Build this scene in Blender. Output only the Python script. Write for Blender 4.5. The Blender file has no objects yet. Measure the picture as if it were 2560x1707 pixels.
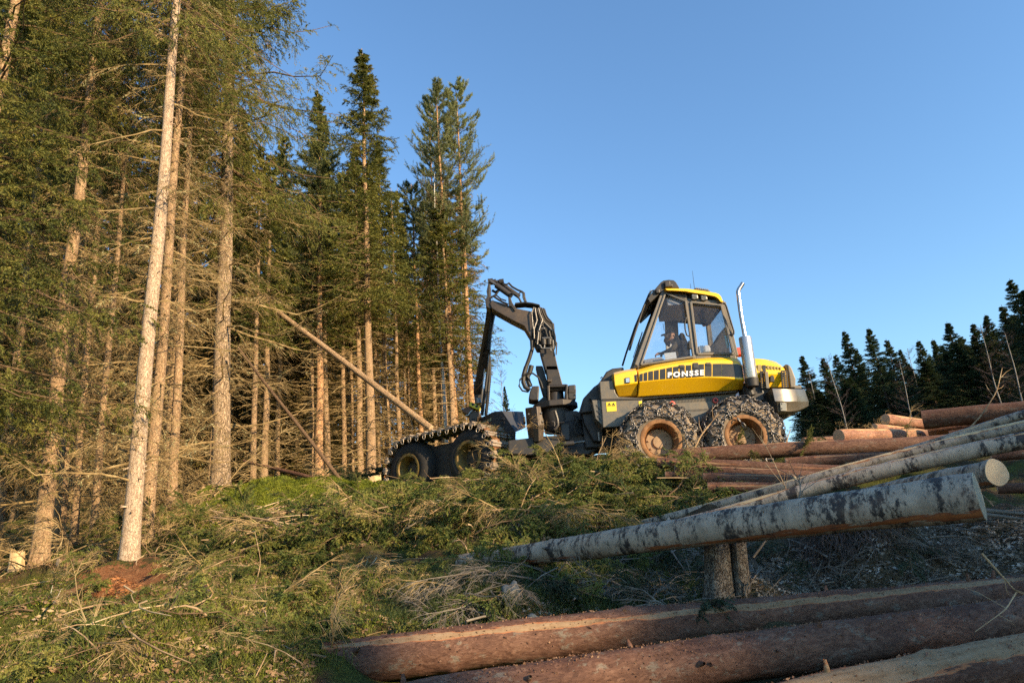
import bpy, math, random
import numpy as np
from mathutils import Vector, Matrix

SC = bpy.context.scene
COL = SC.collection
rad = math.radians
RS = np.random.RandomState

# ---------------------------------------------------------------- camera
PITCH, ROLL, FPX, CAMZ = rad(18.2), rad(5.0), 1707.0, 1.6
cam_d = bpy.data.cameras.new('camera')
cam_d.sensor_width = 36.0
cam_d.lens = 24.0
cam_d.clip_start = 0.05
cam_d.clip_end = 3000
cam = bpy.data.objects.new('camera', cam_d)
COL.objects.link(cam)
_f = Vector((0, math.cos(PITCH), math.sin(PITCH)))
_r0 = Vector((1, 0, 0)); _u0 = Vector((0, -math.sin(PITCH), math.cos(PITCH)))
_u = _u0 * math.cos(ROLL) + _r0 * math.sin(ROLL)
_r = _r0 * math.cos(ROLL) - _u0 * math.sin(ROLL)
M = Matrix(((_r.x, _u.x, -_f.x, 0), (_r.y, _u.y, -_f.y, 0), (_r.z, _u.z, -_f.z, CAMZ), (0, 0, 0, 1)))
cam.matrix_world = M
SC.camera = cam
FN, RN, UN = np.array(_f), np.array(_r), np.array(_u)

# ---------------------------------------------------------------- sun and sky
SUN_EL, SUN_AZ = rad(17.0), rad(128.0)          # azimuth clockwise from +Y
SUN_DIR = Vector((math.cos(SUN_EL) * math.sin(SUN_AZ), math.cos(SUN_EL) * math.cos(SUN_AZ), math.sin(SUN_EL)))
w = bpy.data.worlds.new('World'); SC.world = w; w.use_nodes = True
nt = w.node_tree; nt.nodes.clear()
sky = nt.nodes.new('ShaderNodeTexSky'); sky.sky_type = 'NISHITA'; sky.sun_disc = False
sky.sun_elevation = SUN_EL; sky.sun_rotation = SUN_AZ
sky.altitude = 300; sky.air_density = 1.4; sky.dust_density = 0.0; sky.ozone_density = 5.2
bg = nt.nodes.new('ShaderNodeBackground'); bg.inputs['Strength'].default_value = 0.15
wo = nt.nodes.new('ShaderNodeOutputWorld')
nt.links.new(sky.outputs[0], bg.inputs[0]); nt.links.new(bg.outputs[0], wo.inputs[0])
sun_d = bpy.data.lights.new('sun', 'SUN'); sun_d.energy = 5.0; sun_d.angle = rad(0.53); sun_d.color = (1.0, 0.76, 0.47)
sun = bpy.data.objects.new('sun', sun_d); COL.objects.link(sun)
sun.location = (60, -40, 60)
sun.rotation_euler = (-SUN_DIR).to_track_quat('-Z', 'Y').to_euler()
SC.view_settings.view_transform = 'Standard'
SC.view_settings.look = 'None'
SC.view_settings.exposure = 1.0
SC.view_settings.gamma = 1.0
SC.view_settings.use_curve_mapping = False
SC.render.engine = 'CYCLES'
cy = SC.cycles
cy.max_bounces = 5; cy.diffuse_bounces = 3; cy.glossy_bounces = 3; cy.transmission_bounces = 6; cy.transparent_max_bounces = 12
cy.caustics_reflective = False; cy.caustics_refractive = False
cy.use_adaptive_sampling = True; cy.adaptive_threshold = 0.015
cy.use_denoising = False

# ---------------------------------------------------------------- geometry of view: a photograph point -> a place at real depth
def at(px, py, Y):
    d = FN * FPX + RN * (px - 1280.0) - UN * (py - 853.5)
    t = Y / d[1]
    return np.array([d[0] * t, Y, CAMZ + d[2] * t])
def vat(vx, vy, Y): return at(vx * 1.08843, vy * 1.08843, Y)
def Z1(zx, zy, Y): return at(1500 + zx / 3.266, 680 + zy / 3.266, Y)
def Z2(zx, zy, Y): return at(940 + zx / 2.8, 680 + zy / 2.8, Y)
def Z5(zx, zy, Y): return at(1640 + zx / 2.529, 940 + zy / 2.529, Y)
def Z6(zx, zy, Y): return at(1180 + zx / 6.533, 680 + zy / 6.533, Y)
def Z7(zx, zy, Y): return at(1280 + zx / 6.532, 920 + zy / 6.532, Y)
def Z8(zx, zy, Y): return at(1130 + zx / 7.84, 940 + zy / 7.84, Y)
def Z9(zx, zy, Y): return at(1860 + zx / 7.84, 880 + zy / 7.84, Y)

# ---------------------------------------------------------------- terrain
_cp = [(0,1700,4.3),(400,1700,4.3),(800,1720,4.4),(1200,1760,4.2),(1500,1800,4.1),(2300,1780,4.1),(2560,1760,4.1),
       (400,1500,7.0),(100,1425,10.3),(320,1418,9.6),(560,1255,14.2),(370,1330,11.2),(700,1262,13.5),(920,1225,13.5),
       (850,1400,8.2),(1150,1335,9.0),(1200,1285,10.2),(1050,1245,12.2),(1400,1225,11.0),(1700,1180,11.8),(1900,1165,12.2),
       (1200,1480,6.6),(1500,1470,6.5),(1780,1485,6.3),(1800,1560,5.5),(2300,1440,6.0),(2500,1470,5.6),(2100,1340,7.2),
       (2300,1290,8.2),(2300,1150,11.5),(2100,1130,13.2),(2500,1100,13.5),(1500,1260,9.6),(600,1320,11.0)]
_cw = np.array([at(*c) for c in _cp])
_ex = np.array([(0,0,0.0),(9,0,-0.1),(-9,0,-0.1),(0,-15,-2.0),(-9,8,1.55),(-12,14,3.1),(-14,22,4.6),(9,8,1.75),(12,12,3.2),
                (0,18,4.2),(-6,22,4.75),(6,18,4.0),(12,20,4.3),(2.2,2.2,0.35),(-2.5,2.2,0.6)])
_C = np.vstack([_cw, _ex])
def _base(x, y):
    s = np.clip(y, -60, None)
    up = 0.05 + 0.215 * s
    lim = 4.6 + 0.035 * (s - 22)
    k = 1.2
    m = -np.log(np.exp(-(up) / k) + np.exp(-(lim) / k)) * k
    return m
_D = np.sqrt(((_C[:, None, :2] - _C[None, :, :2]) ** 2).sum(-1))
_SG = 2.6
_K = np.exp(-(_D / _SG) ** 2) + 0.06 * np.eye(len(_C))
_W = np.linalg.solve(_K, _C[:, 2] - _base(_C[:, 0], _C[:, 1]))
_rw = RS(5)
_wv = [(_rw.uniform(-1, 1, 2) / np.hypot(*_rw.uniform(-1, 1, 2) + 1e-3), l) for l in []]
_waves = []
for _l, _a, _n in ((3.1, .075, 7), (1.3, .04, 9), (0.6, .022, 10), (0.28, .011, 10)):
    for _i in range(_n):
        th = _rw.uniform(0, 2 * np.pi); kk = 2 * np.pi / (_l * _rw.uniform(.7, 1.4))
        _waves.append((kk * np.cos(th), kk * np.sin(th), _rw.uniform(0, 7), _a / np.sqrt(_n) * 1.7))
# mounds and hollows: (photo x, photo y, depth, radius, height)
_mounds = [(*at(720, 1230, 13.2)[:2], 1.1, .30), (*at(620, 1250, 13.0)[:2], .8, .22), (*at(880, 1225, 13.2)[:2], .8, .18), (*at(500, 1440, 8.4)[:2], .9, .10),
           (*at(200, 1520, 7.0)[:2], .8, .05), (*at(320, 1450, 9.0)[:2], .9, .05), (1.2, 16.2, 2.6, .5), (*at(2130, 1395, 6.9)[:2], .55, .30), (*at(1330, 1500, 6.3)[:2], .4, .12),
           (*at(600, 1330, 10.6)[:2], .6, -.25), (*at(1600, 1480, 6.6)[:2], .9, -.15), (*at(2000, 1450, 6.4)[:2], .5, -.1), (*at(1450, 1620, 4.7)[:2], .8, -.14), (*at(1950, 1590, 4.8)[:2], .9, -.20), (*at(1250, 1700, 4.3)[:2], .6, -.14), (*at(2450, 1600, 4.8)[:2], .8, -.16)]
def ground(x, y, rough=True):
    x = np.asarray(x, float); y = np.asarray(y, float)
    sh = x.shape; x = x.ravel(); y = y.ravel()
    z = _base(x, y)
    near = (np.abs(x) < 30) & (y > -30) & (y < 40)
    xn, yn = x[near], y[near]
    d2 = (xn[:, None] - _C[None, :, 0]) ** 2 + (yn[:, None] - _C[None, :, 1]) ** 2
    z[near] += np.exp(-d2 / _SG ** 2) @ _W
    for mx, my, r, h in _mounds:
        z += h * np.exp(-((x - mx) ** 2 + (y - my) ** 2) / r ** 2)
    if rough:
        for a, b, p, am in _waves:
            z += am * np.sin(a * x + b * y + p)
    # long swells far out
    far = np.clip((np.hypot(x, y) - 40) / 200, 0, 1)
    z += far * 4 * np.sin(x * .013 + 1.3) * np.cos(y * .011)
    return z.reshape(sh)
def gz(x, y): return float(ground(np.array([x]), np.array([y]))[0])

# ---------------------------------------------------------------- mesh helpers
def vnorm(v): return v / np.maximum(np.linalg.norm(v, axis=-1, keepdims=True), 1e-9)

def tubes(P, Rr, k=3, caps=False):
    """P (N,M,3) polylines, Rr (N,M) radii -> verts, quads"""
    P = np.asarray(P, float); Rr = np.asarray(Rr, float)
    N, Mm, _ = P.shape
    T = vnorm(np.gradient(P, axis=1))
    ref = np.zeros_like(T); ref[..., 2] = 1
    meanT = vnorm(P[:, -1] - P[:, 0])
    vert = np.abs(meanT[:, 2]) > .9
    ref[vert] = (1, 0, 0)
    A = vnorm(np.cross(T, ref)); B = np.cross(T, A)
    th = np.arange(k) * 2 * np.pi / k
    ring = A[:, :, None, :] * np.cos(th)[None, None, :, None] + B[:, :, None, :] * np.sin(th)[None, None, :, None]
    V = (P[:, :, None, :] + ring * Rr[:, :, None, None]).reshape(-1, 3)
    n = np.arange(N)[:, None, None] * Mm * k; m = np.arange(Mm - 1)[None, :, None] * k; j = np.arange(k)[None, None, :]; j2 = (j + 1) % k
    F = np.stack([n + m + j, n + m + j2, n + m + k + j2, n + m + k + j], -1).reshape(-1, 4)
    return V, F

def spikes(base, vec, width, rng):
    """single thin triangles: base (N,3), vec (N,3) tip offset, width (N,)"""
    N = len(base)
    r = rng.normal(size=(N, 3))
    s = vnorm(np.cross(vec, r)) * (np.asarray(width).reshape(-1, 1) * .5)
    V = np.stack([base - s, base + s, base + vec], 1).reshape(-1, 3)
    F = np.arange(3 * N).reshape(-1, 3)
    return V, F

def mesh_of(name, parts, smooth=False, sharp=None):
    """parts: list of (V, F[, material index])"""
    me = bpy.data.meshes.new(name)
    Vs, off, loops, starts, mi = [], 0, [], [], []
    ls = 0
    for p in parts:
        V, F = np.asarray(p[0], float), np.asarray(p[1])
        m = p[2] if len(p) > 2 else 0
        if len(F) == 0: continue
        Vs.append(V); loops.append((F + off).ravel())
        k = F.shape[1]
        starts.append(ls + np.arange(len(F)) * k); ls += F.size
        mi.append(np.full(len(F), m)); off += len(V)
    V = np.vstack(Vs); L = np.concatenate(loops); S = np.concatenate(starts); mi = np.concatenate(mi)
    me.vertices.add(len(V)); me.vertices.foreach_set('co', V.astype(np.float32).ravel())
    me.loops.add(len(L)); me.loops.foreach_set('vertex_index', L.astype(np.int32))
    me.polygons.add(len(S)); me.polygons.foreach_set('loop_start', S.astype(np.int32))
    me.polygons.foreach_set('material_index', mi.astype(np.int32))
    me.polygons.foreach_set('use_smooth', np.full(len(S), bool(smooth)))
    me.update(calc_edges=True)
    if smooth and sharp: me.set_sharp_from_angle(angle=rad(sharp))
    return me

def link(name, me, mats, parent=None):
    o = bpy.data.objects.new(name, me); COL.objects.link(o)
    if me is not None:
        if not me.materials:
            for m in (mats if isinstance(mats, (list, tuple)) else [mats]): me.materials.append(m)
    if parent is not None: o.parent = parent
    return o
def thing(name, label, cat, loc=(0, 0, 0), group=None):
    o = bpy.data.objects.new(name, None); COL.objects.link(o); o.location = [float(c) for c in loc]
    o.empty_display_size = .2
    o['label'] = label; o['category'] = cat
    if group: o['group'] = group
    return o
def tag(o, label=None, cat=None, group=None, kind=None):
    if label: o['label'] = label
    if cat: o['category'] = cat
    if group: o['group'] = group
    if kind: o['kind'] = kind
    return o

class G:
    """collects n-gon geometry in world coordinates and links it as ONE mesh object"""
    def __init__(s): s.v = []; s.f = []; s.m = []; s.cm = 0
    def add(s, V, F):
        o = len(s.v); s.v += [tuple(map(float, p)) for p in V]; s.f += [tuple(int(i) + o for i in f) for f in F]; s.m += [s.cm] * len(F); return s
    def mat(s, i): s.cm = i; return s
    def box(s, c, size, rot=None):
        c = np.array(c, float); h = np.array(size, float) / 2
        V = np.array([[x, y, z] for x in (-1, 1) for y in (-1, 1) for z in (-1, 1)]) * h
        if rot is not None: V = V @ np.array(rot).T
        return s.add(V + c, [(0, 1, 3, 2), (4, 6, 7, 5), (0, 4, 5, 1), (2, 3, 7, 6), (0, 2, 6, 4), (1, 5, 7, 3)])
    def bar(s, p0, p1, w, h, up=(0, 1, 0)):
        p0, p1 = np.array(p0, float), np.array(p1, float); d = vnorm(p1 - p0); up = np.array(up, float)
        a = vnorm(np.cross(d, up)); b = np.cross(a, d)
        Rm = np.stack([a, b, d], 1)
        return s.box((p0 + p1) / 2, (w, h, np.linalg.norm(p1 - p0)), Rm)
    def tube(s, pts, r, k=10, caps=True):
        P = np.array(pts, float)[None]; r = np.broadcast_to(np.asarray(r, float), (P.shape[1],))[None]
        V, F = tubes(P, r, k); n = len(V)
        F = [tuple(f) for f in F]
        if caps: F += [tuple(range(k))[::-1], tuple(range(n - k, n))]
        return s.add(V, F)
    def cyl(s, p0, p1, r0, r1=None, k=24, caps=True):
        r1 = r0 if r1 is None else r1
        return s.tube([p0, np.array(p0) * .5 + np.array(p1) * .5, p1], [r0, (r0 + r1) / 2, r1], k, caps)
    def rings(s, c, ax, prof, k=40, closed=False, start=(0, 0, 1)):
        """lathe: prof list of (radius, offset along ax)"""
        c = np.array(c, float); ax = vnorm(np.array(ax, float)); st = np.array(start, float) if abs(ax[2]) < .95 else np.array([1.0, 0, 0]); st = vnorm(st - ax * st.dot(ax)); bb = np.cross(ax, st)
        th = np.arange(k) * 2 * np.pi / k
        V = np.concatenate([c + ax * o + r * (np.cos(th)[:, None] * st + np.sin(th)[:, None] * bb) for r, o in prof])
        F = []
        n = len(prof)
        for i in range(n - 1 + (1 if closed else 0)):
            a, b = i * k, ((i + 1) % n) * k
            F += [(a + j, a + (j + 1) % k, b + (j + 1) % k, b + j) for j in range(k)]
        if not closed: F += [tuple(range(k))[::-1], tuple(range((n - 1) * k, n * k))]
        return s.add(V, F)
    def prism(s, poly, off):
        """poly: list of 3-D points (planar); extruded by the vector off"""
        P = np.array(poly, float); n = len(P); V = np.vstack([P, P + np.array(off, float)])
        return s.add(V, [tuple(range(n)), tuple(range(2 * n - 1, n - 1, -1))] + [(i, n + i, n + (i + 1) % n, (i + 1) % n) for i in range(n)])
    def loft(s, rows, caps=True, wrap=False):
        Rw = [np.array(r, float) for r in rows]; n = len(Rw[0]); V = np.vstack(Rw); F = []
        m = len(Rw)
        for i in range(m - 1 + (1 if wrap else 0)):
            a, b = i * n, ((i + 1) % m) * n
            F += [(a + j, a + j + 1, b + j + 1, b + j) for j in range(n - 1)]
        if caps and wrap: F += [tuple(i * n for i in range(m)), tuple(i * n + n - 1 for i in range(m))[::-1]]
        return s.add(V, F)
    def build(s, name, mats, parent=None, smooth=False, bevel=0, seg=2, origin=None, sharp=32, root=None):
        V = np.array(s.v)
        o0 = np.zeros(3)
        rt = root
        if rt is None and parent is not None:
            rt = parent
            while rt.parent is not None: rt = rt.parent
        if rt is not None: o0 = np.array(rt.location)
        elif origin is not None: o0 = np.array(origin, float)
        me = bpy.data.meshes.new(name); me.from_pydata([tuple(p) for p in (V - o0)], [], s.f)
        for i, m in enumerate(s.m): me.polygons[i].material_index = m
        me.update()
        import bmesh
        bm = bmesh.new(); bm.from_mesh(me); bmesh.ops.recalc_face_normals(bm, faces=bm.faces); bm.to_mesh(me); bm.free()
        if smooth:
            me.polygons.foreach_set('use_smooth', [True] * len(me.polygons)); me.set_sharp_from_angle(angle=rad(sharp))
        o = link(name, me, mats, parent)
        if parent is None: o.location = o0
        if bevel:
            b = o.modifiers.new('bevel', 'BEVEL'); b.width = bevel; b.segments = seg; b.limit_method = 'ANGLE'; b.angle_limit = rad(32); b.harden_normals = False
        return o

# ---------------------------------------------------------------- materials
def _newmat(name):
    m = bpy.data.materials.new(name); m.use_nodes = True
    t = m.node_tree; t.nodes.clear()
    o = t.nodes.new('ShaderNodeOutputMaterial'); p = t.nodes.new('ShaderNodeBsdfPrincipled'); t.links.new(p.outputs[0], o.inputs[0])
    return m, t, p
def N(t, kind, **kw):
    n = t.nodes.new(kind)
    for k, v in kw.items():
        if k.startswith('i_'): n.inputs[k[2:].replace('_', ' ')].default_value = v
        else: setattr(n, k, v)
    return n
def ramp(t, fac, stops):
    r = t.nodes.new('ShaderNodeValToRGB'); t.links.new(fac, r.inputs[0])
    e = r.color_ramp.elements
    while len(e) < len(stops): e.new(.5)
    for el, (p, c) in zip(e, stops):
        el.position = p; el.color = (*c, 1) if len(c) == 3 else c
    return r
def coords(t, scale=(1, 1, 1), kind='Object'):
    c = t.nodes.new('ShaderNodeTexCoord'); m = t.nodes.new('ShaderNodeMapping'); m.inputs['Scale'].default_value = scale
    t.links.new(c.outputs[kind], m.inputs[0]); return m.outputs[0]
def noise(t, vec, scale, detail=4, rough=.6, dist=0):
    n = t.nodes.new('ShaderNodeTexNoise'); n.inputs['Scale'].default_value = scale; n.inputs['Detail'].default_value = detail
    n.inputs['Roughness'].default_value = rough; n.inputs['Distortion'].default_value = dist
    if vec is not None: t.links.new(vec, n.inputs['Vector'])
    return n.outputs['Fac']
def mix(t, fac, a, b, blend='MIX'):
    m = t.nodes.new('ShaderNodeMix'); m.data_type = 'RGBA'; m.blend_type = blend
    for sock, val in ((m.inputs[0], fac), (m.inputs[6], a), (m.inputs[7], b)):
        if hasattr(val, 'links') or hasattr(val, 'is_linked'): t.links.new(val, sock)
        elif isinstance(val, (int, float)): sock.default_value = val
        else: sock.default_value = (*val, 1) if len(val) == 3 else val
    return m.outputs[2]
def math_(t, op, a, b=None, clamp=False):
    m = t.nodes.new('ShaderNodeMath'); m.operation = op; m.use_clamp = clamp
    for i, v in enumerate((a, b)):
        if v is None: continue
        if isinstance(v, (int, float)): m.inputs[i].default_value = v
        else: t.links.new(v, m.inputs[i])
    return m.outputs[0]
def bump(t, p, h, strength=.4, dist=.02):
    b = t.nodes.new('ShaderNodeBump'); b.inputs['Strength'].default_value = strength; b.inputs['Distance'].default_value = dist
    t.links.new(h, b.inputs['Height']); t.links.new(b.outputs[0], p.inputs['Normal']); return b

def paint(name, col, rough=.4, dirt=(.11, .08, .05), damt=.35, metallic=0.0, dscale=3.0, bmp=.08, coat=0):
    m, t, p = _newmat(name)
    v = coords(t); n1 = noise(t, v, dscale, 8, .7); n2 = noise(t, v, 28, 5, .7)
    f = math_(t, 'MULTIPLY', ramp(t, n1, [(.42, (0,) * 3), (.75, (1,) * 3)]).outputs[0], damt)
    f2 = math_(t, 'MULTIPLY', ramp(t, n2, [(.5, (0,) * 3), (.8, (1,) * 3)]).outputs[0], damt * .8)
    ff = math_(t, 'ADD', f, f2, True)
    t.links.new(mix(t, ff, col, dirt), p.inputs['Base Color'])
    rr = math_(t, 'ADD', math_(t, 'MULTIPLY', ff, .45), rough, True); t.links.new(rr, p.inputs['Roughness'])
    p.inputs['Metallic'].default_value = metallic
    if coat: p.inputs['Coat Weight'].default_value = coat
    if bmp: bump(t, p, n2, bmp, .01)
    return m

def twotone(name, c1, c2, scale, rough=.8, bmp=.5, bdist=.02, c3=None, sc=(1, 1, 1), lo=.35, hi=.65, kind='Object', detail=6):
    m, t, p = _newmat(name)
    v = coords(t, sc, kind); n1 = noise(t, v, scale, detail, .65)
    st = [(lo, c1), (hi, c2)] if c3 is None else [(lo, c1), ((lo + hi) / 2, c2), (hi, c3)]
    t.links.new(ramp(t, n1, st).outputs[0], p.inputs['Base Color'])
    p.inputs['Roughness'].default_value = rough
    p.inputs['Specular IOR Level'].default_value = .25
    if bmp: bump(t, p, noise(t, v, scale * 3, 6, .7), bmp, bdist)
    return m

def foliage_mat(name, cols, scale=1.2, transl=.34, fine=14):
    m, t, p = _newmat(name)
    g = t.nodes.new('ShaderNodeNewGeometry')
    n1 = noise(t, g.outputs['Position'], scale, 3, .6); n2 = noise(t, g.outputs['Position'], fine, 2, .6)
    f = math_(t, 'ADD', math_(t, 'MULTIPLY', n1, .55), math_(t, 'MULTIPLY', n2, .45))
    r = ramp(t, f, [(.36 + .28 * i / (len(cols) - 1), c) for i, c in enumerate(cols)])
    oi = t.nodes.new('ShaderNodeObjectInfo')
    vv = math_(t, 'ADD', math_(t, 'MULTIPLY', oi.outputs['Random'], .35), .82)
    hs = t.nodes.new('ShaderNodeHueSaturation'); t.links.new(r.outputs[0], hs.inputs['Color']); t.links.new(vv, hs.inputs['Value'])
    t.links.new(hs.outputs[0], p.inputs['Base Color'])
    p.inputs['Roughness'].default_value = .65; p.inputs['Specular IOR Level'].default_value = .3
    if transl:
        tr = t.nodes.new('ShaderNodeBsdfTranslucent'); t.links.new(hs.outputs[0], tr.inputs[0])
        mx = t.nodes.new('ShaderNodeMixShader'); mx.inputs[0].default_value = transl
        out = [n for n in t.nodes if n.type == 'OUTPUT_MATERIAL'][0]
        t.links.new(p.outputs[0], mx.inputs[1]); t.links.new(tr.outputs[0], mx.inputs[2]); t.links.new(mx.outputs[0], out.inputs[0])
    return m

def bark_mat(name, cols, plate=9.0, zs=.35, bmp=.8, bd=.02, lichen=None, lam=.5):
    """cols: dark crack colour, plate colour, bright plate colour"""
    m, t, p = _newmat(name)
    v = coords(t, (1, 1, zs)); n0 = noise(t, v, plate * .4, 4, .6)
    vo = t.nodes.new('ShaderNodeTexVoronoi'); vo.feature = 'DISTANCE_TO_EDGE'; vo.inputs['Scale'].default_value = plate
    wv = t.nodes.new('ShaderNodeVectorMath'); wv.operation = 'ADD'
    nn = t.nodes.new('ShaderNodeTexNoise'); nn.inputs['Scale'].default_value = plate * 1.5; t.links.new(v, nn.inputs['Vector'])
    sc = t.nodes.new('ShaderNodeVectorMath'); sc.operation = 'SCALE'; sc.inputs['Scale'].default_value = .12; t.links.new(nn.outputs['Color'], sc.inputs[0])
    t.links.new(v, wv.inputs[0]); t.links.new(sc.outputs[0], wv.inputs[1]); t.links.new(wv.outputs[0], vo.inputs['Vector'])
    edge = ramp(t, vo.outputs[0], [(.0, (0,) * 3), (.12, (1,) * 3)]).outputs[0]
    pl = ramp(t, math_(t, 'ADD', math_(t, 'MULTIPLY', n0, .6), math_(t, 'MULTIPLY', noise(t, v, plate * 5, 4, .7), .4)), [(.35, cols[1]), (.65, cols[2])]).outputs[0]
    c = mix(t, edge, cols[0], pl)
    if lichen is not None:
        nl = noise(t, v, plate * 1.1, 6, .75)
        c = mix(t, math_(t, 'MULTIPLY', ramp(t, nl, [(.54, (0,) * 3), (.62, (1,) * 3)]).outputs[0], lam), c, lichen)
    t.links.new(c, p.inputs['Base Color']); p.inputs['Roughness'].default_value = .85; p.inputs['Specular IOR Level'].default_value = .2
    h = math_(t, 'ADD', edge, math_(t, 'MULTIPLY', noise(t, v, plate * 4, 6, .7), .8))
    bump(t, p, h, bmp, bd)
    return m

def log_bark(name, dark, mid, light, lich=(.22, .22, .17), scale=1.0, bmp=.55):
    m, t, p = _newmat(name)
    v = coords(t, (1, 1, .55)); nd = t.nodes.new('ShaderNodeTexNoise'); nd.inputs['Scale'].default_value = 9 * scale; nd.inputs['Detail'].default_value = 4; t.links.new(v, nd.inputs['Vector'])
    sc = t.nodes.new('ShaderNodeVectorMath'); sc.operation = 'SCALE'; sc.inputs['Scale'].default_value = .16 / scale; t.links.new(nd.outputs['Color'], sc.inputs[0])
    ad = t.nodes.new('ShaderNodeVectorMath'); ad.operation = 'ADD'; t.links.new(v, ad.inputs[0]); t.links.new(sc.outputs[0], ad.inputs[1])
    vo = t.nodes.new('ShaderNodeTexVoronoi'); vo.inputs['Scale'].default_value = 58 * scale; t.links.new(ad.outputs[0], vo.inputs['Vector'])
    sp_ = t.nodes.new('ShaderNodeSeparateColor'); t.links.new(vo.outputs['Color'], sp_.inputs[0])
    nb = noise(t, v, 3.2 * scale, 5, .65); nf = noise(t, coords(t, (1, 1, .35)), 70 * scale, 5, .75)
    f = math_(t, 'ADD', math_(t, 'ADD', math_(t, 'MULTIPLY', sp_.outputs[0], .12), math_(t, 'MULTIPLY', nb, .50)), math_(t, 'MULTIPLY', nf, .42))
    c = ramp(t, f, [(.30, dark), (.50, mid), (.72, light)]).outputs[0]
    c = mix(t, math_(t, 'MULTIPLY', ramp(t, noise(t, v, 13, 6, .75), [(.57, (0,) * 3), (.63, (1,) * 3)]).outputs[0], .45), c, lich)
    t.links.new(c, p.inputs['Base Color']); p.inputs['Roughness'].default_value = .75; p.inputs['Specular IOR Level'].default_value = .25
    bump(t, p, math_(t, 'ADD', math_(t, 'MULTIPLY', sp_.outputs[0], .6), math_(t, 'MULTIPLY', nb, 1.2)), .8, .03)
    return m

def add_strips(m, strips, wood=(.62, .47, .29), inner=(.33, .13, .055), seed=0.0, zc=.9, patch=None):
    """harvester feed-roller scars: strips = [(angle, half width, threshold bias)] round a log whose length is local Z"""
    t = m.node_tree; p = [n for n in t.nodes if n.type == 'BSDF_PRINCIPLED'][0]
    old = p.inputs['Base Color'].links[0].from_socket
    tc = t.nodes.new('ShaderNodeTexCoord'); sx = t.nodes.new('ShaderNodeSeparateXYZ'); t.links.new(tc.outputs['Object'], sx.inputs[0])
    ang = math_(t, 'ARCTAN2', sx.outputs[1], sx.outputs[0])
    c = old; cover = None
    mz = t.nodes.new('ShaderNodeMapping'); mz.inputs['Scale'].default_value = (6, 6, zc); mz.inputs['Location'].default_value = (seed, seed * 2, seed * 3)
    t.links.new(tc.outputs['Object'], mz.inputs[0])
    nn = noise(t, mz.outputs[0], 1.0, 5, .7); nf = noise(t, mz.outputs[0], 5.0, 4, .7)
    mt_ = t.nodes.new('ShaderNodeMapping'); mt_.inputs['Scale'].default_value = (12, 12, 34); t.links.new(tc.outputs['Object'], mt_.inputs[0]); nt_ = noise(t, mt_.outputs[0], 1.0, 5, .75)
    for a, hw, bias in strips:
        d = math_(t, 'ABSOLUTE', math_(t, 'SUBTRACT', ang, a))
        e = math_(t, 'ADD', math_(t, 'SUBTRACT', 1.0, math_(t, 'DIVIDE', d, hw)), math_(t, 'ADD', math_(t, 'MULTIPLY', math_(t, 'SUBTRACT', nn, .5), 4.5), bias))
        e = math_(t, 'ADD', e, math_(t, 'MULTIPLY', math_(t, 'SUBTRACT', nf, .5), .8))
        k1 = ramp(t, e, [(.42, (0,) * 3), (.5, (1,) * 3)]).outputs[0]
        k2 = ramp(t, e, [(.58, (0,) * 3), (.7, (1,) * 3)]).outputs[0]
        c = mix(t, k1, c, inner); c = mix(t, k2, c, ramp(t, math_(t, 'ADD', math_(t, 'MULTIPLY', nf, .6), math_(t, 'MULTIPLY', nt_, .4)), [(.32, (wood[0] * .45, wood[1] * .36, wood[2] * .28)), (.48, (wood[0] * .85, wood[1] * .78, wood[2] * .7)), (.62, wood)]).outputs[0])
        cover = k1 if cover is None else math_(t, 'MAXIMUM', cover, k1)
    if patch is not None:
        mp = t.nodes.new('ShaderNodeMapping'); mp.inputs['Scale'].default_value = (3.5, 3.5, 1.4); mp.inputs['Location'].default_value = (seed + 3, 1, 2)
        t.links.new(tc.outputs['Object'], mp.inputs[0]); np_ = noise(t, mp.outputs[0], 1.6, 5, .65)
        c = mix(t, ramp(t, np_, [(patch, (0,) * 3), (patch + .03, (1,) * 3)]).outputs[0], c, inner)
        c = mix(t, ramp(t, np_, [(patch + .08, (0,) * 3), (patch + .10, (1,) * 3)]).outputs[0], c, wood)
    for b_ in [n for n in t.nodes if n.type == 'BUMP']:
        if cover is not None: t.links.new(math_(t, 'MULTIPLY', math_(t, 'SUBTRACT', 1.0, cover, True), b_.inputs['Strength'].default_value), b_.inputs['Strength'])
    t.links.new(c, p.inputs['Base Color'])
    return m

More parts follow.
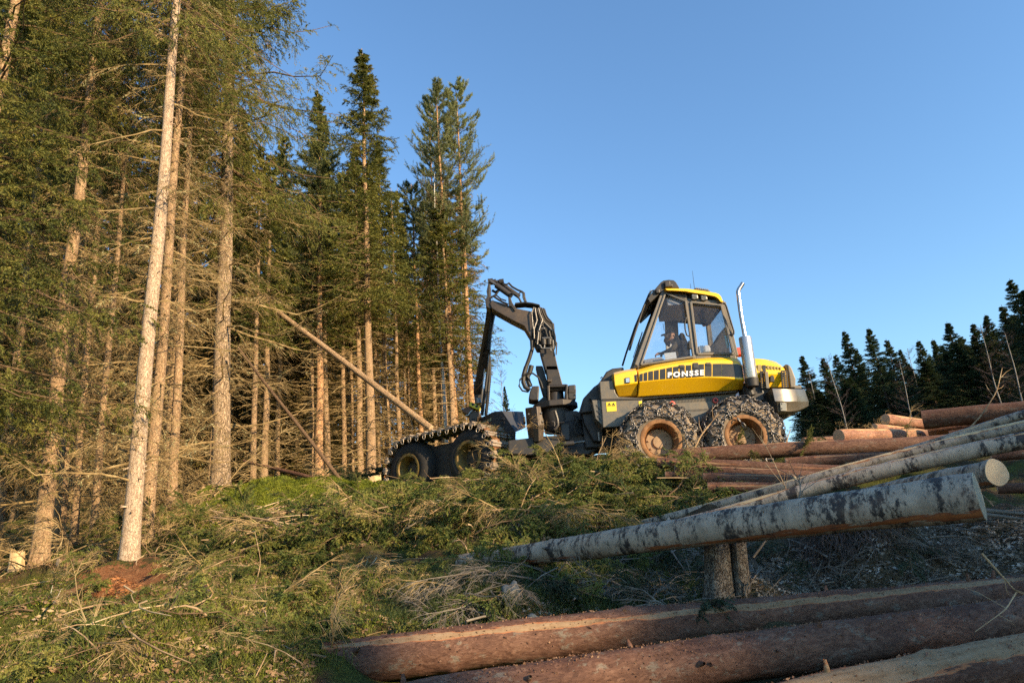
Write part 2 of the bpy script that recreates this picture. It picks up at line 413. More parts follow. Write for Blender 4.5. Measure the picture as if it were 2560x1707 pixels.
def birch_mat(name, white=(.50, .46, .40), patch=.60, seed=0.0, dark=(.035, .03, .028), blot=.56):
    m, t, p = _newmat(name)
    tc = t.nodes.new('ShaderNodeTexCoord')
    def mp(s, l=0):
        q = t.nodes.new('ShaderNodeMapping'); q.inputs['Scale'].default_value = s; q.inputs['Location'].default_value = (l, l * 1.7, l * .6); t.links.new(tc.outputs['Object'], q.inputs[0]); return q.outputs[0]
    base = ramp(t, noise(t, mp((5, 5, 7), seed), 1, 6, .7), [(.3, tuple(c * .62 for c in white)), (.55, white), (.8, tuple(min(1, c * 1.2) for c in white))]).outputs[0]
    lent = ramp(t, noise(t, mp((7, 7, 75), seed + 2), 1, 3, .6), [(.60, (0,) * 3), (.68, (1,) * 3)]).outputs[0]
    c = mix(t, math_(t, 'MULTIPLY', lent, .75), base, (.10, .08, .065))
    bl = math_(t, 'ADD', math_(t, 'MULTIPLY', noise(t, mp((1.3, 1.3, 6.5), seed + 5), 1, 3, .6), .55), math_(t, 'MULTIPLY', noise(t, mp((18, 18, 30), seed + 1), 1, 6, .8), .45))
    c = mix(t, ramp(t, bl, [(blot - .02, (0,) * 3), (blot + .03, (1,) * 3)]).outputs[0], c, dark)
    gl = noise(t, mp((9, 9, 9), seed + 9), 1, 6, .8)
    c = mix(t, math_(t, 'MULTIPLY', ramp(t, gl, [(.54, (0,) * 3), (.66, (1,) * 3)]).outputs[0], .55), c, (.13, .125, .09))
    c = mix(t, math_(t, 'MULTIPLY', ramp(t, noise(t, mp((6, 6, 2.5), seed + 14), 1, 5, .7), [(.50, (0,) * 3), (.66, (1,) * 3)]).outputs[0], .30), c, (.22, .12, .07))
    t.links.new(c, p.inputs['Base Color']); p.inputs['Roughness'].default_value = .6; p.inputs['Specular IOR Level'].default_value = .3
    bump(t, p, math_(t, 'ADD', bl, math_(t, 'MULTIPLY', lent, -.25)), .5, .02)
    return m

def wood_end(name, c1=(.62, .47, .30), c2=(.40, .25, .13), scale=30):
    m, t, p = _newmat(name)
    tc = t.nodes.new('ShaderNodeTexCoord'); sx = t.nodes.new('ShaderNodeSeparateXYZ'); t.links.new(tc.outputs['Object'], sx.inputs[0])
    r = math_(t, 'SQRT', math_(t, 'ADD', math_(t, 'MULTIPLY', sx.outputs[0], sx.outputs[0]), math_(t, 'MULTIPLY', sx.outputs[1], sx.outputs[1])))
    nn = noise(t, tc.outputs['Object'], 9, 4, .6)
    s = math_(t, 'SINE', math_(t, 'ADD', math_(t, 'MULTIPLY', r, scale * 14.0), math_(t, 'MULTIPLY', nn, 4)))
    c = mix(t, math_(t, 'MULTIPLY', math_(t, 'ADD', s, 1), .14), c1, c2)
    c = mix(t, math_(t, 'MULTIPLY', ramp(t, nn, [(.45, (0,) * 3), (.75, (1,) * 3)]).outputs[0], .5), c, c2)
    t.links.new(c, p.inputs['Base Color']); p.inputs['Roughness'].default_value = .8
    bump(t, p, noise(t, tc.outputs['Object'], 60, 4, .7), .3, .01)
    return m
# ---------------------------------------------------------------- the ground: one sheet out to the horizon
def graded():
    xs = np.concatenate([-np.geomspace(11, 900, 60)[::-1], np.arange(-10.8, 10.8, .085), np.geomspace(11, 900, 60)])
    ys = np.concatenate([-np.geomspace(3, 500, 26)[::-1], np.arange(-2.7, 2.2, .3), np.arange(2.3, 16, .085), np.geomspace(16.1, 1200, 110)])
    return xs, ys
gx, gy = graded()
GX, GY = np.meshgrid(gx, gy)
GZ = ground(GX, GY)
V = np.stack([GX, GY, GZ], -1).reshape(-1, 3)
nx, ny = len(gx), len(gy)
ii = (np.arange(ny - 1)[:, None] * nx + np.arange(nx - 1)[None]).ravel()
F = np.stack([ii, ii + 1, ii + nx + 1, ii + nx], 1)
gme = mesh_of('ground', [(V, F)], smooth=True)

def blobs(x, y, lst):
    o = np.zeros_like(x)
    for cx, cy_, r, s in lst: o = np.maximum(o, s * np.clip(1.4 - 1.4 * np.hypot(x - cx, (y - cy_)) / r, 0, 1))
    return o
def P2(px, py, d): return tuple(at(px, py, d)[:2])
SOIL = [(*P2(215, 1545, 6.6), .85, 1), (*P2(300, 1470, 8.3), .95, 1), (*P2(1390, 1530, 5.9), .45, .7), (*P2(560, 1290, 12), .4, .6)]
SHADE = RS(8)
def zones(x, y):
    """moss, frost-grey litter, red rotten soil amounts on the ground"""
    soil = blobs(x, y, SOIL)
    frost = np.clip((x - 1.0) / 1.2, 0, 1) * np.clip((8.3 - y) / 1.0, 0, 1)
    moss = np.clip((y - 11.3) / 1.2, 0, 1) * np.clip((-.9 - x) / 1.0, 0, 1)
    return moss, frost, soil
mo, fr, so = zones(GX.ravel(), GY.ravel())
ca = gme.color_attributes.new('zone', 'FLOAT_COLOR', 'POINT')
ca.data.foreach_set('color', np.stack([mo, fr, so, np.ones_like(mo)], 1).astype(np.float32).ravel())
gm, t, p = _newmat('forest_floor')
v = coords(t)
n1 = noise(t, v, 1.6, 6, .7); n2 = noise(t, v, 9, 6, .75); n3 = noise(t, v, 45, 4, .7)
litter = ramp(t, n2, [(.3, (.028, .018, .010)), (.5, (.075, .048, .024)), (.62, (.13, .088, .045)), (.75, (.20, .15, .085))]).outputs[0]
green = ramp(t, n3, [(.3, (.026, .032, .008)), (.55, (.085, .09, .018)), (.75, (.16, .155, .035))]).outputs[0]
base = mix(t, ramp(t, n1, [(.42, (0,) * 3), (.56, (1,) * 3)]).outputs[0], litter, green)
at_ = t.nodes.new('ShaderNodeVertexColor'); at_.layer_name = 'zone'
sp = t.nodes.new('ShaderNodeSeparateColor'); t.links.new(at_.outputs[0], sp.inputs[0])
mossc = ramp(t, noise(t, v, 30, 5, .75), [(.3, (.045, .06, .006)), (.55, (.16, .19, .018)), (.8, (.28, .30, .035))]).outputs[0]
c = mix(t, math_(t, 'MULTIPLY', sp.outputs[0], ramp(t, n2, [(.35, (.3,) * 3), (.6, (1,) * 3)]).outputs[0]), base, mossc)
greyc = ramp(t, noise(t, v, 22, 6, .8), [(.34, (.04, .03, .02)), (.52, (.11, .085, .06)), (.66, (.20, .165, .125)), (.78, (.34, .31, .27))]).outputs[0]
c = mix(t, math_(t, 'MULTIPLY', sp.outputs[1], ramp(t, n1, [(.38, (.25,) * 3), (.6, (1,) * 3)]).outputs[0]), c, greyc)
soilc = ramp(t, noise(t, v, 14, 6, .8), [(.3, (.10, .035, .014)), (.5, (.22, .095, .04)), (.75, (.36, .19, .09))]).outputs[0]
c = mix(t, ramp(t, math_(t, 'ADD', sp.outputs[2], math_(t, 'MULTIPLY', math_(t, 'SUBTRACT', n2, .5), 2.6)), [(.35, (0,) * 3), (.5, (1,) * 3)]).outputs[0], c, soilc)
t.links.new(c, p.inputs['Base Color']); p.inputs['Roughness'].default_value = .95; p.inputs['Specular IOR Level'].default_value = .15
bump(t, p, math_(t, 'ADD', math_(t, 'MULTIPLY', n2, 1.0), math_(t, 'MULTIPLY', n3, .6)), .9, .06)
go = link('ground', gme, gm); tag(go, kind='structure')
# ---------------------------------------------------------------- tree materials
M_bark_pale = bark_mat('spruce_bark_pale', [(.24, .15, .09), (.48, .34, .22), (.66, .50, .35)], 24, .4, .7, .015, lichen=(.42, .40, .30), lam=.55)
M_bark_spruce = bark_mat('spruce_bark', [(.16, .095, .05), (.38, .24, .13), (.52, .35, .20)], 26, .45, .7, .015, lichen=(.33, .32, .20), lam=.4)
M_bark_thick = bark_mat('spruce_bark_thick', [(.17, .11, .06), (.40, .28, .17), (.55, .40, .26)], 20, .35, .9, .025, lichen=(.36, .33, .24), lam=.4)
M_bark_pine = bark_mat('pine_bark', [(.20, .10, .045), (.46, .25, .12), (.60, .37, .20)], 16, .4, .7, .015)
M_bark_dark = bark_mat('dark_bark', [(.035, .024, .016), (.09, .06, .04), (.14, .10, .07)], 18, .4, .7, .015)
M_birch_trunk = birch_mat('birch_bark_standing', (.66, .62, .54), seed=4, blot=.60)
M_dead = twotone('dead_twig', (.13, .09, .04), (.27, .185, .08), 3, .9, 0, c3=(.42, .31, .15))
M_limb = twotone('limb_bark', (.09, .055, .03), (.20, .13, .07), 5, .9, 0)
M_lichen = twotone('beard_lichen', (.20, .20, .09), (.42, .41, .22), 6, .95, 0)
M_needle = foliage_mat('spruce_needles', [(.035, .050, .013), (.105, .122, .026), (.21, .205, .042), (.33, .28, .065)])
M_needle_pine = foliage_mat('pine_needles', [(.08, .11, .045), (.18, .21, .08), (.31, .32, .12)])
M_needle_dark = foliage_mat('dark_needles', [(.014, .028, .012), (.036, .060, .022), (.075, .09, .032)], .5)  # dark palette stands in for the shade lying on the far treeline
M_needle_fill = foliage_mat('olive_needles', [(.045, .04, .011), (.10, .082, .022), (.18, .14, .036), (.25, .19, .055)], .8)
M_needle_top = foliage_mat('slash_needles', [(.025, .045, .012), (.075, .105, .022), (.17, .18, .036), (.28, .24, .06)], 2.0)

UPV = np.array([0, 0, 1.0])
def interp(P, T):
    """P (N,M,3), T (N,K) in 0..1 -> points (N,K,3), tangents (N,K,3)"""
    Mm = P.shape[1]; f = T * (Mm - 1); i = np.clip(f.astype(int), 0, Mm - 2); u = (f - i)[..., None]
    a = np.take_along_axis(P, i[..., None], 1); b = np.take_along_axis(P, (i + 1)[..., None], 1)
    return a * (1 - u) + b * u, vnorm(b - a)

def make_limbs(rng, zs, L, e0, sag, upt, x0=None, nseg=6, azb=None):
    n = len(zs); az = rng.uniform(0, 2 * np.pi, n) if azb is None else azb
    t = np.linspace(0, 1, nseg)[None]
    r = L[:, None] * t
    wob = (rng.normal(size=(n, 1)) * .18) * t ** 2 * L[:, None]
    dz = L[:, None] * (e0[:, None] * t - sag[:, None] * t ** 2 + upt[:, None] * t ** 4)
    ca, sa = np.cos(az)[:, None], np.sin(az)[:, None]
    P = np.stack([r * ca - wob * sa, r * sa + wob * ca, zs[:, None] + dz], -1)
    P[:, 1:] += rng.normal(size=(n, nseg - 1, 3)) * .015 * L[:, None, None]
    return P

def make_twigs(rng, P, L, M_, lf, ang, droop, t0=.12, taper=.6):
    n = len(P)
    T = np.sort(rng.uniform(t0, 1, (n, M_)), 1)
    B, D = interp(P, T)
    side = vnorm(np.cross(D, UPV)) * rng.choice([-1, 1], (n, M_))[..., None]
    a = ang + rng.normal(size=(n, M_, 1)) * .25
    d = vnorm(D * np.cos(a) + side * np.sin(a) + UPV * (-droop + rng.normal(size=(n, M_, 1)) * .25))
    l = (lf * L[:, None] * (1 - taper * T) * rng.uniform(.5, 1.1, (n, M_)) + .06)[..., None]
    sg = UPV * (-.22 * l)
    Q = np.stack([B, B + d * l * .5 + sg * .25, B + d * l + sg * (1 if droop >= 0 else -.6)], 2)
    return Q.reshape(-1, 3, 3), l.reshape(-1)

def needles(rng, Q, l, dens, nl, nw, cap=60):
    """thin needle sprays along the twigs Q (N,3,3)"""
    K = max(2, int(np.clip(dens, 2, cap)))
    T = np.tile(np.linspace(.04, 1, K)[None], (len(Q), 1)) + rng.uniform(-.03, .03, (len(Q), K)); T = np.clip(T, 0, 1)
    B, D = interp(Q, T)
    r = rng.normal(size=B.shape); perp = vnorm(np.cross(D, r))
    perp[..., 2] *= .75
    d = D * rng.uniform(.35, .75, (*T.shape, 1)) + perp * .75 + D * (T[..., None] > .93)
    v = vnorm(d) * (nl * rng.uniform(.7, 1.25, (*T.shape, 1)))
    return spikes(B.reshape(-1, 3), v.reshape(-1, 3), np.full(B.shape[0] * K, nw), rng)

def trunk_geo(rng, H, r0, k=12, seg=28, flare=.35, bend=.0, top=.012, nz=.03):
    z = np.concatenate([[-.45, 0, .12, .35], np.linspace(.8, H, seg)])
    r = top + (r0 - top) * (1 - np.clip(z, 0, H) / H) ** .85
    r *= 1 + flare * np.exp(-np.clip(z, 0, None) / .28)
    bx = bend * np.sin(z / H * 3.1) + .02 * np.sin(z * 1.1 + rng.uniform(0, 6)); by = .02 * np.sin(z * .9 + rng.uniform(0, 6))
    P = np.stack([bx, by, z], -1)[None]
    V, F = tubes(P, r[None], k)
    c = np.repeat(P[0], k, 0); rr = V - c
    th = np.arctan2(rr[:, 1], rr[:, 0]); zz = c[:, 2]
    f = 1 + nz * (np.sin(3 * th + zz * .8) + .6 * np.sin(5 * th - zz * 1.7 + 1) + .6 * np.sin(zz * 5.3 + 2 * th))
    fl = flare * .35 * np.exp(-np.clip(zz, 0, None) / .2) * np.cos(5 * th + 1)
    return c + rr * (f + fl)[:, None], F

def centre(bend, H, z): return bend * np.sin(z / H * 3.1)

def make_conifer(seed, H, r0, kind='spruce', green0=.45, Lmax=2.2, whorl=.34, per=4, dead0=.06, deadL=1.5, dens=1.0, detail=1.0,
                 bend=0., lichen=0., gM=14, dM=9, bark=None, ntype=None, nscale=1.0, top_shape=.8, knots=True, sector=None):
    """returns a dict of meshes; local origin at the foot of the trunk. dens thickens foliage; detail thins twigs for far trees"""
    rng = RS(seed); out = {}
    kk = 14 if detail > .9 else 8
    tv, tf = trunk_geo(rng, H, r0, kk, 30 if detail > .9 else 16, bend=bend)
    tparts = [(tv, tf)]
    if knots and detail > .9:
        n = 60; z = rng.uniform(.6, H * .6, n); a = rng.uniform(0, 6.28, n); rr = r0 * (1 - z / H) ** .85
        c = np.stack([centre(bend, H, z) + np.cos(a) * rr * .9, np.sin(a) * rr * .9, z], -1); d = np.stack([np.cos(a), np.sin(a), rng.uniform(-.3, .3, n)], -1)
        tparts.append(tubes(np.stack([c, c + d * .035, c + d * rng.uniform(.05, .16, (n, 1))], 1), np.stack([np.full(n, .022), np.full(n, .014), np.full(n, .006)], 1), 5))
    out['trunk'] = mesh_of('trunk', tparts, smooth=True)
    # dead lower branches
    z = np.arange(H * dead0, H * min(green0 + .18, .9), whorl / max(.5, dens))
    z = np.repeat(z, per) + rng.uniform(-.1, .1, len(z) * per)
    keep = rng.uniform(size=len(z)) < .85; z = z[keep]; n = len(z)
    if n:
        L = deadL * rng.uniform(.35, 1.15, n) * (1 - .35 * z / H)
        az = rng.uniform(0, 6.283, n)
        if sector is not None: L = L * (1 + sector[1] * np.cos(az - sector[0]))
        P = make_limbs(rng, z, L, rng.uniform(-.35, .15, n), rng.uniform(0, .3, n), rng.uniform(0, .35, n), azb=az)
        P[..., 0] += centre(bend, H, z)[:, None]
        tt = np.linspace(1, .2, 6)[None]
        dp = [tubes(P, (.004 + .006 * L[:, None]) * tt * (1.0 if detail > .9 else 1.5), 4 if detail > .9 else 3)]
        Q, l = make_twigs(rng, P, L, int(dM * detail) + 1, .42, .8, .12)
        r1 = .0042 if detail > .9 else .008
        dp.append(tubes(Q, np.tile([[r1, r1 * .8, r1 * .35]], (len(Q), 1)), 3))
        if detail > .5:
            Q2, l2 = make_twigs(rng, Q, l, 5 if detail > .9 else 3, .55, .9, .1)
            dp.append(spikes(Q2[:, 0], Q2[:, 2] - Q2[:, 0], np.full(len(Q2), .0085 if detail > .9 else .016), rng))
            if detail > .9:
                Q3, l3 = make_twigs(rng, Q2, l2, 2, .6, .9, .1)
                dp.append(spikes(Q3[:, 0], Q3[:, 2] - Q3[:, 0], np.full(len(Q3), .006), rng))
        out['dead_branches'] = mesh_of('dead_branches', dp)
        if lichen:
            m = rng.uniform(size=len(Q)) < lichen
            V, F = needles(rng, Q[m], l[m], 9, .055, .018)
            V2, F2 = needles(rng, P[rng.uniform(size=len(P)) < lichen * .8][:, 2:5], None, 14, .05, .02)
            out['lichen'] = mesh_of('lichen', [(V, F), (V2, F2)])
    # living crown
    z = np.arange(H * green0, H * .985, whorl * (.8 if kind == 'spruce' else 1.15) / dens)
    z = np.repeat(z, per + (1 if kind == 'spruce' else 0)) + rng.uniform(-.12, .12, len(z) * (per + (1 if kind == 'spruce' else 0)))
    z = np.clip(z, 0, H * .992)
    n = len(z); u = (z / H - green0) / (1 - green0)
    if kind == 'spruce':
        L = (Lmax * (1 - u) ** top_shape * np.clip(u * 6 + .55, 0, 1) + .03 + .10 * (1 - u)) * rng.uniform(.55, 1.12, n)
        e0 = -.25 + .85 * u ** 1.2 + rng.normal(size=n) * .12; sag = .35 * (1 - u) + .05; upt = .28 * (1 - u) + .05
    else:
        L = (Lmax * np.sin(np.clip(u * .85 + .15, 0, 1) * np.pi) ** .6 * (1 - .45 * u) + .15) * rng.uniform(.5, 1.2, n)
        e0 = .15 + .7 * u + rng.normal(size=n) * .2; sag = np.full(n, .15); upt = np.full(n, .3)
    az = rng.uniform(0, 6.283, n)
    if sector is not None: L = L * (1 + sector[1] * .6 * np.cos(az - sector[0]))
    P = make_limbs(rng, z, L, e0, sag, upt, azb=az)
    P[..., 0] += centre(bend, H, z)[:, None]
    gp = [(*tubes(P, (.004 + .0075 * L[:, None]) * np.linspace(1, .2, 6)[None] * (1 if detail > .9 else 1.3), 4 if detail > .9 else 3), 1)]
    M1 = int(gM * detail) + 2
    if kind == 'spruce':
        Q, l = make_twigs(rng, P, L, M1, .40, .85, .30, .08)
        Q = np.concatenate([Q, P[:, [2, 4, 5]]]); l = np.concatenate([l, L * .6])
        nl, nw = .042 * nscale, .014 * nscale
        if detail > .9:
            Q2, l2 = make_twigs(rng, Q, l, 3, .45, .7, .25)
            Q = np.concatenate([Q, Q2]); l = np.concatenate([l, l2])
        gp.append((*needles(rng, Q, l, 16 if detail > .9 else 13, nl, nw), 0))
    else:
        Q, l = make_twigs(rng, P, L, M1, .34, .7, -.35, .35, .3)
        Q = np.concatenate([Q, P[:, [3, 4, 5]]]); l = np.concatenate([l, L * .4])
        gp.append((*tubes(Q, np.tile([[.006, .005, .003]], (len(Q), 1)), 3), 1))
        gp.append((*needles(rng, Q, l, 20, .075 * nscale, .017 * nscale), 0))
    out['crown'] = mesh_of('crown', gp)
    out['mats'] = {'trunk': bark or M_bark_spruce, 'dead_branches': M_dead, 'lichen': M_lichen,
                   'crown': [ntype or (M_needle if kind == 'spruce' else M_needle_pine), M_limb]}
    out['H'] = H
    return out

def plant(proto, base, top=None, name='spruce_tree', label='', cat='tree', group=None, yaw=0.0, scale=None, H=None, parts=None, wscale=None):
    """stand a tree at world point base; top = world point of its tip (gives height and lean)"""
    base = np.array(base, float)
    root = thing(name, label, cat, base, group)
    if top is not None:
        d = Vector(np.array(top, float) - base); s = d.length / proto['H']; q = Vector((0, 0, 1)).rotation_difference(d.normalized())
        root.rotation_mode = 'QUATERNION'; root.rotation_quaternion = q @ Matrix.Rotation(yaw, 3, 'Z').to_quaternion()
    else:
        s = scale if scale else (H / proto['H'] if H else 1.0); root.rotation_euler = (0, 0, yaw)
    ws = wscale if wscale else s
    root.scale = (ws, ws, s)
    for k in ('trunk', 'dead_branches', 'lichen', 'crown'):
        if k in proto and (parts is None or k in parts):
            o = link(k, proto[k], proto['mats'][k], root)

    return root
def standing(proto, bx, by, tx, ty, Y, w=None, **kw):
    """photo-measured tree: foot at (bx,by), a point on its axis at (tx,ty), both at depth Y; extended to the tree's height H"""
    b = vat(bx, by, Y); g = gz(b[0], b[1]); b = np.array([b[0], b[1], g - .02])
    tp = vat(tx, ty, Y); H = kw.pop('H', None)
    d = vnorm(tp - b)
    top = tp if H is None else b + d * H
    return plant(proto, b, top, **kw)
# ---------------------------------------------------------------- prototypes
near_d = make_conifer(14, 19, .17, green0=.42, Lmax=2.6, deadL=2.0, lichen=.2, per=4, dM=8, gM=12, bend=.1, bark=M_bark_spruce, top_shape=.6)
near_a = make_conifer(11, 19, .175, green0=.46, Lmax=3.0, deadL=2.0, lichen=.22, per=3, dM=7, gM=12, bend=.10, bark=M_bark_pale)
near_b = make_conifer(12, 22, .27, green0=.34, Lmax=4.8, deadL=3.8, lichen=.30, per=3, dM=9, gM=24, top_shape=.6, nscale=1.6, bark=M_bark_thick)
near_c = make_conifer(13, 18, .12, green0=.48, Lmax=2.4, deadL=2.2, lichen=.28, per=3, dM=8, gM=10, bark=M_bark_spruce)
mid_a = make_conifer(21, 20, .15, green0=.36, Lmax=1.85, deadL=1.3, detail=.75, dM=9, gM=24, nscale=1.9, bark=M_bark_spruce, dens=1.05)
mid_b = make_conifer(22, 18, .13, green0=.42, Lmax=1.35, deadL=1.25, detail=.75, dM=9, gM=15, nscale=1.9, bark=M_bark_spruce)
mid_pine = make_conifer(23, 19, .16, kind='pine', green0=.52, Lmax=1.7, deadL=1.2, detail=.75, dM=7, gM=20, nscale=1.5, bark=M_bark_pine, dens=1.25)
back = [make_conifer(31 + i, 18, .12, green0=.42 + .05 * i, Lmax=1.7, deadL=1.5, detail=.55, dM=10, gM=16, nscale=2.6, bark=M_bark_spruce, dens=.8) for i in range(3)]
dark = [make_conifer(41 + i, 16, .15, green0=.06, Lmax=3.0 + .5 * i, deadL=.5, detail=.6, dM=5, gM=24, nscale=2.5, bark=M_bark_dark, ntype=M_needle_dark, top_shape=1.05, dens=1.15, per=5) for i in range(3)]
fill = [make_conifer(71 + i, 14, .11, green0=.04, Lmax=2.1, deadL=.8, detail=.5, dM=5, gM=15, nscale=3.2, bark=M_bark_spruce, ntype=M_needle_fill, top_shape=.8, dens=.85, per=5) for i in range(2)]
low_green = make_conifer(51, 15, .16, green0=.14, Lmax=2.7, deadL=.8, detail=1, dM=4, gM=13, bark=M_bark_spruce, nscale=1.25, top_shape=.7)

def make_birch(seed, H, r0, spread=.5, twig=.006):
    rng = RS(seed); out = {}
    tv, tf = trunk_geo(rng, H, r0, 8, 16, flare=.15, bend=.12); out['trunk'] = mesh_of('trunk', [(tv, tf)], smooth=True)
    z = np.sort(rng.uniform(H * .35, H * .97, 34)); n = len(z)
    L = spread * H * .28 * (1 - z / H * .75) * rng.uniform(.6, 1.2, n)
    P = make_limbs(rng, z, L, rng.uniform(.7, 1.5, n), np.full(n, .1), np.full(n, .15)); P[..., 0] += centre(.12, H, z)[:, None]
    br = [tubes(P, (.004 + .008 * L[:, None]) * np.linspace(1, .2, 6)[None], 4)]
    Q, l = make_twigs(rng, P, L, 10, .45, .6, -.1); br.append(tubes(Q, np.tile([[.006, .005, .002]], (len(Q), 1)), 3))
    Q2, l2 = make_twigs(rng, Q, l, 5, .7, .6, .1); br.append(spikes(Q2[:, 0], Q2[:, 2] - Q2[:, 0], np.full(len(Q2), twig), rng))
    out['crown'] = mesh_of('crown', br); out['mats'] = {'trunk': M_birch_trunk, 'crown': M_birch_twig}; out['H'] = H
    return out
M_birch_twig = twotone('birch_twig', (.12, .06, .045), (.24, .14, .10), 3, .9, 0)
birch_p = make_birch(61, 16, .09); birch_q = make_birch(62, 13, .05, .5, .009); birch_q['mats'] = dict(birch_q['mats'], crown=twotone('birch_twig_far', (.06, .045, .042), (.12, .085, .075), 3, .9, 0), trunk=birch_mat('birch_bark_shade_dimmed', (.26, .245, .22), seed=5))  # far birch bark dimmed in colour to stand in for shade on the stems

# ---------------------------------------------------------------- trees one can pick out (photo-measured)
standing(near_a, 293, 1302, 392, 90, 9.5, H=19, wscale=.66, name='spruce_tree', label='pale straight spruce trunk nearest the camera on the left, foot beside the red soil', yaw=1.0)
standing(near_c, 338, 1222, 412, 250, 10.9, H=17.5, name='spruce_tree', label='slimmer spruce close behind and right of the pale trunk', yaw=2.0, wscale=.82)
standing(near_b, 503, 1146, 524, 300, 14.2, H=21, name='spruce_tree', label='thickest spruce with a flared foot and lichen-hung dead boughs on the mossy bank', yaw=.4, wscale=.72)
standing(near_d, 88, 1292, 182, 500, 10.2, H=18, name='spruce_tree', label='leaning spruce beside the pale splintered stump at the far left', yaw=3.2, wscale=.68)
standing(near_c, 165, 1262, 205, 760, 11.5, H=15, name='spruce_tree', label='thin reddish spruce right of the leaning spruce at the left', yaw=4.4, wscale=.5)
standing(near_c, 210, 1256, 250, 800, 11.2, H=13, name='spruce_tree', label='thin lichen-grey spruce halfway between the leaning spruce and the pale trunk', yaw=5.1, wscale=.5)
standing(near_c, 392, 1195, 422, 560, 12.6, H=17, name='spruce_tree', label='spruce half hidden between the slim spruce and the thickest spruce', yaw=.2, wscale=.7)
standing(near_d, 128, 1268, 176, 700, 12.3, H=18, name='spruce_tree', label='shaded spruce directly behind the leaning spruce at the left', yaw=2.2, wscale=.62)
standing(near_c, 2, 1150, 30, 900, 13, H=16, name='spruce_tree', label='spruce cut by the left edge of the picture', yaw=3.0)
plant(low_green, (*at(-215, 1380, 8.6)[:2], gz(*at(-215, 1380, 8.6)[:2])), name='spruce_tree', label='green-boughed spruce reaching in from beyond the left edge', yaw=1.2, H=14)
plant(low_green, (*at(-150, 1300, 14)[:2], gz(*at(-150, 1300, 14)[:2])), name='spruce_tree', label='tall dark spruce filling the top left corner', yaw=4.2, H=19, wscale=1.2)

mids = [  # foot x, foot y, axis point x, y, depth, proto, H or None(top point), wscale, name, label
 (580, 1122, 600, 330, 15.5, mid_b, None, .6, 'spruce_tree', 'thin spruce just right of the thickest spruce, standing on the moss'),
 (608, 1112, 622, 350, 17, mid_b, None, .75, 'spruce_tree', 'second thin spruce right of the thickest spruce'),
 (717, 1092, 716, 430, 21, mid_b, None, .72, 'spruce_tree', 'slim spruce on the left of the trio behind the leaning felled stem'),
 (733, 1108, 735, 330, 20.5, mid_pine, None, .9, 'pine_tree', 'orange-barked trunk in the middle of the trio behind the leaning felled stem'),
 (752, 1082, 738, 400, 22, mid_b, None, .85, 'spruce_tree', 'spruce on the right of the trio behind the leaning felled stem'),
 (735, 1080, 730, 205, 25, mid_a, None, 1.0, 'spruce_tree', 'spruce with a narrow brownish top left of the tallest clear spruce'),
 (853, 1112, 832, 112, 19.5, mid_a, None, 1.05, 'spruce_tree', 'tall narrow spruce whose trunk carries the grey shadow of the crane'),
 (828, 1072, 815, 330, 23, mid_b, None, .95, 'spruce_tree', 'spruce immediately left of the trunk with the crane shadow'),
 (810, 1062, 800, 430, 23.5, mid_b, None, .62, 'spruce_tree', 'very thin spruce two trunks left of the crane shadow trunk'),
 (845, 1064, 835, 400, 25, mid_b, None, .7, 'spruce_tree', 'thin spruce almost hidden behind the crane shadow trunk'),
 (870, 1076, 850, 400, 26, mid_b, None, .66, 'spruce_tree', 'thin spruce close right of the crane shadow trunk'),
 (891, 1020, 868, 330, 24, mid_b, None, .95, 'spruce_tree', 'spruce standing just above the left end of the tracked bogie'),
 (944, 1000, 925, 480, 27, mid_b, None, .72, 'spruce_tree', 'slim spruce behind the butt of the leaning felled stem'),
 (966, 990, 945, 420, 26, mid_pine, None, .72, 'pine_tree', 'slim orange pine left of the white birch'),
 (1046, 985, 1000, 195, 24, mid_pine, None, .82, 'pine_tree', 'straight orange pine right beside the white birch, green top against the sky'),
 (1082, 960, 1046, 190, 25, mid_pine, None, .85, 'pine_tree', 'pine nearest the crane arm with the highest green top'),
 (1075, 960, 1055, 430, 27, mid_a, None, .95, 'spruce_tree', 'drooping spruce at the forest edge behind the crane arm'),
 (1010, 975, 985, 230, 28, mid_pine, None, .7, 'pine_tree', 'thinner pine top just left of the highest pine top'),
 (1026, 985, 998, 400, 23.5, birch_p, None, .85, 'birch_tree', 'slender white-barked birch beside the orange pine'),
]
for fx, fy, tx, ty, Y, pr, H, ws, nm, lab in mids:
    standing(pr, fx, fy, tx, ty, Y, H=H, name=nm, label=lab, yaw=fx * .37, wscale=ws)

# crowd of trunks behind: each its own tree
rng = RS(77)
skyline = [(-400, -400), (560, -300), (640, 330), (700, 360), (780, 330), (860, 330), (905, 420), (960, 380), (1020, 330), (1060, 420), (1100, 560), (1130, 640)]
sx_, sy_ = zip(*skyline)
placed = []
tries = 0
while len(placed) < 100 and tries < 6000:
    tries += 1
    Y = 14.5 + 38 * rng.uniform() ** 1.35; px = rng.uniform(-350, 1095)
    if px > 560 and Y < 22: continue
    if px > 250 and Y < 16.5: continue
    b = vat(px, 1100, Y); x = b[0]
    if any((x - q[0]) ** 2 + (Y - q[1]) ** 2 < (1.25 + .012 * Y) ** 2 for q in placed): continue
    placed.append((x, Y))
    g = gz(x, Y)
    topz = vat(px, np.interp(px, sx_, sy_) + rng.uniform(0, 160), Y)[2]
    H = min(topz - g, rng.uniform(15, 20.5))
    if H < 8: continue
    pr = back[rng.randint(3)] if Y > 18 else (near_c if px < 300 else mid_b)
    plant(pr, (x, Y, g - .05), name='spruce_tree', label='slender spruce among the crowded trunks behind the front trees, dead twigs below', group='crowded spruces behind the front trees',
          yaw=rng.uniform(0, 6.28), H=H, wscale=rng.uniform(.75, 1.15))

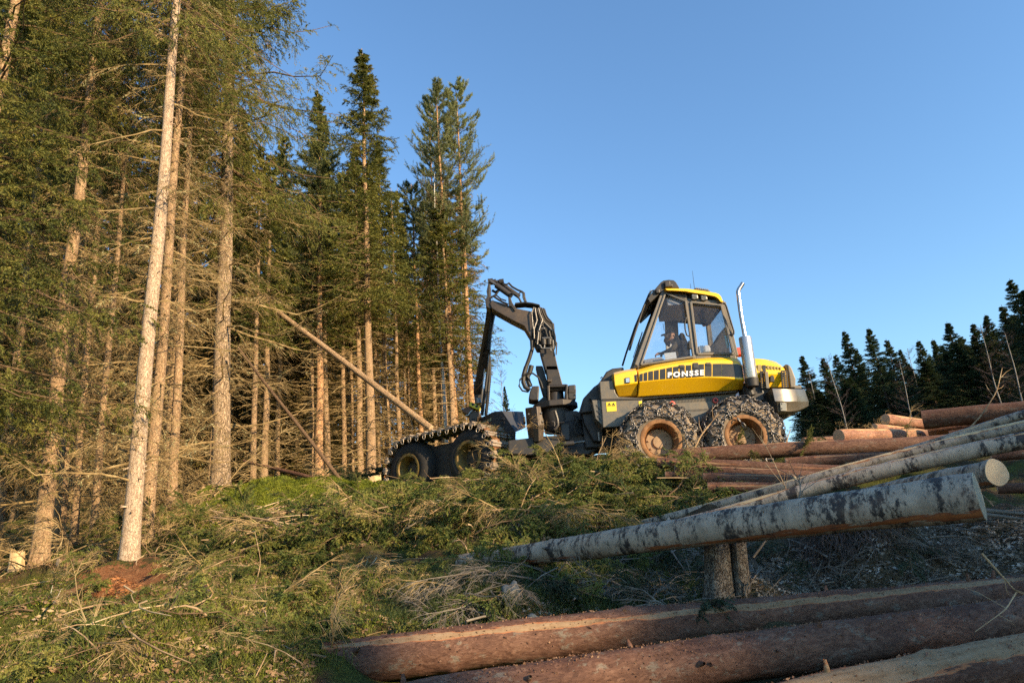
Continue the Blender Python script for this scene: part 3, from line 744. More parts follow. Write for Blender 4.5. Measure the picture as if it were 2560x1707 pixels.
# low green spruces farther in, closing the view between the trunks
rng = RS(80)
for i in range(75):
    Y = rng.uniform(24, 62); px = rng.uniform(-300, 1085)
    b = vat(px, 1100, Y); x = b[0]; g = gz(x, Y)
    lim = np.interp(px, [-300, 560, 640, 900, 1000, 1085], [100, 150, 520, 560, 620, 820]); H = np.clip(vat(px, lim + rng.uniform(0, 200), Y)[2] - g, 5, 16)
    plant(fill[rng.randint(2)], (x, Y, g - .1), name='spruce_tree', label='bushy olive-green spruce deep in the forest, filling the gaps between trunks', group='bushy spruces deep in the forest', H=H, yaw=rng.uniform(0, 6.28), wscale=rng.uniform(.9, 1.3))

# ---------------------------------------------------------------- dark spruces across the clearing on the right
rt = [(1840, 815, 60), (1888, 820, 66), (1918, 812, 72), (1938, 758, 62), (1994, 752, 60), (2035, 778, 64), (2108, 780, 62), (2142, 778, 66), (2175, 738, 56),
      (2233, 742, 54), (2262, 722, 52), (2318, 640, 46), (2300, 700, 50), (2352, 662, 44), (2160, 790, 72), (2065, 800, 75), (1965, 800, 78), (2205, 770, 66), (2395, 600, 44), (2440, 560, 42), (2500, 520, 40)]
kinds = ['sparse', 'dense', 'broad']
names_r = ['leftmost dark spruce seen right above the rear of the machine', 'small dark spruce, second from the left across the clearing', 'low dark spruce, third from the left across the clearing',
 'tall narrow dark spruce, fourth from the left across the clearing', 'tall dark spruce with brown cones, fifth from the left across the clearing', 'pointed dark spruce right beside the brown-coned one',
 'first dark spruce right of the gap in the far treeline', 'blunt-topped dark spruce near the middle of the far treeline', 'tall slender dark spruce standing proud in the right half of the far treeline',
 'ragged thin-topped dark spruce left of the highest group', 'dark spruce at the left shoulder of the highest group', 'highest spire of the far treeline at the right', 'dark spruce tucked left under the highest spire',
 'dark spruce cut by the right edge just below the spire']
for i, (tx, ty, Y) in enumerate(rt):
    pt = vat(tx, ty, Y); fx = pt[0]; g = gz(fx, Y)
    plant(dark[i % 3], (fx, Y, g - .2), name='spruce_tree', label=names_r[i] if i < len(names_r) else 'dark spruce in the far treeline beyond the clearing', H=pt[2] - g + .2,
          group=None if i < len(names_r) else 'dark spruces beyond the clearing', yaw=i * 1.3, wscale=rng.uniform(1.05, 1.3))
k = 0
rng = RS(78)
for i in range(95):
    px = rng.uniform(1835, 2700); Y = rng.uniform(50, 95); lim = np.interp(px, [1835, 1900, 2000, 2100, 2200, 2300, 2352, 2700], [885, 860, 825, 830, 785, 720, 700, 600])
    pt = vat(px, lim + rng.uniform(-8, 40), Y); g = gz(pt[0], Y)
    plant(dark[rng.randint(3)], (pt[0], Y, g - .2), name='spruce_tree', label='dark spruce in the far treeline beyond the clearing', group='dark spruces beyond the clearing', H=max(5, pt[2] - g + .2), yaw=rng.uniform(0, 6), wscale=rng.uniform(1.0, 1.4))
for (fx, fy, tx, ty, Y, lab) in [(1948, 990, 1905, 850, 47, 'thin white birch stem in front of the far dark spruces, the left one'), (2098, 960, 2075, 860, 46, 'thin white birch stem in front of the middle of the far treeline'),
        (2290, 890, 2262, 780, 42, 'thin white birch stem below the highest dark spruces'), (2335, 900, 2318, 800, 40, 'thin white birch stem nearest the right edge')]:
    b = vat(fx, fy, Y); tp = vat(tx, ty, Y); g = gz(b[0], Y)
    plant(birch_q, (b[0], Y, g - .1), (tp[0] + (tp[0] - b[0]) * .2, Y, tp[2] + 1.0), name='birch_tree', label=lab, yaw=fx * .1, wscale=1.1)
for (tx, ty, Y, lab) in [(1858, 850, 56, 'bare reddish birch above the rear bumper'), (1150, 850, 60, 'bare pinkish birch beside the crane hoses'), (2085, 800, 64, 'bare pale birch in the gap of the far treeline')]:
    pt = vat(tx, ty, Y); g = gz(pt[0], Y); plant(birch_q, (pt[0], Y, g - .1), (pt[0], Y, pt[2]), name='birch_tree', label=lab, yaw=ty, wscale=1.3)
pt = vat(1158, 884, 48); g = gz(pt[0], 48); plant(dark[0], (pt[0], 48, g - .2), name='spruce_tree', label='small lone spruce seen between the crane arm and its column', H=pt[2] - g + .2, yaw=2, wscale=.42)

# ---------------------------------------------------------------- the forest behind the photographer that keeps the low ground in shade
def shade_pt(u, D):  # u across the sun direction, D towards the sun
    return D * .788 + u * .616, -D * .616 + u * .788
rng = RS(79)
for i in range(36):
    u = 3.0 + i * 1.95 + rng.uniform(-.3, .3); D = rng.uniform(38, 44); x, y = shade_pt(u, D); g = gz(x, y)
    ceil = CAMZ + (1.5 if u < 5 else 2.55) + rng.uniform(-.5, .5)
    H = ceil + D * .3057 - g
    if u > 16: H += (u - 16) * .16
    plant(dark[i % 3], (x, y, g - .2), name='spruce_tree', label='spruce of the wood behind the camera', group='spruces behind the camera', H=H, yaw=rng.uniform(0, 6), wscale=1.9)
for i in range(14):
    u = 6 + i * 2.2 + rng.uniform(-.7, .7); D = rng.uniform(44, 52); x, y = shade_pt(u, D); g = gz(x, y)
    plant(dark[i % 3], (x, y, g - .2), name='spruce_tree', label='spruce of the wood behind the camera', group='spruces behind the camera', H=CAMZ + 2.4 + D * .3057 - g, yaw=rng.uniform(0, 6), wscale=1.9)
# ---------------------------------------------------------------- materials of the machine
M_yel = paint('harvester_yellow', (.92, .53, .008), .28, (.50, .28, .04), .22, bmp=.0, coat=.4)
M_grey = paint('harvester_grey', (.115, .108, .092), .42, (.24, .18, .11), .6, metallic=.2)
M_cranegrey = paint('crane_grey', (.026, .023, .021), .46, (.085, .06, .038), .4, metallic=.1)
M_crane_brown = paint('boom_paint', (.055, .042, .032), .42, (.15, .10, .06), .5, metallic=.25)
M_dark = paint('black_steel', (.022, .021, .021), .5, (.07, .055, .04), .45)
M_black = paint('black_rubber', (.012, .012, .012), .55, (.045, .038, .03), .4)
M_bump = paint('bumper_steel', (.25, .225, .18), .30, (.24, .17, .10), .3, metallic=.75, bmp=.03)
M_steel = paint('bright_steel', (.20, .19, .175), .42, (.16, .13, .10), .5, metallic=.8)
M_chrome = paint('exhaust_chrome', (.72, .64, .58), .2, (.40, .26, .18), .3, metallic=1.0, bmp=0)
M_chain = paint('chain_steel', (.22, .205, .19), .36, (.05, .04, .035), .75, metallic=.8, dscale=9)
M_tyre = paint('tyre_rubber', (.11, .09, .07), .8, (.30, .22, .14), .95, dscale=4, bmp=.4)
M_tyre_front = paint('tyre_rubber_dark', (.016, .015, .015), .75, (.045, .038, .03), .7, dscale=4, bmp=.3)
M_rim = paint('rusty_rim', (.27, .125, .04), .65, (.10, .05, .03), .9, dscale=6, bmp=.3)
M_rim_y = paint('old_yellow_rim', (.22, .14, .03), .5, (.05, .03, .02), 1.0, dscale=6, bmp=.3)
M_hubf = paint('dark_hub', (.05, .045, .04), .7, (.12, .08, .03), .7, dscale=5, bmp=.3)
M_hub = paint('muddy_hub', (.36, .24, .14), .8, (.16, .11, .08), .8, dscale=5, bmp=.4)
M_orange = paint('clip_red', (.75, .09, .06), .4, (.5, .1, .05), .3)
M_white = paint('white_print', (.80, .80, .78), .5, (.5, .45, .4), .15, bmp=0)
M_sticker = paint('warning_yellow', (.86, .66, .03), .45, (.5, .35, .05), .25, bmp=0)
M_stripe = paint('stripe_black', (.018, .016, .014), .3, (.07, .05, .03), .3, bmp=0)
M_stripe2 = paint('stripe_brown', (.30, .22, .07), .35, (.35, .22, .05), .3, bmp=0)
M_track = paint('track_steel', (.42, .36, .29), .5, (.26, .15, .08), .9, metallic=.5, dscale=9, bmp=.4)
M_mud = twotone('track_mud', (.11, .05, .025), (.26, .12, .055), 12, .95, .9, .05, c3=(.40, .24, .12))
M_hyd = paint('head_yellow', (.80, .66, .03), .4, (.25, .16, .04), .5)
M_lamp, _t, _p = _newmat('lamp_glass'); _p.inputs['Base Color'].default_value = (.55, .55, .52, 1); _p.inputs['Roughness'].default_value = .12; _p.inputs['Metallic'].default_value = .6
def glass_mat(name, tint=(.985, .988, .992), dust=.02, gl=.10):
    m = bpy.data.materials.new(name); m.use_nodes = True; t = m.node_tree; t.nodes.clear()
    o = t.nodes.new('ShaderNodeOutputMaterial'); tr = t.nodes.new('ShaderNodeBsdfTransparent'); tr.inputs[0].default_value = (*tint, 1)
    g = t.nodes.new('ShaderNodeBsdfGlossy'); g.inputs['Roughness'].default_value = .03; d = t.nodes.new('ShaderNodeBsdfDiffuse'); d.inputs[0].default_value = (.5, .47, .42, 1)
    m1 = t.nodes.new('ShaderNodeMixShader'); m2 = t.nodes.new('ShaderNodeMixShader')
    fr = t.nodes.new('ShaderNodeFresnel'); fr.inputs['IOR'].default_value = 1.45
    n1 = noise(t, coords(t), 2.2, 6, .7)
    t.links.new(math_(t, 'MULTIPLY', n1, dust * 2), m1.inputs[0])
    t.links.new(tr.outputs[0], m1.inputs[1]); t.links.new(d.outputs[0], m1.inputs[2])
    t.links.new(math_(t, 'MULTIPLY', fr.outputs[0], .6), m2.inputs[0]); t.links.new(m1.outputs[0], m2.inputs[1]); t.links.new(g.outputs[0], m2.inputs[2]); t.links.new(m2.outputs[0], o.inputs[0])
    return m
M_glass = glass_mat('cab_glass')
M_liner = paint('cab_lining', (.42, .43, .46), .8, (.15, .15, .15), .2, bmp=0)
M_cloth = twotone('seat_cloth', (.03, .032, .036), (.06, .062, .066), 20, .9, .1)
# perforated heat shield
M_shield, _t, _p = _newmat('perforated_shield')
_v = _t.nodes.new('ShaderNodeTexCoord'); _s = _t.nodes.new('ShaderNodeSeparateXYZ'); _t.links.new(_v.outputs['Object'], _s.inputs[0])
_z = math_(_t, 'SINE', math_(_t, 'MULTIPLY', _s.outputs[2], 330.0)); _a = math_(_t, 'SINE', math_(_t, 'MULTIPLY', _s.outputs[0], 330.0))
_h = ramp(_t, math_(_t, 'MULTIPLY', _z, _a), [(.12, (0,) * 3), (.2, (1,) * 3)]).outputs[0]
_t.links.new(mix(_t, _h, (.72, .70, .68), (.05, .045, .04)), _p.inputs['Base Color']); _p.inputs['Roughness'].default_value = .3; _p.inputs['Metallic'].default_value = .75

# ---------------------------------------------------------------- the harvester
YC = 13.35
HB = at(1650, 1185, YC); HB[2] = gz(HB[0], YC)
HV = thing('forest_harvester', 'yellow and grey forestry harvester with PONSSE lettering, chained rear wheels and a raised black crane', 'harvester', HB)
def mir(p): p = np.array(p, float); return np.array([p[0], 2 * YC - p[1], p[2]])
def row(f, pts, Y): return [f(a, b, Y if not hasattr(Y, '__len__') else Y[i]) for i, (a, b) in enumerate(pts)]
def off(p, dx=0, dy=0, dz=0): return np.array(p) + np.array([dx, dy, dz])

def shell(rows):
    """near-side rows (bottom to top) mirrored across the machine and closed round"""
    g = G(); R_ = [np.array(r) for r in rows]
    R_ += [np.array([mir(p) for p in r]) for r in R_[::-1]]
    return g.loft(R_, wrap=True)
TOPX = [(303,797),(450,757),(620,728),(800,706),(900,699),(1000,697),(1080,699),(1125,708),(1150,730)]
BANDX = [(312,818),(450,782),(620,752),(800,729),(900,723),(1000,723),(1085,727),(1135,740),(1163,768)]
CREX = [(322,902),(450,885),(620,870),(800,861),(900,860),(1000,864),(1085,872),(1135,878),(1178,884)]
BOTX = [(308,1018),(450,1008),(620,998),(800,985),(900,978),(1000,970),(1085,964),(1135,960),(1170,950)]
top_in = [off(p, 0, .25, .06) for p in row(Z1, TOPX, 12.40)]
shell([row(Z1, BOTX, 12.50), row(Z1, CREX, 12.272), row(Z1, BANDX, 12.27), row(Z1, TOPX, 12.40), top_in]).build('side_panel', M_yel, HV, smooth=True, sharp=24, bevel=.012)
shell([row(Z1, [(152,1017),(225,1013),(301,1006)], 12.52), row(Z1, [(120,932),(215,916),(308,903)], 12.285), row(Z1, [(112,842),(200,820),(299,806)], 12.285),
       row(Z1, [(108,822),(190,801),(292,786)], 12.42), [off(p, .0, .3, .04) for p in row(Z1, [(120,815),(190,800),(290,785)], 12.42)]]).build('nose_panel', M_yel, HV, smooth=True, sharp=24, bevel=.012)
# black stripes on the band, each a thin plate
def band_y(x, pts): return np.interp(x, [p[0] for p in pts], [p[1] for p in pts])
SB = [(325, 892), (437, 880), (536, 872), (640, 865), (800, 856), (850, 850), (995, 851), (1165, 862)]
ST = [(325, 833), (390, 815), (480, 797), (590, 776), (700, 762), (855, 750), (995, 748), (1160, 752)]
for a, b in [(322,352),(355,389),(393,436),(439,483),(488,537),(541,591),(595,645),(649,695),(699,747),(751,852),(856,915),(919,996),(992+3,1165)]:
    a += 2.2; b -= 2.2
    g = G(); pts = [(a, band_y(a, ST)), (b, band_y(b, ST)), (b, band_y(b, SB)), (a, band_y(a, SB))]
    if b > 1100: pts = [(a, 748), (1120, 751), (1152, 762), (1165, 800), (1167, 860), (a, 851)]
    g.prism(row(Z1, pts, 12.266), (0, .012, 0)); g.build('stripe', M_stripe, HV)
g = G(); g.prism(row(Z1, [(280, 840), (301, 836), (304, 892), (284, 897)], 12.281), (0, .012, 0)); g.build('stripe', M_stripe, HV)
for (a, b, c, d) in [(648, 758, 686, 782), (762, 740, 803, 785), (866, 740, 905, 760)]:
    g = G(); g.prism(row(Z1, [(a, b), (c, b - 1), (c, d), (a, d)], 12.25), (0, .02, 0)); g.build('catch', M_dark, HV, bevel=.004)
# lettering
tc_ = bpy.data.curves.new('lettering', 'FONT'); tc_.body = 'PONSSE'; tc_.size = 1.0; tc_.extrude = .02; tc_.offset = .045; tc_.space_character = 1.3; tc_.resolution_u = 3
tmp = bpy.data.objects.new('lettering_tmp', tc_); COL.objects.link(tmp)
bpy.context.view_layer.update()
me_ = bpy.data.meshes.new_from_object(tmp.evaluated_get(bpy.context.evaluated_depsgraph_get())); bpy.data.objects.remove(tmp)
vv = np.empty(len(me_.vertices) * 3); me_.vertices.foreach_get('co', vv); vv = vv.reshape(-1, 3)
A0, A1 = Z1(553, 860, 12.262), Z1(851, 838, 12.262); hgt = (Z1(553, 818, 12.262) - A0)
ex = A1 - A0; w0, w1, h1 = vv[:, 0].min(), vv[:, 0].max(), vv[:, 1].max()
P_ = A0 + ((vv[:, :1] - w0) / (w1 - w0)) * ex + (vv[:, 1:2] / h1) * hgt + vv[:, 2:3] * np.array([0, -.3, 0])
me_.vertices.foreach_set('co', (P_ - HB).astype(np.float32).ravel()); me_.update(); me_.materials.clear()
lt = link('lettering', me_, M_white, HV)

# nose lamp, stickers, clips
g = G(); g.prism(row(Z1, [(205, 862), (243, 858), (246, 903), (208, 906)], 12.262), (0, .03, 0)); nl = g.build('headlight', M_dark, HV, bevel=.005)
g = G(); g.prism(row(Z1, [(210, 867), (239, 863), (241, 898), (212, 901)], 12.256), (0, .008, 0)); g.build('lens', M_lamp, nl)
# grey bodywork below
g = G(); g.prism(row(Z1, [(345, 1032), (1108, 978), (1120, 1180), (900, 1230), (345, 1230)], 12.66), (0, 2 * (YC - 12.66), 0)); g.build('lower_frame', M_grey, HV, bevel=.01)
g = G(); g.prism(row(Z1, [(340, 1018), (1110, 962), (1110, 980), (340, 1036)], 12.56), (0, .12, 0)); g.build('sill_rail', M_grey, HV, bevel=.006)
g = G()
for i in range(56):
    u = i / 55; x, y = 425 + u * 650, 1055 + u * -38
    g.prism(row(Z1, [(x, y), (x + 5, y), (x + 8, y + 26), (x + 3, y + 26)], 12.657), (0, .01, 0))
for i in range(34):
    u = i / 33; x, y = 640 + u * 330, 1128 - u * 20; g.prism(row(Z1, [(x, y), (x + 4, y), (x + 6, y + 18), (x + 2, y + 18)], 12.657), (0, .01, 0))
lv = g.build('louvre', M_black, HV); lv['kind'] = 'stuff'
for x, y in ((590, 1076), (943, 1048)):
    c = Z1(x, y, 12.64); g = G(); g.rings(c, (0, -1, 0), [(.022, 0), (.028, .018), (.05, .014), (.058, 0)], 20); cl = g.build('tow_clip', M_orange, HV, smooth=True)
    g = G(); g.rings(c + np.array([0, -.012, 0]), (0, -1, 0), [(.0205, 0), (.0205, .012)], 16); g.build('clip_hole', M_black, cl)
g = G(); g.prism(row(Z1, [(-4, 892), (104, 886), (126, 985), (150, 1018), (345, 1026), (345, 1150), (150, 1262), (25, 1268), (15, 1120)], 12.36), (0, .55, 0)); g.build('side_box', M_grey, HV, bevel=.012)
g = G(); g.prism(row(Z1, [(20, 1034), (344, 1026), (344, 1040), (20, 1048)], 12.345), (0, .02, 0)); g.build('box_seam', M_dark, HV)
for q in ([(50, 1062), (131, 1056), (136, 1133), (57, 1139)], [(316, 1054), (342, 1051), (345, 1094), (318, 1099)]):
    g = G(); g.prism(row(Z1, q, 12.352), (0, .01, 0)); st = g.build('warning_sticker', M_sticker, HV)
    if q[0][0] == 50:
        for cx in (76, 110):
            g = G(); 
            for a, b in (((cx - 13, 1090), (cx, 1068)), ((cx, 1068), (cx + 13, 1090)), ((cx + 13, 1090), (cx - 13, 1090))): g.bar(Z1(*a, 12.348), Z1(*b, 12.348), .008, .004)
            g.bar(Z1(cx, 1075, 12.348), Z1(cx, 1084, 12.348), .01, .004)
            g.build('warning_triangle', M_stripe, st)
g = G(); g.prism(row(Z7, [(1305, 522), (1455, 515), (1505, 968), (1365, 822)], 12.42), (0, .5, 0)); sb = g.build('slotted_guard', M_grey, HV, bevel=.01)
for (x, y) in ((1370, 600), (1380, 690), (1390, 775)):
    g = G(); g.prism(row(Z7, [(x, y), (x + 14, y - 2), (x + 66, y + 70), (x + 66, y + 80), (x + 50, y + 78), (x, y + 14)], 12.415), (0, .02, 0)); g.build('slot', M_black, sb)
g = G(); g.prism(row(Z7, [(1130, 740), (1155, 500), (1340, 300), (1410, 252), (1482, 150), (1540, 55), (1640, 2), (1830, -20), (1830, 480), (1480, 700)], 12.72), (0, 1.26, 0)); g.build('front_bulkhead', M_cranegrey, HV, bevel=.03)
g = G(); g.prism(row(Z7, [(1270, 480), (1480, 420), (1480, 490), (1300, 530)], 12.6), (0, .3, 0)); g.build('bulkhead_ledge', M_dark, HV)
g = G(); g.tube(row(Z7, [(1455, 175), (1448, 160), (1462, 148), (1485, 158), (1480, 175)], 12.7), .012, 6); g.build('lifting_eye', M_dark, HV)
g = G(); g.bar(Z7(1425, 255, 12.68), Z7(1440, 400, 12.68), .05, .03); g.build('grab_bar', M_grey, HV)

# rear hood
HT = [(160, 85), (300, 88), (430, 102), (560, 128), (650, 158), (720, 212), (775, 275)]
g = shell([row(Z9, [(215, 690), (330, 686), (450, 684), (560, 683), (660, 682), (760, 681), (850, 690)], 12.52), row(Z9, [(205, 430), (330, 430), (450, 430), (560, 430), (650, 430), (750, 430), (835, 440)], 12.42),
           row(Z9, [(190, 200), (320, 205), (440, 215), (560, 232), (650, 250), (730, 290), (800, 345)], 12.47),
           row(Z9, [(180, 125), (310, 130), (435, 145), (560, 172), (640, 200), (715, 250), (785, 310)], 12.60), [off(p, 0, .35, .02) for p in row(Z9, HT, 12.6)]])
hd = g.build('rear_hood', M_yel, HV, smooth=True, sharp=30)
for a, b, c, d, m in [(268, 250, 345, 392, M_stripe2), (366, 255, 432, 380, M_stripe)] + [(455 + i * 62, 262 + i * 7, 500 + i * 58, 335 + i * 2, M_stripe2) for i in range(5)]:
    g = G(); g.prism(row(Z9, [(a, b), (c - 6, b), (c, d), (a + 8, d)], 12.43), (0, .05, 0)); g.build('hood_stripe', m, HV)
for x0, x1, y0, y1 in ((322, 420, 385, 700), (732, 838, 372, 690)):
    g = G()
    for k in range(3): x = x0 + (x1 - x0) * k / 2; g.bar(Z9(x, y0, 12.39), Z9(x + 22, y1, 12.39), .02, .02)
    n = 9
    for k in range(n): y = y0 + (y1 - y0) * k / (n - 1); s = 22 * k / (n - 1); g.bar(Z9(x0 + s, y, 12.388), Z9(x1 + s, y - 6, 12.388), .02, .03)
    g.build('hood_grille', M_black, HV)
g = G(); g.bar(Z9(432, 390, 12.36), Z9(462, 715, 12.36), .06, .05); g.build('hood_post', M_grey, HV, bevel=.006)
g = G(); g.prism(row(Z9, [(515, 470), (545, 448), (580, 455), (598, 500), (596, 585), (512, 580)], 12.40), (0, .05, 0)); g.build('hood_vent', M_black, HV, bevel=.01)
g = G(); g.prism(row(Z9, [(800, 240), (850, 228), (910, 265), (950, 325), (985, 420), (1022, 520), (1018, 700), (905, 700), (870, 400)], 12.55), (0, 1.6, 0)); rg = g.build('radiator_guard', M_grey, HV, bevel=.03)
g = G()
for k in range(22): g.prism(row(Z9, [(842 + k * 3.2, 250 + k * 19), (872 + k * 2.6, 252 + k * 19), (874 + k * 2.6, 262 + k * 19), (843 + k * 3.2, 260 + k * 19)], 12.54), (0, .03, 0))
mm = g.build('guard_slot', M_black, rg); mm['kind'] = 'stuff'
g = G(); g.prism(row(Z9, [(925, 640), (1125, 650), (1130, 715), (925, 712)], 12.8), (0, 1.1, 0)); g.build('rear_step', M_grey, HV, bevel=.01)

# rear bumper
def brow(y0, xs, ins):
    out = []
    Ys = [12.20, 12.19, 12.22, 12.32, 12.52, 12.9]
    for (x, y), Y in zip(xs, Ys): out.append(Z9(x, y, Y + ins))
    return out
bt = brow(0, [(550, 710), (700, 716), (850, 720), (1000, 722), (1110, 724), (1190, 728)], .05)
bm_ = brow(0, [(605, 965), (750, 968), (900, 968), (1050, 966), (1170, 962), (1262, 960)], 0)
bm2 = brow(0, [(640, 985), (760, 988), (900, 988), (1050, 984), (1170, 978), (1266, 974)], .012)
bb = brow(0, [(655, 1172), (760, 1170), (900, 1166), (1040, 1152), (1160, 1108), (1266, 1056)], .05)
bin_ = [off(p, 0, .35, 0) for p in bb]
shell([bin_, bb, bm2, bm_, bt, [off(p, 0, .25, 0) for p in bt]]).build('rear_bumper', M_bump, HV, smooth=True, sharp=30, bevel=.006)
g = G(); g.prism(row(Z9, [(708, 985), (835, 992), (842, 1155), (722, 1152)], 12.19), (0, .03, 0)); pl = g.build('bolted_plate', M_bump, HV, bevel=.005)
for y in (1015, 1105):
    g = G(); g.prism(row(Z9, [(735, y - 16), (750, y - 16), (752, y + 16), (738, y + 16)], 12.185), (0, .01, 0)); g.build('slot', M_black, pl)
g = G(); g.prism(row(Z9, [(640, 1275), (900, 1192), (912, 1255), (700, 1285)], 12.6), (0, .06, 0)); hk = g.build('tow_hook', M_grey, HV, bevel=.005)
g = G(); g.prism(row(Z9, [(215, 730), (560, 700), (620, 980), (660, 1180), (560, 1290), (300, 1150), (215, 900)], 12.62), (0, 1.46, 0)); g.build('rear_frame', M_dark, HV, bevel=.01)
g = G()
for k in range(5): g.prism(row(Z9, [(235 + k * 28, 735), (255 + k * 28, 733), (285 + k * 28, 800), (262 + k * 28, 805)], 12.6), (0, .03, 0))
g.build('step_tread', M_steel, HV)

# exhaust
g = G(); g.rings(Z1(1183, 533, 12.2), Z1(1236, 875, 12.2) - Z1(1183, 533, 12.2), [(.04, 0), (.112, .004), (.115, .02)] + [(.115, .78)] + [(.11, .80)], 28); mf = g.build('muffler', M_shield, HV, smooth=True)
g = G(); g.tube(row(Z1, [(1185, 535), (1172, 460), (1155, 370), (1143, 290), (1130, 185), (1128, 160), (1133, 142), (1150, 118), (1166, 92)], 12.2), [.039] * 9, 14); g.build('exhaust_pipe', M_chrome, HV, smooth=True, sharp=60)
g = G(); g.cyl(Z1(1236, 872, 12.22), Z1(1246, 935, 12.22), .125, .11, 24); g.build('exhaust_base', M_dark, HV, smooth=True)
g = G(); g.tube(row(Z1, [(1235, 905, ), (1215, 960), (1235, 1010)], 12.4), .09, 12); g.box(Z1(1230, 990, 12.6), (.35, .3, .35)); g.build('exhaust_bracket', M_dark, HV, bevel=.01)
g = G(); g.box(Z1(1137, 655, 12.75), (.15, .2, .15)); g.build('beacon', M_orange, HV, bevel=.02)

# cab ------------------------------------------------------------------
YB, YT = 12.52, 12.78
def cabY(y): return YT + (YB - YT) * np.clip((y - 160) / 600, 0, 1)
def cz(x, y, dy=0): return Z1(x, y, cabY(y) + dy)
def both(fn):
    fn(lambda p: np.array(p)); fn(mir)
Ab, At, Bt, Bb, Ct, Cb = cz(300, 768), cz(522, 158), cz(712, 232), cz(778, 695), cz(1005, 250), cz(1108, 690)
g = G()
def posts(f):
    g.bar(f(Ab), f(At), .10, .07); g.bar(f(Bt), f(Bb), .11, .06); g.bar(f(Ct), f(Cb), .10, .07)
    g.bar(f(At), f(Bt), .06, .05); g.bar(f(Bt), f(Ct), .07, .06); g.bar(f(Ab), f(Bb), .07, .06); g.bar(f(Bb), f(Cb), .14, .06)
both(posts)
for p in (Ab, At, Ct, Cb): g.bar(p, mir(p), .07, .09, up=(0, 0, 1))
g.build('cab_frame', M_grey, HV, bevel=.012)
# door and window frames, slightly proud
g = G()
dq = [cz(335, 757, -.05), cz(532, 172, -.05), cz(698, 238, -.05), cz(764, 692, -.05)]
for a, b in zip(dq, dq[1:] + dq[:1]): g.bar(a, b, .035, .03)
g.build('door_frame', M_grey, HV, bevel=.006)
g = G(); wq = [cz(742, 245, -.05), cz(990, 270, -.05), cz(1092, 665, -.05), cz(795, 670, -.05)]
for a, b in zip(wq, wq[1:] + wq[:1]): g.bar(a, b, .045, .03)
g.build('window_frame', M_grey, HV, bevel=.006)
def pane(q, name='window_pane'):
    g = G(); n = vnorm(np.cross(q[1] - q[0], q[2] - q[0])) * .006; g.prism(q, n); return g.build(name, M_glass, HV)
pane([cz(345, 752), cz(538, 178), cz(694, 243), cz(757, 686)]); pane([cz(750, 256), cz(980, 280), cz(1080, 655), cz(803, 660)])
pane([mir(p) for p in (cz(345, 752), cz(538, 178), cz(694, 243), cz(757, 686))]); pane([mir(p) for p in (cz(750, 256), cz(980, 280), cz(1080, 655), cz(803, 660))])
pane([off(Ab, 0, .06), off(At, 0, .05), off(mir(At), 0, -.05), off(mir(Ab), 0, -.06)], 'windscreen')
pane([off(Cb, 0, .06), off(Ct, 0, .05), off(mir(Ct), 0, -.05), off(mir(Cb), 0, -.06)], 'rear_window')
def handle(pts, r=.016, name='handle'):
    g = G(); g.tube(pts, r, 8); return g.build(name, M_black, HV, smooth=True)
handle([cz(705, 370, -.08), cz(692, 420, -.10), cz(696, 470, -.10), cz(708, 515, -.10), cz(728, 525, -.08)], .014)
g = G(); g.prism(row(Z1, [(722, 560), (740, 560), (748, 625), (730, 625)], 12.52), (0, .05, 0)); g.build('door_lock', M_black, HV, bevel=.005)
handle(row(Z1, [(1003, 256), (1020, 258), (1032, 280), (1062, 380), (1093, 485), (1092, 505), (1078, 520), (1062, 510)], 12.55), .018, 'mirror_rail')
fr_ = row(Z1, [(375, 312), (352, 316), (335, 335), (290, 440), (245, 570), (215, 660), (183, 765)], 13.9)
g = G(); g.tube(fr_, .02, 8); g.tube([fr_[4], Z1(262, 565, 13.9)], .018, 6); g.build('screen_rail', M_black, HV, smooth=True); g = G(); g.tube([mir(p) for p in fr_], .02, 8); g.build('screen_rail', M_black, HV, smooth=True)
g = G(); g.tube(row(Z1, [(262, 755), (300, 640), (345, 490)], 13.1), .012, 6); g.tube(row(Z1, [(345, 490), (300, 610), (270, 700)], 13.05), .007, 6); g.build('wiper', M_black, HV)
# perforated side panel under the roof
g = G(); g.prism([cz(540, 163, -.03), cz(704, 176, -.03), cz(712, 230, -.03)], (0, .05, 0)); pp = g.build('speaker_panel', M_grey, HV)
g = G()
for i in range(16):
    for j in range(7):
        x = 560 + i * 9.5; y = 170 + j * 7
        if y < 166 + (x - 540) * .36 and x < 700: g.box(cz(x, y, -.033), (.010, .006, .012))
q_ = g.build('perforation', M_black, pp); q_['kind'] = 'stuff'
# roof
RY = 12.62
rt_ = [(531, 134), (620, 133), (700, 135), (770, 143), (860, 155), (945, 170), (972, 180), (990, 200), (1008, 246)]
ru_ = [(545, 152), (620, 155), (700, 160), (765, 172), (855, 185), (930, 199), (950, 207), (965, 220), (985, 246)]
g = G(); R1 = [np.array(row(Z1, ru_, RY + .06)), np.array(row(Z1, ru_, RY)), np.array(row(Z1, rt_, RY)), np.array([off(p, 0, .12, .03) for p in row(Z1, rt_, RY)])]
R1 += [np.array([mir(p) for p in r]) for r in R1[::-1]]
g.loft(R1, wrap=True); g.build('roof', M_yel, HV, smooth=True, sharp=30, bevel=.01)
g = G(); g.prism(row(Z1, [(548, 157), (760, 176), (850, 190), (935, 205), (985, 246), (714, 232)], 12.80), (0, 2 * (YC - 12.80), 0)); g.build('roof_lining', M_dark, HV)
g = G(); g.prism([off(cz(560, 262), 0, .06), off(cz(712, 252), 0, .06), off(cz(985, 275), 0, .06), off(cz(985, 262), 0, .06, ), off(cz(712, 238), 0, .06), off(cz(545, 180), 0, .06)], (0, 2 * (YC - 12.86), 0)); g.build('headliner', M_liner, HV)
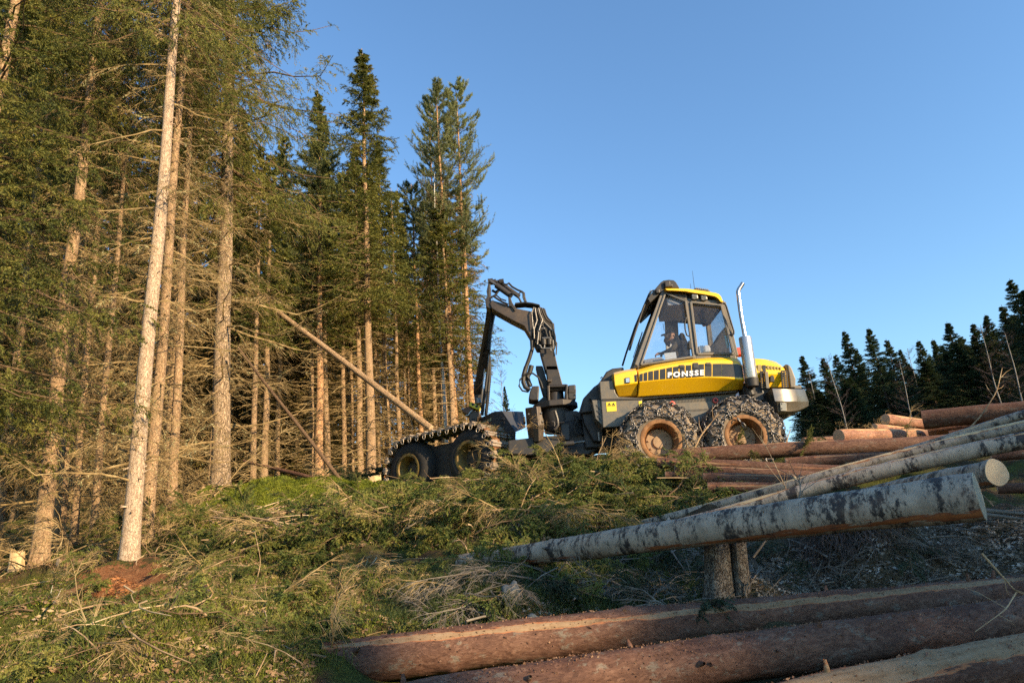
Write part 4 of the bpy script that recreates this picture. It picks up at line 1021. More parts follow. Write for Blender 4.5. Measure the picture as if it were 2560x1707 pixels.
for x, y in ((771, 206), (846, 213)):
    g = G(); g.box(Z1(x, y, 12.70), (.12, .10, .115)); lm = g.build('work_light', M_steel, HV, bevel=.015)
    g = G(); g.cyl(Z1(x, y, 12.655), Z1(x, y, 12.64), .042, .042, 16); g.build('lens', M_lamp, lm)
g = G(); g.prism(row(Z1, [(388, 216), (440, 150), (498, 82), (520, 68), (560, 62), (602, 66), (622, 82), (650, 130), (528, 128), (515, 150), (408, 250)], 12.72), (0, 1.26, 0)); lp = g.build('light_pod', M_dark, HV, bevel=.012)
for x, y, s in ((550, 103, 1.0), (470, 160, .7), (578, 112, .5)):
    g = G(); g.box(Z1(x, y, 12.70), (.12 * s, .08, .13 * s)); lm = g.build('pod_light', M_cranegrey, lp, bevel=.02)
for y in np.linspace(12.85, 13.85, 5):
    c = Z1(455, 150, y); c = np.array([Z1(455, 155, 12.72)[0], y, Z1(455, 155, 12.72)[2]]); g = G(); g.box(c + np.array([-.04, 0, .0]), (.12, .13, .13)); g.build('front_work_light', M_lamp, HV, bevel=.02)
g = G(); g.prism(row(Z1, [(768, 134), (782, 131), (890, 146), (908, 164), (770, 150)], 12.9), (0, .9, 0)); rh = g.build('roof_hatch', M_grey, HV, bevel=.01)
for k in range(7): g = G(); g.bar(Z1(790 + k * 15, 131 + k * 2.2, 12.88), mir(Z1(790 + k * 15, 131 + k * 2.2, 12.88)), .02, .03, up=(0, 0, 1)); g.build('hatch_rib', M_steel, rh)
for (x, y0, y1) in ((772, 135, -10), (742, 132, 95)):
    g = G(); g.tube([Z1(x, y0, 13.2), Z1(x - (y0 - y1) * .12, y1, 13.2)], [.006, .003], 5); g.build('aerial', M_black, HV)
# cab floor and things inside
g = G(); g.prism(row(Z1, [(330, 762), (778, 705), (1100, 698), (1100, 720), (330, 785)], 12.62), (0, 2 * (YC - 12.62), 0)); g.build('cab_floor', M_cloth, HV)
SX = Z1(690, 690, 13.3)
g = G(); g.prism(row(Z1, [(650, 500), (668, 490), (690, 500), (705, 540), (735, 600), (745, 720), (700, 720), (670, 610)], 13.05), (0, .5, 0)); g.prism(row(Z1, [(560, 690), (730, 680), (730, 740), (560, 750)], 13.05), (0, .5, 0)); g.build('seat', M_cloth, HV, bevel=.03)
g = G(); g.prism(row(Z1, [(905, 600), (950, 560), (1000, 470), (1025, 440), (1040, 480), (1062, 640), (1060, 690), (860, 690), (850, 640)], 13.3), (0, .5, 0)); g.build('rear_console', M_cloth, HV, bevel=.03)
g = G(); g.prism(row(Z1, [(350, 715), (500, 690), (560, 740), (370, 765)], 12.8), (0, .9, 0)); g.build('dashboard', M_liner, HV, bevel=.02)
g = G(); g.bar(Z1(560, 400, 14.0), Z1(575, 700, 14.0), .16, .08); g.build('far_pillar', M_liner, HV)
g = G(); g.bar(Z1(515, 420, 13.4), Z1(524, 480, 13.4), .008, .008); g.build('radio_whip', M_black, HV)
g = G(); g.cyl(Z1(500, 690, 13.0), Z1(505, 655, 13.0), .025, .02, 10); g.build('joystick', M_black, HV)
pl_d = bpy.data.lights.new('cab_lamp', 'POINT'); pl_d.energy = 1.2; pl_d.color = (1, .72, .35); pl_d.shadow_soft_size = .02
ploc = Z1(633, 268, 13.3); M_glow, _t, _p = _newmat('cab_lamp_glow'); _p.inputs['Emission Color'].default_value = (1, .62, .25, 1); _p.inputs['Emission Strength'].default_value = 12
g = G(); g.rings(ploc, (0, 0, -1), [(.018, 0), (.018, .008), (.01, .014)], 12); g.build('cab_lamp', M_glow, HV)

# things lying in the cab
def loose(name, label, cat, g, m, **kw):
    o = g.build(name, m, None, origin=np.array(g.v).mean(0), **kw); return tag(o, label, cat)
g = G(); g.prism(row(Z1, [(524, 663), (617, 652), (628, 705), (535, 717)], 12.64), (0, .012, 0)); loose('paper_sheet', 'white sheet leaning behind the front side window of the cab', 'paper', g, M_white)
g = G(); g.prism(row(Z1, [(807, 603), (845, 597), (850, 655), (815, 660)], 12.72), (0, .2, 0)); loose('paper_carton', 'small white carton behind the rear side window of the cab', 'box', g, M_white, bevel=.006)
g = G(); g.prism(row(Z1, [(848, 598), (890, 590), (905, 620), (907, 652), (855, 656)], 12.75), (0, .2, 0)); loose('tissue_roll', 'rounded white roll beside the carton in the cab', 'paper roll', g, M_white, bevel=.03, seg=4)
g = G(); g.prism(row(Z1, [(1015, 520), (1038, 518), (1058, 610), (1036, 625)], 12.66), (0, .006, 0)); g.build('window_notice', paint('notice', (.60, .68, .55), .6, (.5, .5, .4), .2, bmp=0), HV)

# wheels --------------------------------------------------------------
def wheel(c, ax, R_, W, rr, mt, mr, mh, lugs=True, parent=HV, depth=.26):
    c = np.array(c, float); ax = vnorm(np.array(ax, float))
    wh = bpy.data.objects.new('wheel', None); COL.objects.link(wh); wh.parent = parent; wh.empty_display_size = .1
    g = G(); g.rings(c, ax, [(rr - .01, -.03), (rr + .03, .02), (rr + .10, .035), (R_ - .13, .03), (R_ - .05, -.01), (R_ - .01, -.07), (R_, -.12), (R_, -W + .12), (R_ - .01, -W + .07), (R_ - .13, -W - .03), (rr, -W)], 56, closed=True)
    g.build('tyre', mt, wh, smooth=True, sharp=40)
    if lugs:
        g = G(); st = vnorm(np.cross(ax, (0, 0, 1.0))); up = np.cross(st, ax); nL = 26
        for k in range(nL):
            for sgn in (0, 1):
                th = 2 * np.pi * (k + .5 * sgn) / nL; o0 = -.02 if sgn == 0 else -W + .02; o1 = -W * .55 if sgn == 0 else -W * .45; th2 = th + .16
                rd = lambda a: math.cos(a) * st + math.sin(a) * up
                p0 = c + ax * o0 + rd(th) * (R_ - .01); p1 = c + ax * o1 + rd(th2) * (R_ + .012); g.bar(p0, p1, .055, .055, up=rd(th))
        lo = g.build('tread_lug', M_tyre_front, wh, bevel=0); lo['kind'] = 'stuff'
    g = G(); g.rings(c, ax, [(rr + .035, .01), (rr + .045, .03), (rr + .02, .04), (rr - .02, .03), (rr - .03, -.02), (rr - .05, -.05), (rr - .06, -depth), (rr - .1, -depth - .03), (rr - .12, -depth - .01), (rr - .08, -depth + .0), (rr - .02, -.06), (rr, -.04)], 48, closed=True)
    g.build('rim', mr, wh, smooth=True, sharp=40)
    g = G(); g.rings(c, ax, [(rr - .04, -depth - .06), (rr - .05, -depth), (.25, -depth + .015), (.23, -depth + .05), (.12, -depth + .06), (.11, -depth + .09), (.02, -depth + .095)], 36)
    hb = g.build('hub', mh, wh, smooth=True, sharp=30)
    st = vnorm(np.cross(ax, (0, 0, 1.0))); up = np.cross(st, ax)
    for k in range(8):
        a = k * math.pi / 4 + .2; q = c + (math.cos(a) * st + math.sin(a) * up) * .19 + ax * (-depth + .045); g = G(); g.cyl(q, q + ax * .03, .018, .016, 6); g.build('wheel_nut', M_hub if mh is M_hub else M_black, wh)
    return wh, st, up

def chain_links(curves, pitch=.062, wr=.0095, Lk=.042, Wd=.022):
    """interlocked steel links along closed or open curves given as functions sampled densely"""
    th = np.linspace(0, 2 * np.pi, 10, endpoint=False)
    # one link: stadium path in local x (along) / y
    px = np.cos(th); py = np.sin(th); cx = np.where(px > 0, 1, -1) * (Lk - Wd) * .95 * np.minimum(1, np.abs(px) * 3) + px * Wd; cyy = py * Wd
    Vs, Fs = [], []; o = 0
    base = np.stack([cx, cyy, np.zeros(10)], -1)
    T = vnorm(np.roll(base, -1, 0) - np.roll(base, 1, 0)); Nn = np.cross(T, (0, 0, 1)); k = 5; ph = np.arange(k) * 2 * np.pi / k
    ring = base[:, None] + wr * (np.cos(ph)[None, :, None] * Nn[:, None] + np.sin(ph)[None, :, None] * np.array([0, 0, 1.0]))
    V0 = ring.reshape(-1, 3); n = 10
    F0 = np.array([[i * k + j, i * k + (j + 1) % k, ((i + 1) % n) * k + (j + 1) % k, ((i + 1) % n) * k + j] for i in range(n) for j in range(k)])
    rg = RS(3)
    for P, Nv in curves:
        seg = np.linalg.norm(np.diff(P, axis=0), axis=1); s = np.concatenate([[0], np.cumsum(seg)]); m = max(2, int(s[-1] / pitch)); q = np.linspace(0, s[-1], m)
        C_ = np.stack([np.interp(q, s, P[:, i]) for i in range(3)], -1); NN = vnorm(np.stack([np.interp(q, s, Nv[:, i]) for i in range(3)], -1))
        T_ = vnorm(np.gradient(C_, axis=0)); B_ = vnorm(np.cross(NN, T_)); NN = np.cross(T_, B_)
        for i in range(m):
            a = (i % 2) * math.pi / 2 + math.pi / 4 + rg.normal() * .35; bx = B_[i] * math.cos(a) + NN[i] * math.sin(a); bz = np.cross(T_[i], bx)
            Vs.append(V0 @ np.stack([T_[i], bx, bz]) + C_[i] + rg.normal(size=3) * .004); Fs.append(F0 + o); o += len(V0)
    return np.concatenate(Vs), np.concatenate(Fs)

AX = np.array([0, -1.0, 0]); R1_, W1_, RIM = .67, .60, .325
for (px, py) in ((1653, 1100.5), (1864, 1089)):
    c = at(px, py, 12.0); wh, st, up = wheel(c, AX, R1_, W1_, RIM, M_tyre, M_rim, M_hub)
    rdir = lambda a: np.cos(a)[:, None] * st + np.sin(a)[:, None] * up
    curves = []
    a = np.linspace(0, 2 * np.pi, 400); nP = 12
    tri = lambda x: 2 * np.abs(2 * (x - np.floor(x + .5))) - 1     # -1..1 zigzag
    sag = .012 * np.sin(a * 3 + px)
    ri = .445 + sag; P = c + rdir(a) * ri[:, None] + AX * .06; curves.append((P, np.tile(AX, (400, 1))))
    for ph in (0,):
        z = tri(a / (2 * np.pi) * nP + ph); rr_ = .585 + .085 * z; P = c + rdir(a) * rr_[:, None] + AX * (.055 - .06 * np.clip((rr_ - .62) / .05, 0, 1))[:, None]
        curves.append((P, np.tile(AX, (400, 1))))
    for k in range(nP):   # spokes from the inner ring to the zigzag, and tread nets
        a0 = 2 * np.pi * k / nP; aa = np.full(8, a0) + np.linspace(0, .03, 8); rr_ = np.linspace(.45, .52, 8); curves.append((c + rdir(aa) * rr_[:, None] + AX * .065, np.tile(AX, (8, 1))))
    for k in range(nP):
        a0 = 2 * np.pi * k / nP
        for sg in (-1, 1):
            s_ = np.linspace(0, 1, 24); zz = np.abs(((s_ * 3) % 2) - 1); aa = a0 + sg * (zz - .5) * 2 * np.pi / (nP * 1.3); yy = -.02 - s_ * (W1_ - .04)
            P = c + rdir(aa) * (R1_ + .045) + AX * yy[:, None]; curves.append((P, rdir(aa)))
    V_, F_ = chain_links(curves)
    o = link('tyre_chain', mesh_of('tyre_chain', [(V_ - HB, F_)], smooth=True), M_chain, wh); o['kind'] = 'stuff'
    # big joining rings
    for k in range(nP):
        a0 = 2 * np.pi * (k + .5) / nP; q = c + (math.cos(a0) * st + math.sin(a0) * up) * .50 + AX * .07; g = G(); tt = np.linspace(0, 2 * np.pi, 13)
        g.tube([q + .038 * (math.cos(x) * st + math.sin(x) * up) for x in tt], .009, 6, False); g.build('chain_ring', M_chain, wh, smooth=True)
# hanging loose end of chain on the rear wheel
c = at(1864, 1089, 12.0); L_ = [c + (math.cos(x) * np.array([1, 0, 0]) * .0 + np.array([-.15 + .02 * k, -.09, .38 - .035 * k])) for k, x in enumerate(np.linspace(0, 1, 7))]
V_, F_ = chain_links([(np.array(L_), np.tile(AX, (7, 1)))], wr=.011, Lk=.045, Wd=.024, pitch=.07); link('chain_end', mesh_of('chain_end', [(V_ - HB, F_)], smooth=True), M_chain, HV)
for (px, py) in ((1653, 1100.5), (1864, 1089)):
    c = at(px, py, 12.0); c[1] = 2 * YC - 12.0; wheel(c, -AX, R1_, W1_, RIM, M_tyre, M_rim, M_hub, lugs=False)
g = G(); c0, c1 = at(1653, 1100, 12.0), at(1864, 1089, 12.0); g.bar(off(c0, 0, .8), off(c1, 0, .8), .22, .30); g.bar(off(c0, 0, 1.9), off(c1, 0, 1.9), .22, .30); g.build('rear_bogie', M_dark, HV, bevel=.03)
g = G(); m_ = (c0 + c1) / 2; g.bar(off(m_, 0, .7, .1), off(m_, 0, 2.0, .1), .28, .28, up=(0, 0, 1)); g.build('rear_axle', M_dark, HV, bevel=.03)

g = G(); g.prism(row(Z1, [(-160, 1120), (60, 1080), (1300, 1080), (1500, 1150), (1500, 1330), (-120, 1440)], 12.95), (0, .8, 0)); g.build('chassis', M_dark, HV, bevel=.03)
# front frame and tracked bogie ------------------------------------------
W1h, W0h = at(1172, 1152, 13.5), at(1021, 1163, 14.4)
fdir = W0h - W1h; fdir = vnorm(fdir * np.array([1, 1, 0])); W0h[2] = W1h[2] = (W0h[2] + W1h[2]) / 2
nrm = np.array([fdir[1] * -1, fdir[0], 0]); nrm = nrm if nrm[1] < 0 else -nrm
for c in (W1h, W0h): wheel(c, nrm, .575, .56, .285, M_tyre_front, M_rim_y, M_hubf, lugs=False)
RT, span = .605, np.linalg.norm(W0h - W1h)
def trackpos(s):
    """s along the closed path -> point, outward normal (in the plane of the track)"""
    Lp = 2 * span + 2 * np.pi * RT; s = s % Lp; u = fdir; z = np.array([0, 0, 1.0])
    if s < span: return W1h + u * s + z * RT, z
    s -= span
    if s < np.pi * RT: a = s / RT; n_ = z * math.cos(a) + u * math.sin(a); return W0h + n_ * RT, n_
    s -= np.pi * RT
    if s < span: return W0h - u * s - z * RT, -z
    s -= span; a = s / RT; n_ = -z * math.cos(a) - u * math.sin(a); return W1h + n_ * RT, n_
Lp = 2 * span + 2 * np.pi * RT; nS = 34
gsh = G(); # shoe: local x = along path, y = across (towards camera), z = outward
gsh.box((0, -.30, .045), (.14, .74, .055)); gsh.box((0, -.30, .085), (.035, .74, .03)); gsh.box((0, .075, .015), (.075, .03, .05)); gsh.box((0, -.675, .015), (.075, .03, .05)); gsh.box((.045, -.02, .045), (.05, .05, .02)); gsh.box((-.045, -.58, .045), (.05, .05, .02))
tt = np.linspace(math.pi, 2 * math.pi, 9); gsh.tube([(math.cos(x) * .04, .085, .0 + math.sin(x) * .075) for x in tt], .010, 6)
shoe_me = None
jr = RS(4)
for k in range(nS):
    p, n_ = trackpos(k * Lp / nS + .04); tx = vnorm(np.cross(nrm, n_)); Rm = np.stack([tx, nrm, n_], 1)
    if shoe_me is None:
        o = gsh.build('track_shoe', M_track, HV, bevel=.006, root=HV); shoe_me = o.data
        vv = np.empty(len(shoe_me.vertices) * 3); shoe_me.vertices.foreach_get('co', vv); vv = vv.reshape(-1, 3) + HB; shoe_me.vertices.foreach_set('co', vv.astype(np.float32).ravel()); shoe_me.update()
    else:
        o = link('track_shoe', shoe_me, M_track, HV); b_ = o.modifiers.new('bevel', 'BEVEL'); b_.width = .006; b_.segments = 1
    M4 = Matrix([[*Rm[0], 0], [*Rm[1], 0], [*Rm[2], 0], [0, 0, 0, 1]]); 
    o.matrix_local = Matrix.Translation(Vector(p - HB)) @ M4 @ Matrix.Rotation(jr.normal() * .03, 4, 'Y')
g = G(); mc_ = (W0h + W1h) / 2 - nrm * .12; g.bar(W0h - nrm * .34, W1h - nrm * .34, .14, .86, up=(0, 0, 1.0)); g.build('bogie_beam', M_dark, HV, bevel=.04)
# mud band between the shoes
ss = np.linspace(0, Lp, 220, endpoint=False); rows = []
for yy in np.linspace(-.64, .03, 9):
    r = []
    for s in ss:
        p, n_ = trackpos(s); r.append(p + nrm * yy + n_ * (.055 + .03 * math.sin(s * 17 + yy * 9) * math.sin(s * 5.3 - yy * 14) + .012 * math.sin(s * 41 + yy * 33)))
    r.append(r[0]); rows.append(r)
g = G(); g.loft(rows); mb = g.build('track_mud', M_mud, HV, smooth=True, sharp=80)
# brash and moss carried on top of the track
dr_ = RS(44); nD = 260; sD = np.concatenate([dr_.uniform(-.9, span + 1.1, nD)]); pD = []; dD = []
for s in sD:
    p, n_ = trackpos(s); pD.append(p + nrm * dr_.uniform(-.62, .02) + n_ * dr_.uniform(.05, .10)); dD.append(vnorm(dr_.normal(size=3) * [1, 1, .25]))
pD, dD = np.array(pD), np.array(dD); lD = dr_.uniform(.04, .20, (nD, 1))
V_, F_ = tubes(np.stack([pD - dD * lD, pD + dr_.normal(size=(nD, 3)) * .01, pD + dD * lD], 1), dr_.uniform(.004, .012, (nD, 1)) * np.ones((1, 3)), 5)
V2, F2 = spikes(np.repeat(pD, 26, 0) + dr_.normal(size=(nD * 26, 3)) * [.05, .05, .015] - [0, 0, .02], vnorm(dr_.normal(size=(nD * 26, 3)) + [0, 0, .6]) * .035, np.full(nD * 26, .009), dr_)
q_ = link('track_debris', mesh_of('track_debris', [(V_ - HB, F_, 0), (V2 - HB, F2, 1)]), [M_limb, M_needle_top], HV); q_['kind'] = 'stuff'
# dark boxes of the front frame
def obox(name, pts_f, Y, dep, m, bev=.02, f=Z7, par=HV):
    g = G(); g.prism(row(f, pts_f, Y), (0, dep, 0)); return g.build(name, m, par, bevel=bev)
obox('front_beam', [(-60, 1180), (100, 1160), (520, 1110), (780, 1095), (790, 1340), (300, 1420), (-60, 1400)], 12.95, .9, M_dark)
obox('joint_housing', [(760, 700), (1050, 690), (1170, 740), (1300, 760), (1330, 1150), (1450, 1180), (1480, 1290), (1250, 1420), (780, 1420)], 13.05, .6, M_dark, .03)
obox('joint_column', [(790, 880), (940, 880), (950, 1180), (870, 1180), (800, 1120)], 12.9, .3, M_dark)
obox('steering_bracket', [(1130, 660), (1290, 640), (1330, 760), (1500, 960), (1480, 1200), (1340, 1200), (1180, 900)], 12.8, .8, M_dark)
g = G(); g.cyl(Z7(835, 1240, 12.8), Z7(1010, 1222, 12.8), .05, .05, 14); g.build('steering_cylinder', M_dark, HV, smooth=True)
g = G(); g.cyl(Z7(1005, 1222, 12.8), Z7(1190, 1196, 12.8), .026, .026, 12); g.build('steering_rod', M_steel, HV, smooth=True)
g = G(); g.tube(row(Z7, [(520, 1030), (640, 1070), (760, 1095), (860, 1105)], 12.85), .012, 6); g.tube(row(Z7, [(780, 890), (860, 880), (950, 862), (1040, 830), (1180, 828)], 12.85), .014, 6)
for k in range(7): g.tube(row(Z7, [(1000 + k * 22, 760 + k * 9), (1060 + k * 14, 850 + k * 26), (1010 + k * 30, 960 + k * 12), (1060 + k * 30, 1080)], 12.85 + k * .03), .018, 6)
g.build('joint_hose', M_black, HV, smooth=True)
obox('support_post', [(1400, 1040), (1425, 1040), (1435, 1185), (1412, 1185)], 12.6, .1, M_steel, .004)
# front cover
hn = [Z8(335, 985, 15.3), Z8(600, 795, 15.0), Z8(760, 722, 14.8), Z8(830, 692, 14.7), Z8(985, 686, 14.5), Z8(1245, 1095, 14.2)]
hl = [Z8(335, 1100, 15.3), Z8(600, 1150, 15.0), Z8(760, 1200, 14.8), Z8(830, 1230, 14.7), Z8(985, 1280, 14.5), Z8(1245, 1300, 14.2)]
bk = [off(p, .75, .55, .0) for p in hn]; 
bk[4] = Z8(1395, 697, 15.2); bk[5] = Z8(1440, 1010, 14.9); bk[3] = Z8(1250, 690, 15.3)
g = G(); g.loft([hl, hn, bk], caps=False); g.build('front_cover', paint('cover_grey', (.035, .038, .045), .65, (.07, .06, .05), .3), HV, bevel=.008)
for k in range(5):
    x = 515 + k * 56; y = 950 - k * 30; g = G(); Yk = 15.03 - k * .062
    g.prism(row(Z8, [(x, y), (x + 48, y - 28), (x + 46, y + 34), (x, y + 52)], Yk), (.006, .02, 0)); g.build('cover_marking', M_stripe2, HV)
g = G()
for r_ in range(2):
    for k in range(6): x, y = 862 + k * 29 + r_ * 8, 812 - k * 2 + r_ * 85; g.prism(row(Z8, [(x, y), (x + 10, y), (x + 34, y + 48), (x + 22, y + 50)], 14.42), (0, .03, 0))
g.build('cover_vent', M_black, HV)
# lit hydraulic box by the crane foot
ring_t = [Z7(213, 652, 13.25), Z7(312, 640, 12.82), Z7(402, 622, 12.74), Z7(464, 622, 12.80), Z7(464, 622, 13.3)]
ring_m = [Z7(232, 900, 13.25), Z7(330, 935, 12.80), Z7(430, 930, 12.72), Z7(528, 925, 12.80), Z7(528, 925, 13.3)]
ring_b = [Z7(272, 1190, 13.25), Z7(368, 1206, 12.86), Z7(440, 1200, 12.80), Z7(512, 1168, 12.86), Z7(512, 1168, 13.3)]
g = G(); g.loft([ring_b, ring_m, ring_t], caps=False); n0 = len(ring_t); o_ = len(g.v) - 15
g.f += [tuple(range(o_, o_ + 5)), tuple(range(o_ + 10, o_ + 15))[::-1]] + [(o_ + 4, o_ + 0, o_ + 5, o_ + 9), (o_ + 9, o_ + 5, o_ + 10, o_ + 14)]; g.m += [0] * 4
vb = g.build('valve_box', M_crane_brown, HV, bevel=.012)
for x, y in ((275, 752), (480, 738), (505, 875)): g = G(); p = Z7(x, y, 12.78); g.cyl(p, p + np.array([0, -.03, 0]), .018, .016, 8); g.build('box_bolt', M_steel, vb)
obox('box_hinge', [(180, 790), (215, 780), (225, 890), (185, 880)], 12.9, .2, M_dark)

# crane ---------------------------------------------------------------
cc = Z7(712, 640, 13.3)
g = G(); g.rings(cc + np.array([0, 0, -.06]), (0, 0, 1), [(.40, 0), (.44, .01), (.44, .12), (.36, .14)], 10); g.build('slewing_ring', M_cranegrey, HV, bevel=.01)
g = G(); g.rings(cc + np.array([0, 0, -.5]), (0, 0, 1), [(.25, 0), (.3, .2), (.3, .44)], 20); g.build('slewing_motor', M_dark, HV, smooth=True)
g = G(); g.tube(row(Z7, [(700, 700), (720, 760), (745, 850), (750, 930), (720, 985), (690, 1005)], 12.82), .03, 8); g.tube(row(Z7, [(650, 880), (680, 878), (700, 905), (690, 950)], 12.84), .02, 8); g.build('motor_hook', M_cranegrey, HV, smooth=True)
g = G(); g.rings(cc + np.array([.02, 0, .08]), (0, 0, 1), [(.17, 0), (.165, .3), (.14, .34)], 24); g.build('crane_base', M_cranegrey, HV, smooth=True)
g = G(); g.prism(row(Z7, [(345, 615), (510, 470), (560, 470), (600, 600)], 13.25), (0, .2, 0)); g.prism(row(Z7, [(890, 590), (900, 520), (945, 530), (1072, 605)], 13.25), (0, .2, 0)); g.build('base_gusset', M_dark, HV)
obox('side_plate', [(578, 285), (612, 280), (625, 602), (588, 602)], 13.0, .55, M_crane_brown, .008)
obox('side_plate', [(882, 262), (915, 268), (905, 400), (930, 600), (880, 600), (870, 420)], 13.0, .55, M_cranegrey, .008)
g = G(); g.cyl(Z7(600, 330, 13.15), Z7(890, 322, 13.15), .075, .075, 18); g.cyl(Z7(600, 300, 13.05), Z7(890, 292, 13.05), .03, .03, 12); g.build('foot_pin', M_cranegrey, HV, smooth=True)
obox('crane_motor', [(915, 275), (1042, 265), (1046, 512), (945, 517), (910, 480)], 13.1, .4, M_dark, .025)
obox('motor_band', [(925, 345), (1046, 342), (1046, 402), (925, 400)], 13.09, .42, M_cranegrey, .01)
obox('slew_gear', [(330, 290), (446, 288), (440, 380), (432, 522), (340, 527), (268, 510), (290, 385)], 13.0, .4, M_cranegrey, .02)
# column, with a dark box standing in for its shaded left side
obox('column', [(548, -40), (745, -40), (832, 285), (600, 292), (583, 175)], 13.12, .34, M_cranegrey, .012)
obox('column_shade_box', [(385, -40), (500, -40), (600, 300), (585, 480), (520, 470), (440, 200)], 13.3, .25, M_dark, .02)
g = G(); g.prism(row(Z6, [(1108, 1262), (1335, 1240), (1412, 1600), (1200, 1600)], 13.12), (0, .34, 0)); g.build('column_head', M_cranegrey, HV, bevel=.012)
obox('column_bracket', [(575, 180), (655, 178), (640, 218), (585, 222)], 13.05, .1, M_crane_brown, .006)
obox('boom', [(318, 455), (480, 500), (700, 585), (965, 640), (1000, 660), (1010, 900), (968, 1080), (940, 1030), (852, 882), (640, 775), (400, 642), (322, 592), (292, 520)], 13.12, .34, M_crane_brown, .015, f=Z6)
obox('knee_joint', [(985, 560), (1110, 560), (1180, 595), (1228, 720), (1322, 830), (1340, 985), (1372, 1170), (1335, 1262), (1060, 1262), (990, 1110), (960, 1050), (985, 650)], 13.2, .26, M_dark, .02, f=Z6)
obox('boom_bracket', [(590, 410), (625, 402), (660, 500), (720, 590), (700, 640), (640, 560), (600, 560)], 13.08, .42, M_cranegrey, .01, f=Z6)
g = G(); g.cyl(Z6(395, 215, 13.2), Z6(650, 395, 13.2), .062, .062, 16); g.build('tilt_cylinder', M_cranegrey, HV, smooth=True)
g = G(); g.cyl(Z6(500, 205, 13.45), Z6(770, 400, 13.45), .05, .05, 16); g.build('tilt_cylinder', M_cranegrey, HV, smooth=True)
g = G(); g.cyl(Z6(300, 150, 13.25), Z6(400, 215, 13.2), .03, .03, 12); g.cyl(Z6(500, 205, 13.45), Z6(400, 150, 13.45), .025, .025, 12); g.build('tilt_rod', M_steel, HV, smooth=True)
for x0, x1, r_ in ((262, 345, .07), (340, 395, .055), (395, 450, .038), (445, 520, .06)):
    g = G(); g.cyl(Z6(x0, 165, 13.3), Z6(x1, 155, 13.3), r_, r_, 16); g.build('link_pin', M_dark if r_ > .06 else M_cranegrey, HV, smooth=True)
g = G(); g.prism(row(Z6, [(262, 190), (300, 190), (300, 400), (330, 560), (300, 600), (225, 560), (215, 440), (250, 400), (236, 310)], 13.15), (0, .3, 0)); g.build('link_plate', M_cranegrey, HV, bevel=.01)
g = G(); g.tube(row(Z6, [(400, 230), (440, 300), (400, 360), (340, 400), (300, 420)], 13.2), .02, 6); g.tube(row(Z6, [(330, 300), (380, 330), (440, 300)], 13.3), .03, 6)
g.tube(row(Z6, [(360, 400), (430, 450), (500, 490), (590, 530)], 13.08), .022, 6); g.tube(row(Z6, [(340, 390), (400, 380), (470, 440), (560, 470)], 13.1), .016, 6)
g.tube(row(Z6, [(500, 200), (570, 205), (600, 180), (655, 240), (740, 290), (815, 320), (850, 345), (855, 410), (880, 490)], 13.2), .022, 8); g.tube(row(Z6, [(640, 340), (720, 370), (770, 430), (800, 490)], 13.12), .02, 8)
g.tube(row(Z6, [(760, 360), (790, 330), (830, 340), (835, 420), (860, 480)], 13.1), .014, 8); g.build('tilt_hose', M_black, HV, smooth=True)
hr = RS(12)
# pipes and hoses over the knee
top_h = [(700, 520), (860, 505), (980, 520), (1100, 545)]
for k in range(6):
    g = G(); g.tube([off(Z6(x + hr.normal() * 6, y + k * 12 + hr.normal() * 3, 13.1 + k * .05)) for x, y in top_h], .02, 7); g.build('boom_hose', M_black, HV, smooth=True)
kp = [[(1010, 575), (975, 660), (985, 780), (1000, 930)], [(1025, 590), (1060, 790), (1010, 935), (1015, 1090)], [(1050, 590), (1085, 680), (1125, 780), (1060, 960), (1040, 1130)], [(1085, 590), (1110, 690), (1150, 780), (1090, 960), (1065, 1180)],
      [(1110, 580), (1145, 700), (1175, 800), (1120, 950), (1080, 1160)], [(1140, 590), (1180, 700), (1220, 780), (1330, 850), (1335, 940)], [(1165, 590), (1200, 680), (1250, 760), (1310, 830), (1325, 900), (1360, 1050), (1370, 1200)],
      [(1160, 800), (1240, 880), (1340, 980), (1355, 1090), (1350, 1220)], [(1185, 600), (1225, 730), (1290, 800), (1330, 880), (1345, 990)], [(1130, 840), (1200, 950), (1230, 1060), (1270, 1090)], [(1340, 1100), (1385, 1160), (1380, 1250), (1375, 1350)]]
for k, pts in enumerate(kp):
    Y = 13.06 + (k % 3) * .03; g = G(); g.tube(row(Z6, pts, Y), .013 + .006 * (k % 2), 8); g.build('knee_pipe', M_steel if k in (0, 1, 3, 7) else (M_cranegrey if k % 3 else M_black), HV, smooth=True, sharp=70)
for k in range(14):
    x = 1020 + k * 24; y = 900 + hr.uniform(0, 120); g = G(); g.tube(row(Z6, [(x, y), (x + 8 + hr.normal() * 10, y + 90), (x + 14 + hr.normal() * 14, y + 190)], 13.1 + hr.uniform(0, .05)), .012, 6); g.build('knee_hose', M_black if k % 2 else M_cranegrey, HV, smooth=True)
for x in (1170, 1262):
    g = G(); g.cyl(Z6(x, 1098, 13.05), Z6(x + 5, 1190, 13.05), .062, .055, 16); g.build('accumulator', M_cranegrey, HV, smooth=True)
g = G()
for a, b in (((1090, 1190), (1110, 1190)), ((1110, 1190), (1140, 1245)), ((1140, 1245), (1335, 1240)), ((1335, 1240), (1322, 1110)), ((1140, 1075), (1300, 1072)), ((1180, 1240), (1185, 1190)), ((1130, 920), (1190, 920)), ((1280, 1240), (1290, 1290))): g.bar(Z6(*a, 12.99), Z6(*b, 12.99), .022, .022)
g.build('pipe_clamp', M_steel, HV, bevel=.004)['kind'] = 'stuff'
g = G(); g.tube(row(Z6, [(975, 1080), (985, 1250), (940, 1400), (880, 1560)], 13.15), .04, 8); g.tube(row(Z7, [(230, -20), (190, 120), (185, 230), (215, 310), (290, 360)], 13.15), .045, 8); g.tube(row(Z7, [(320, -40), (290, 70), (250, 140), (270, 230), (300, 300)], 13.25), .05, 8)
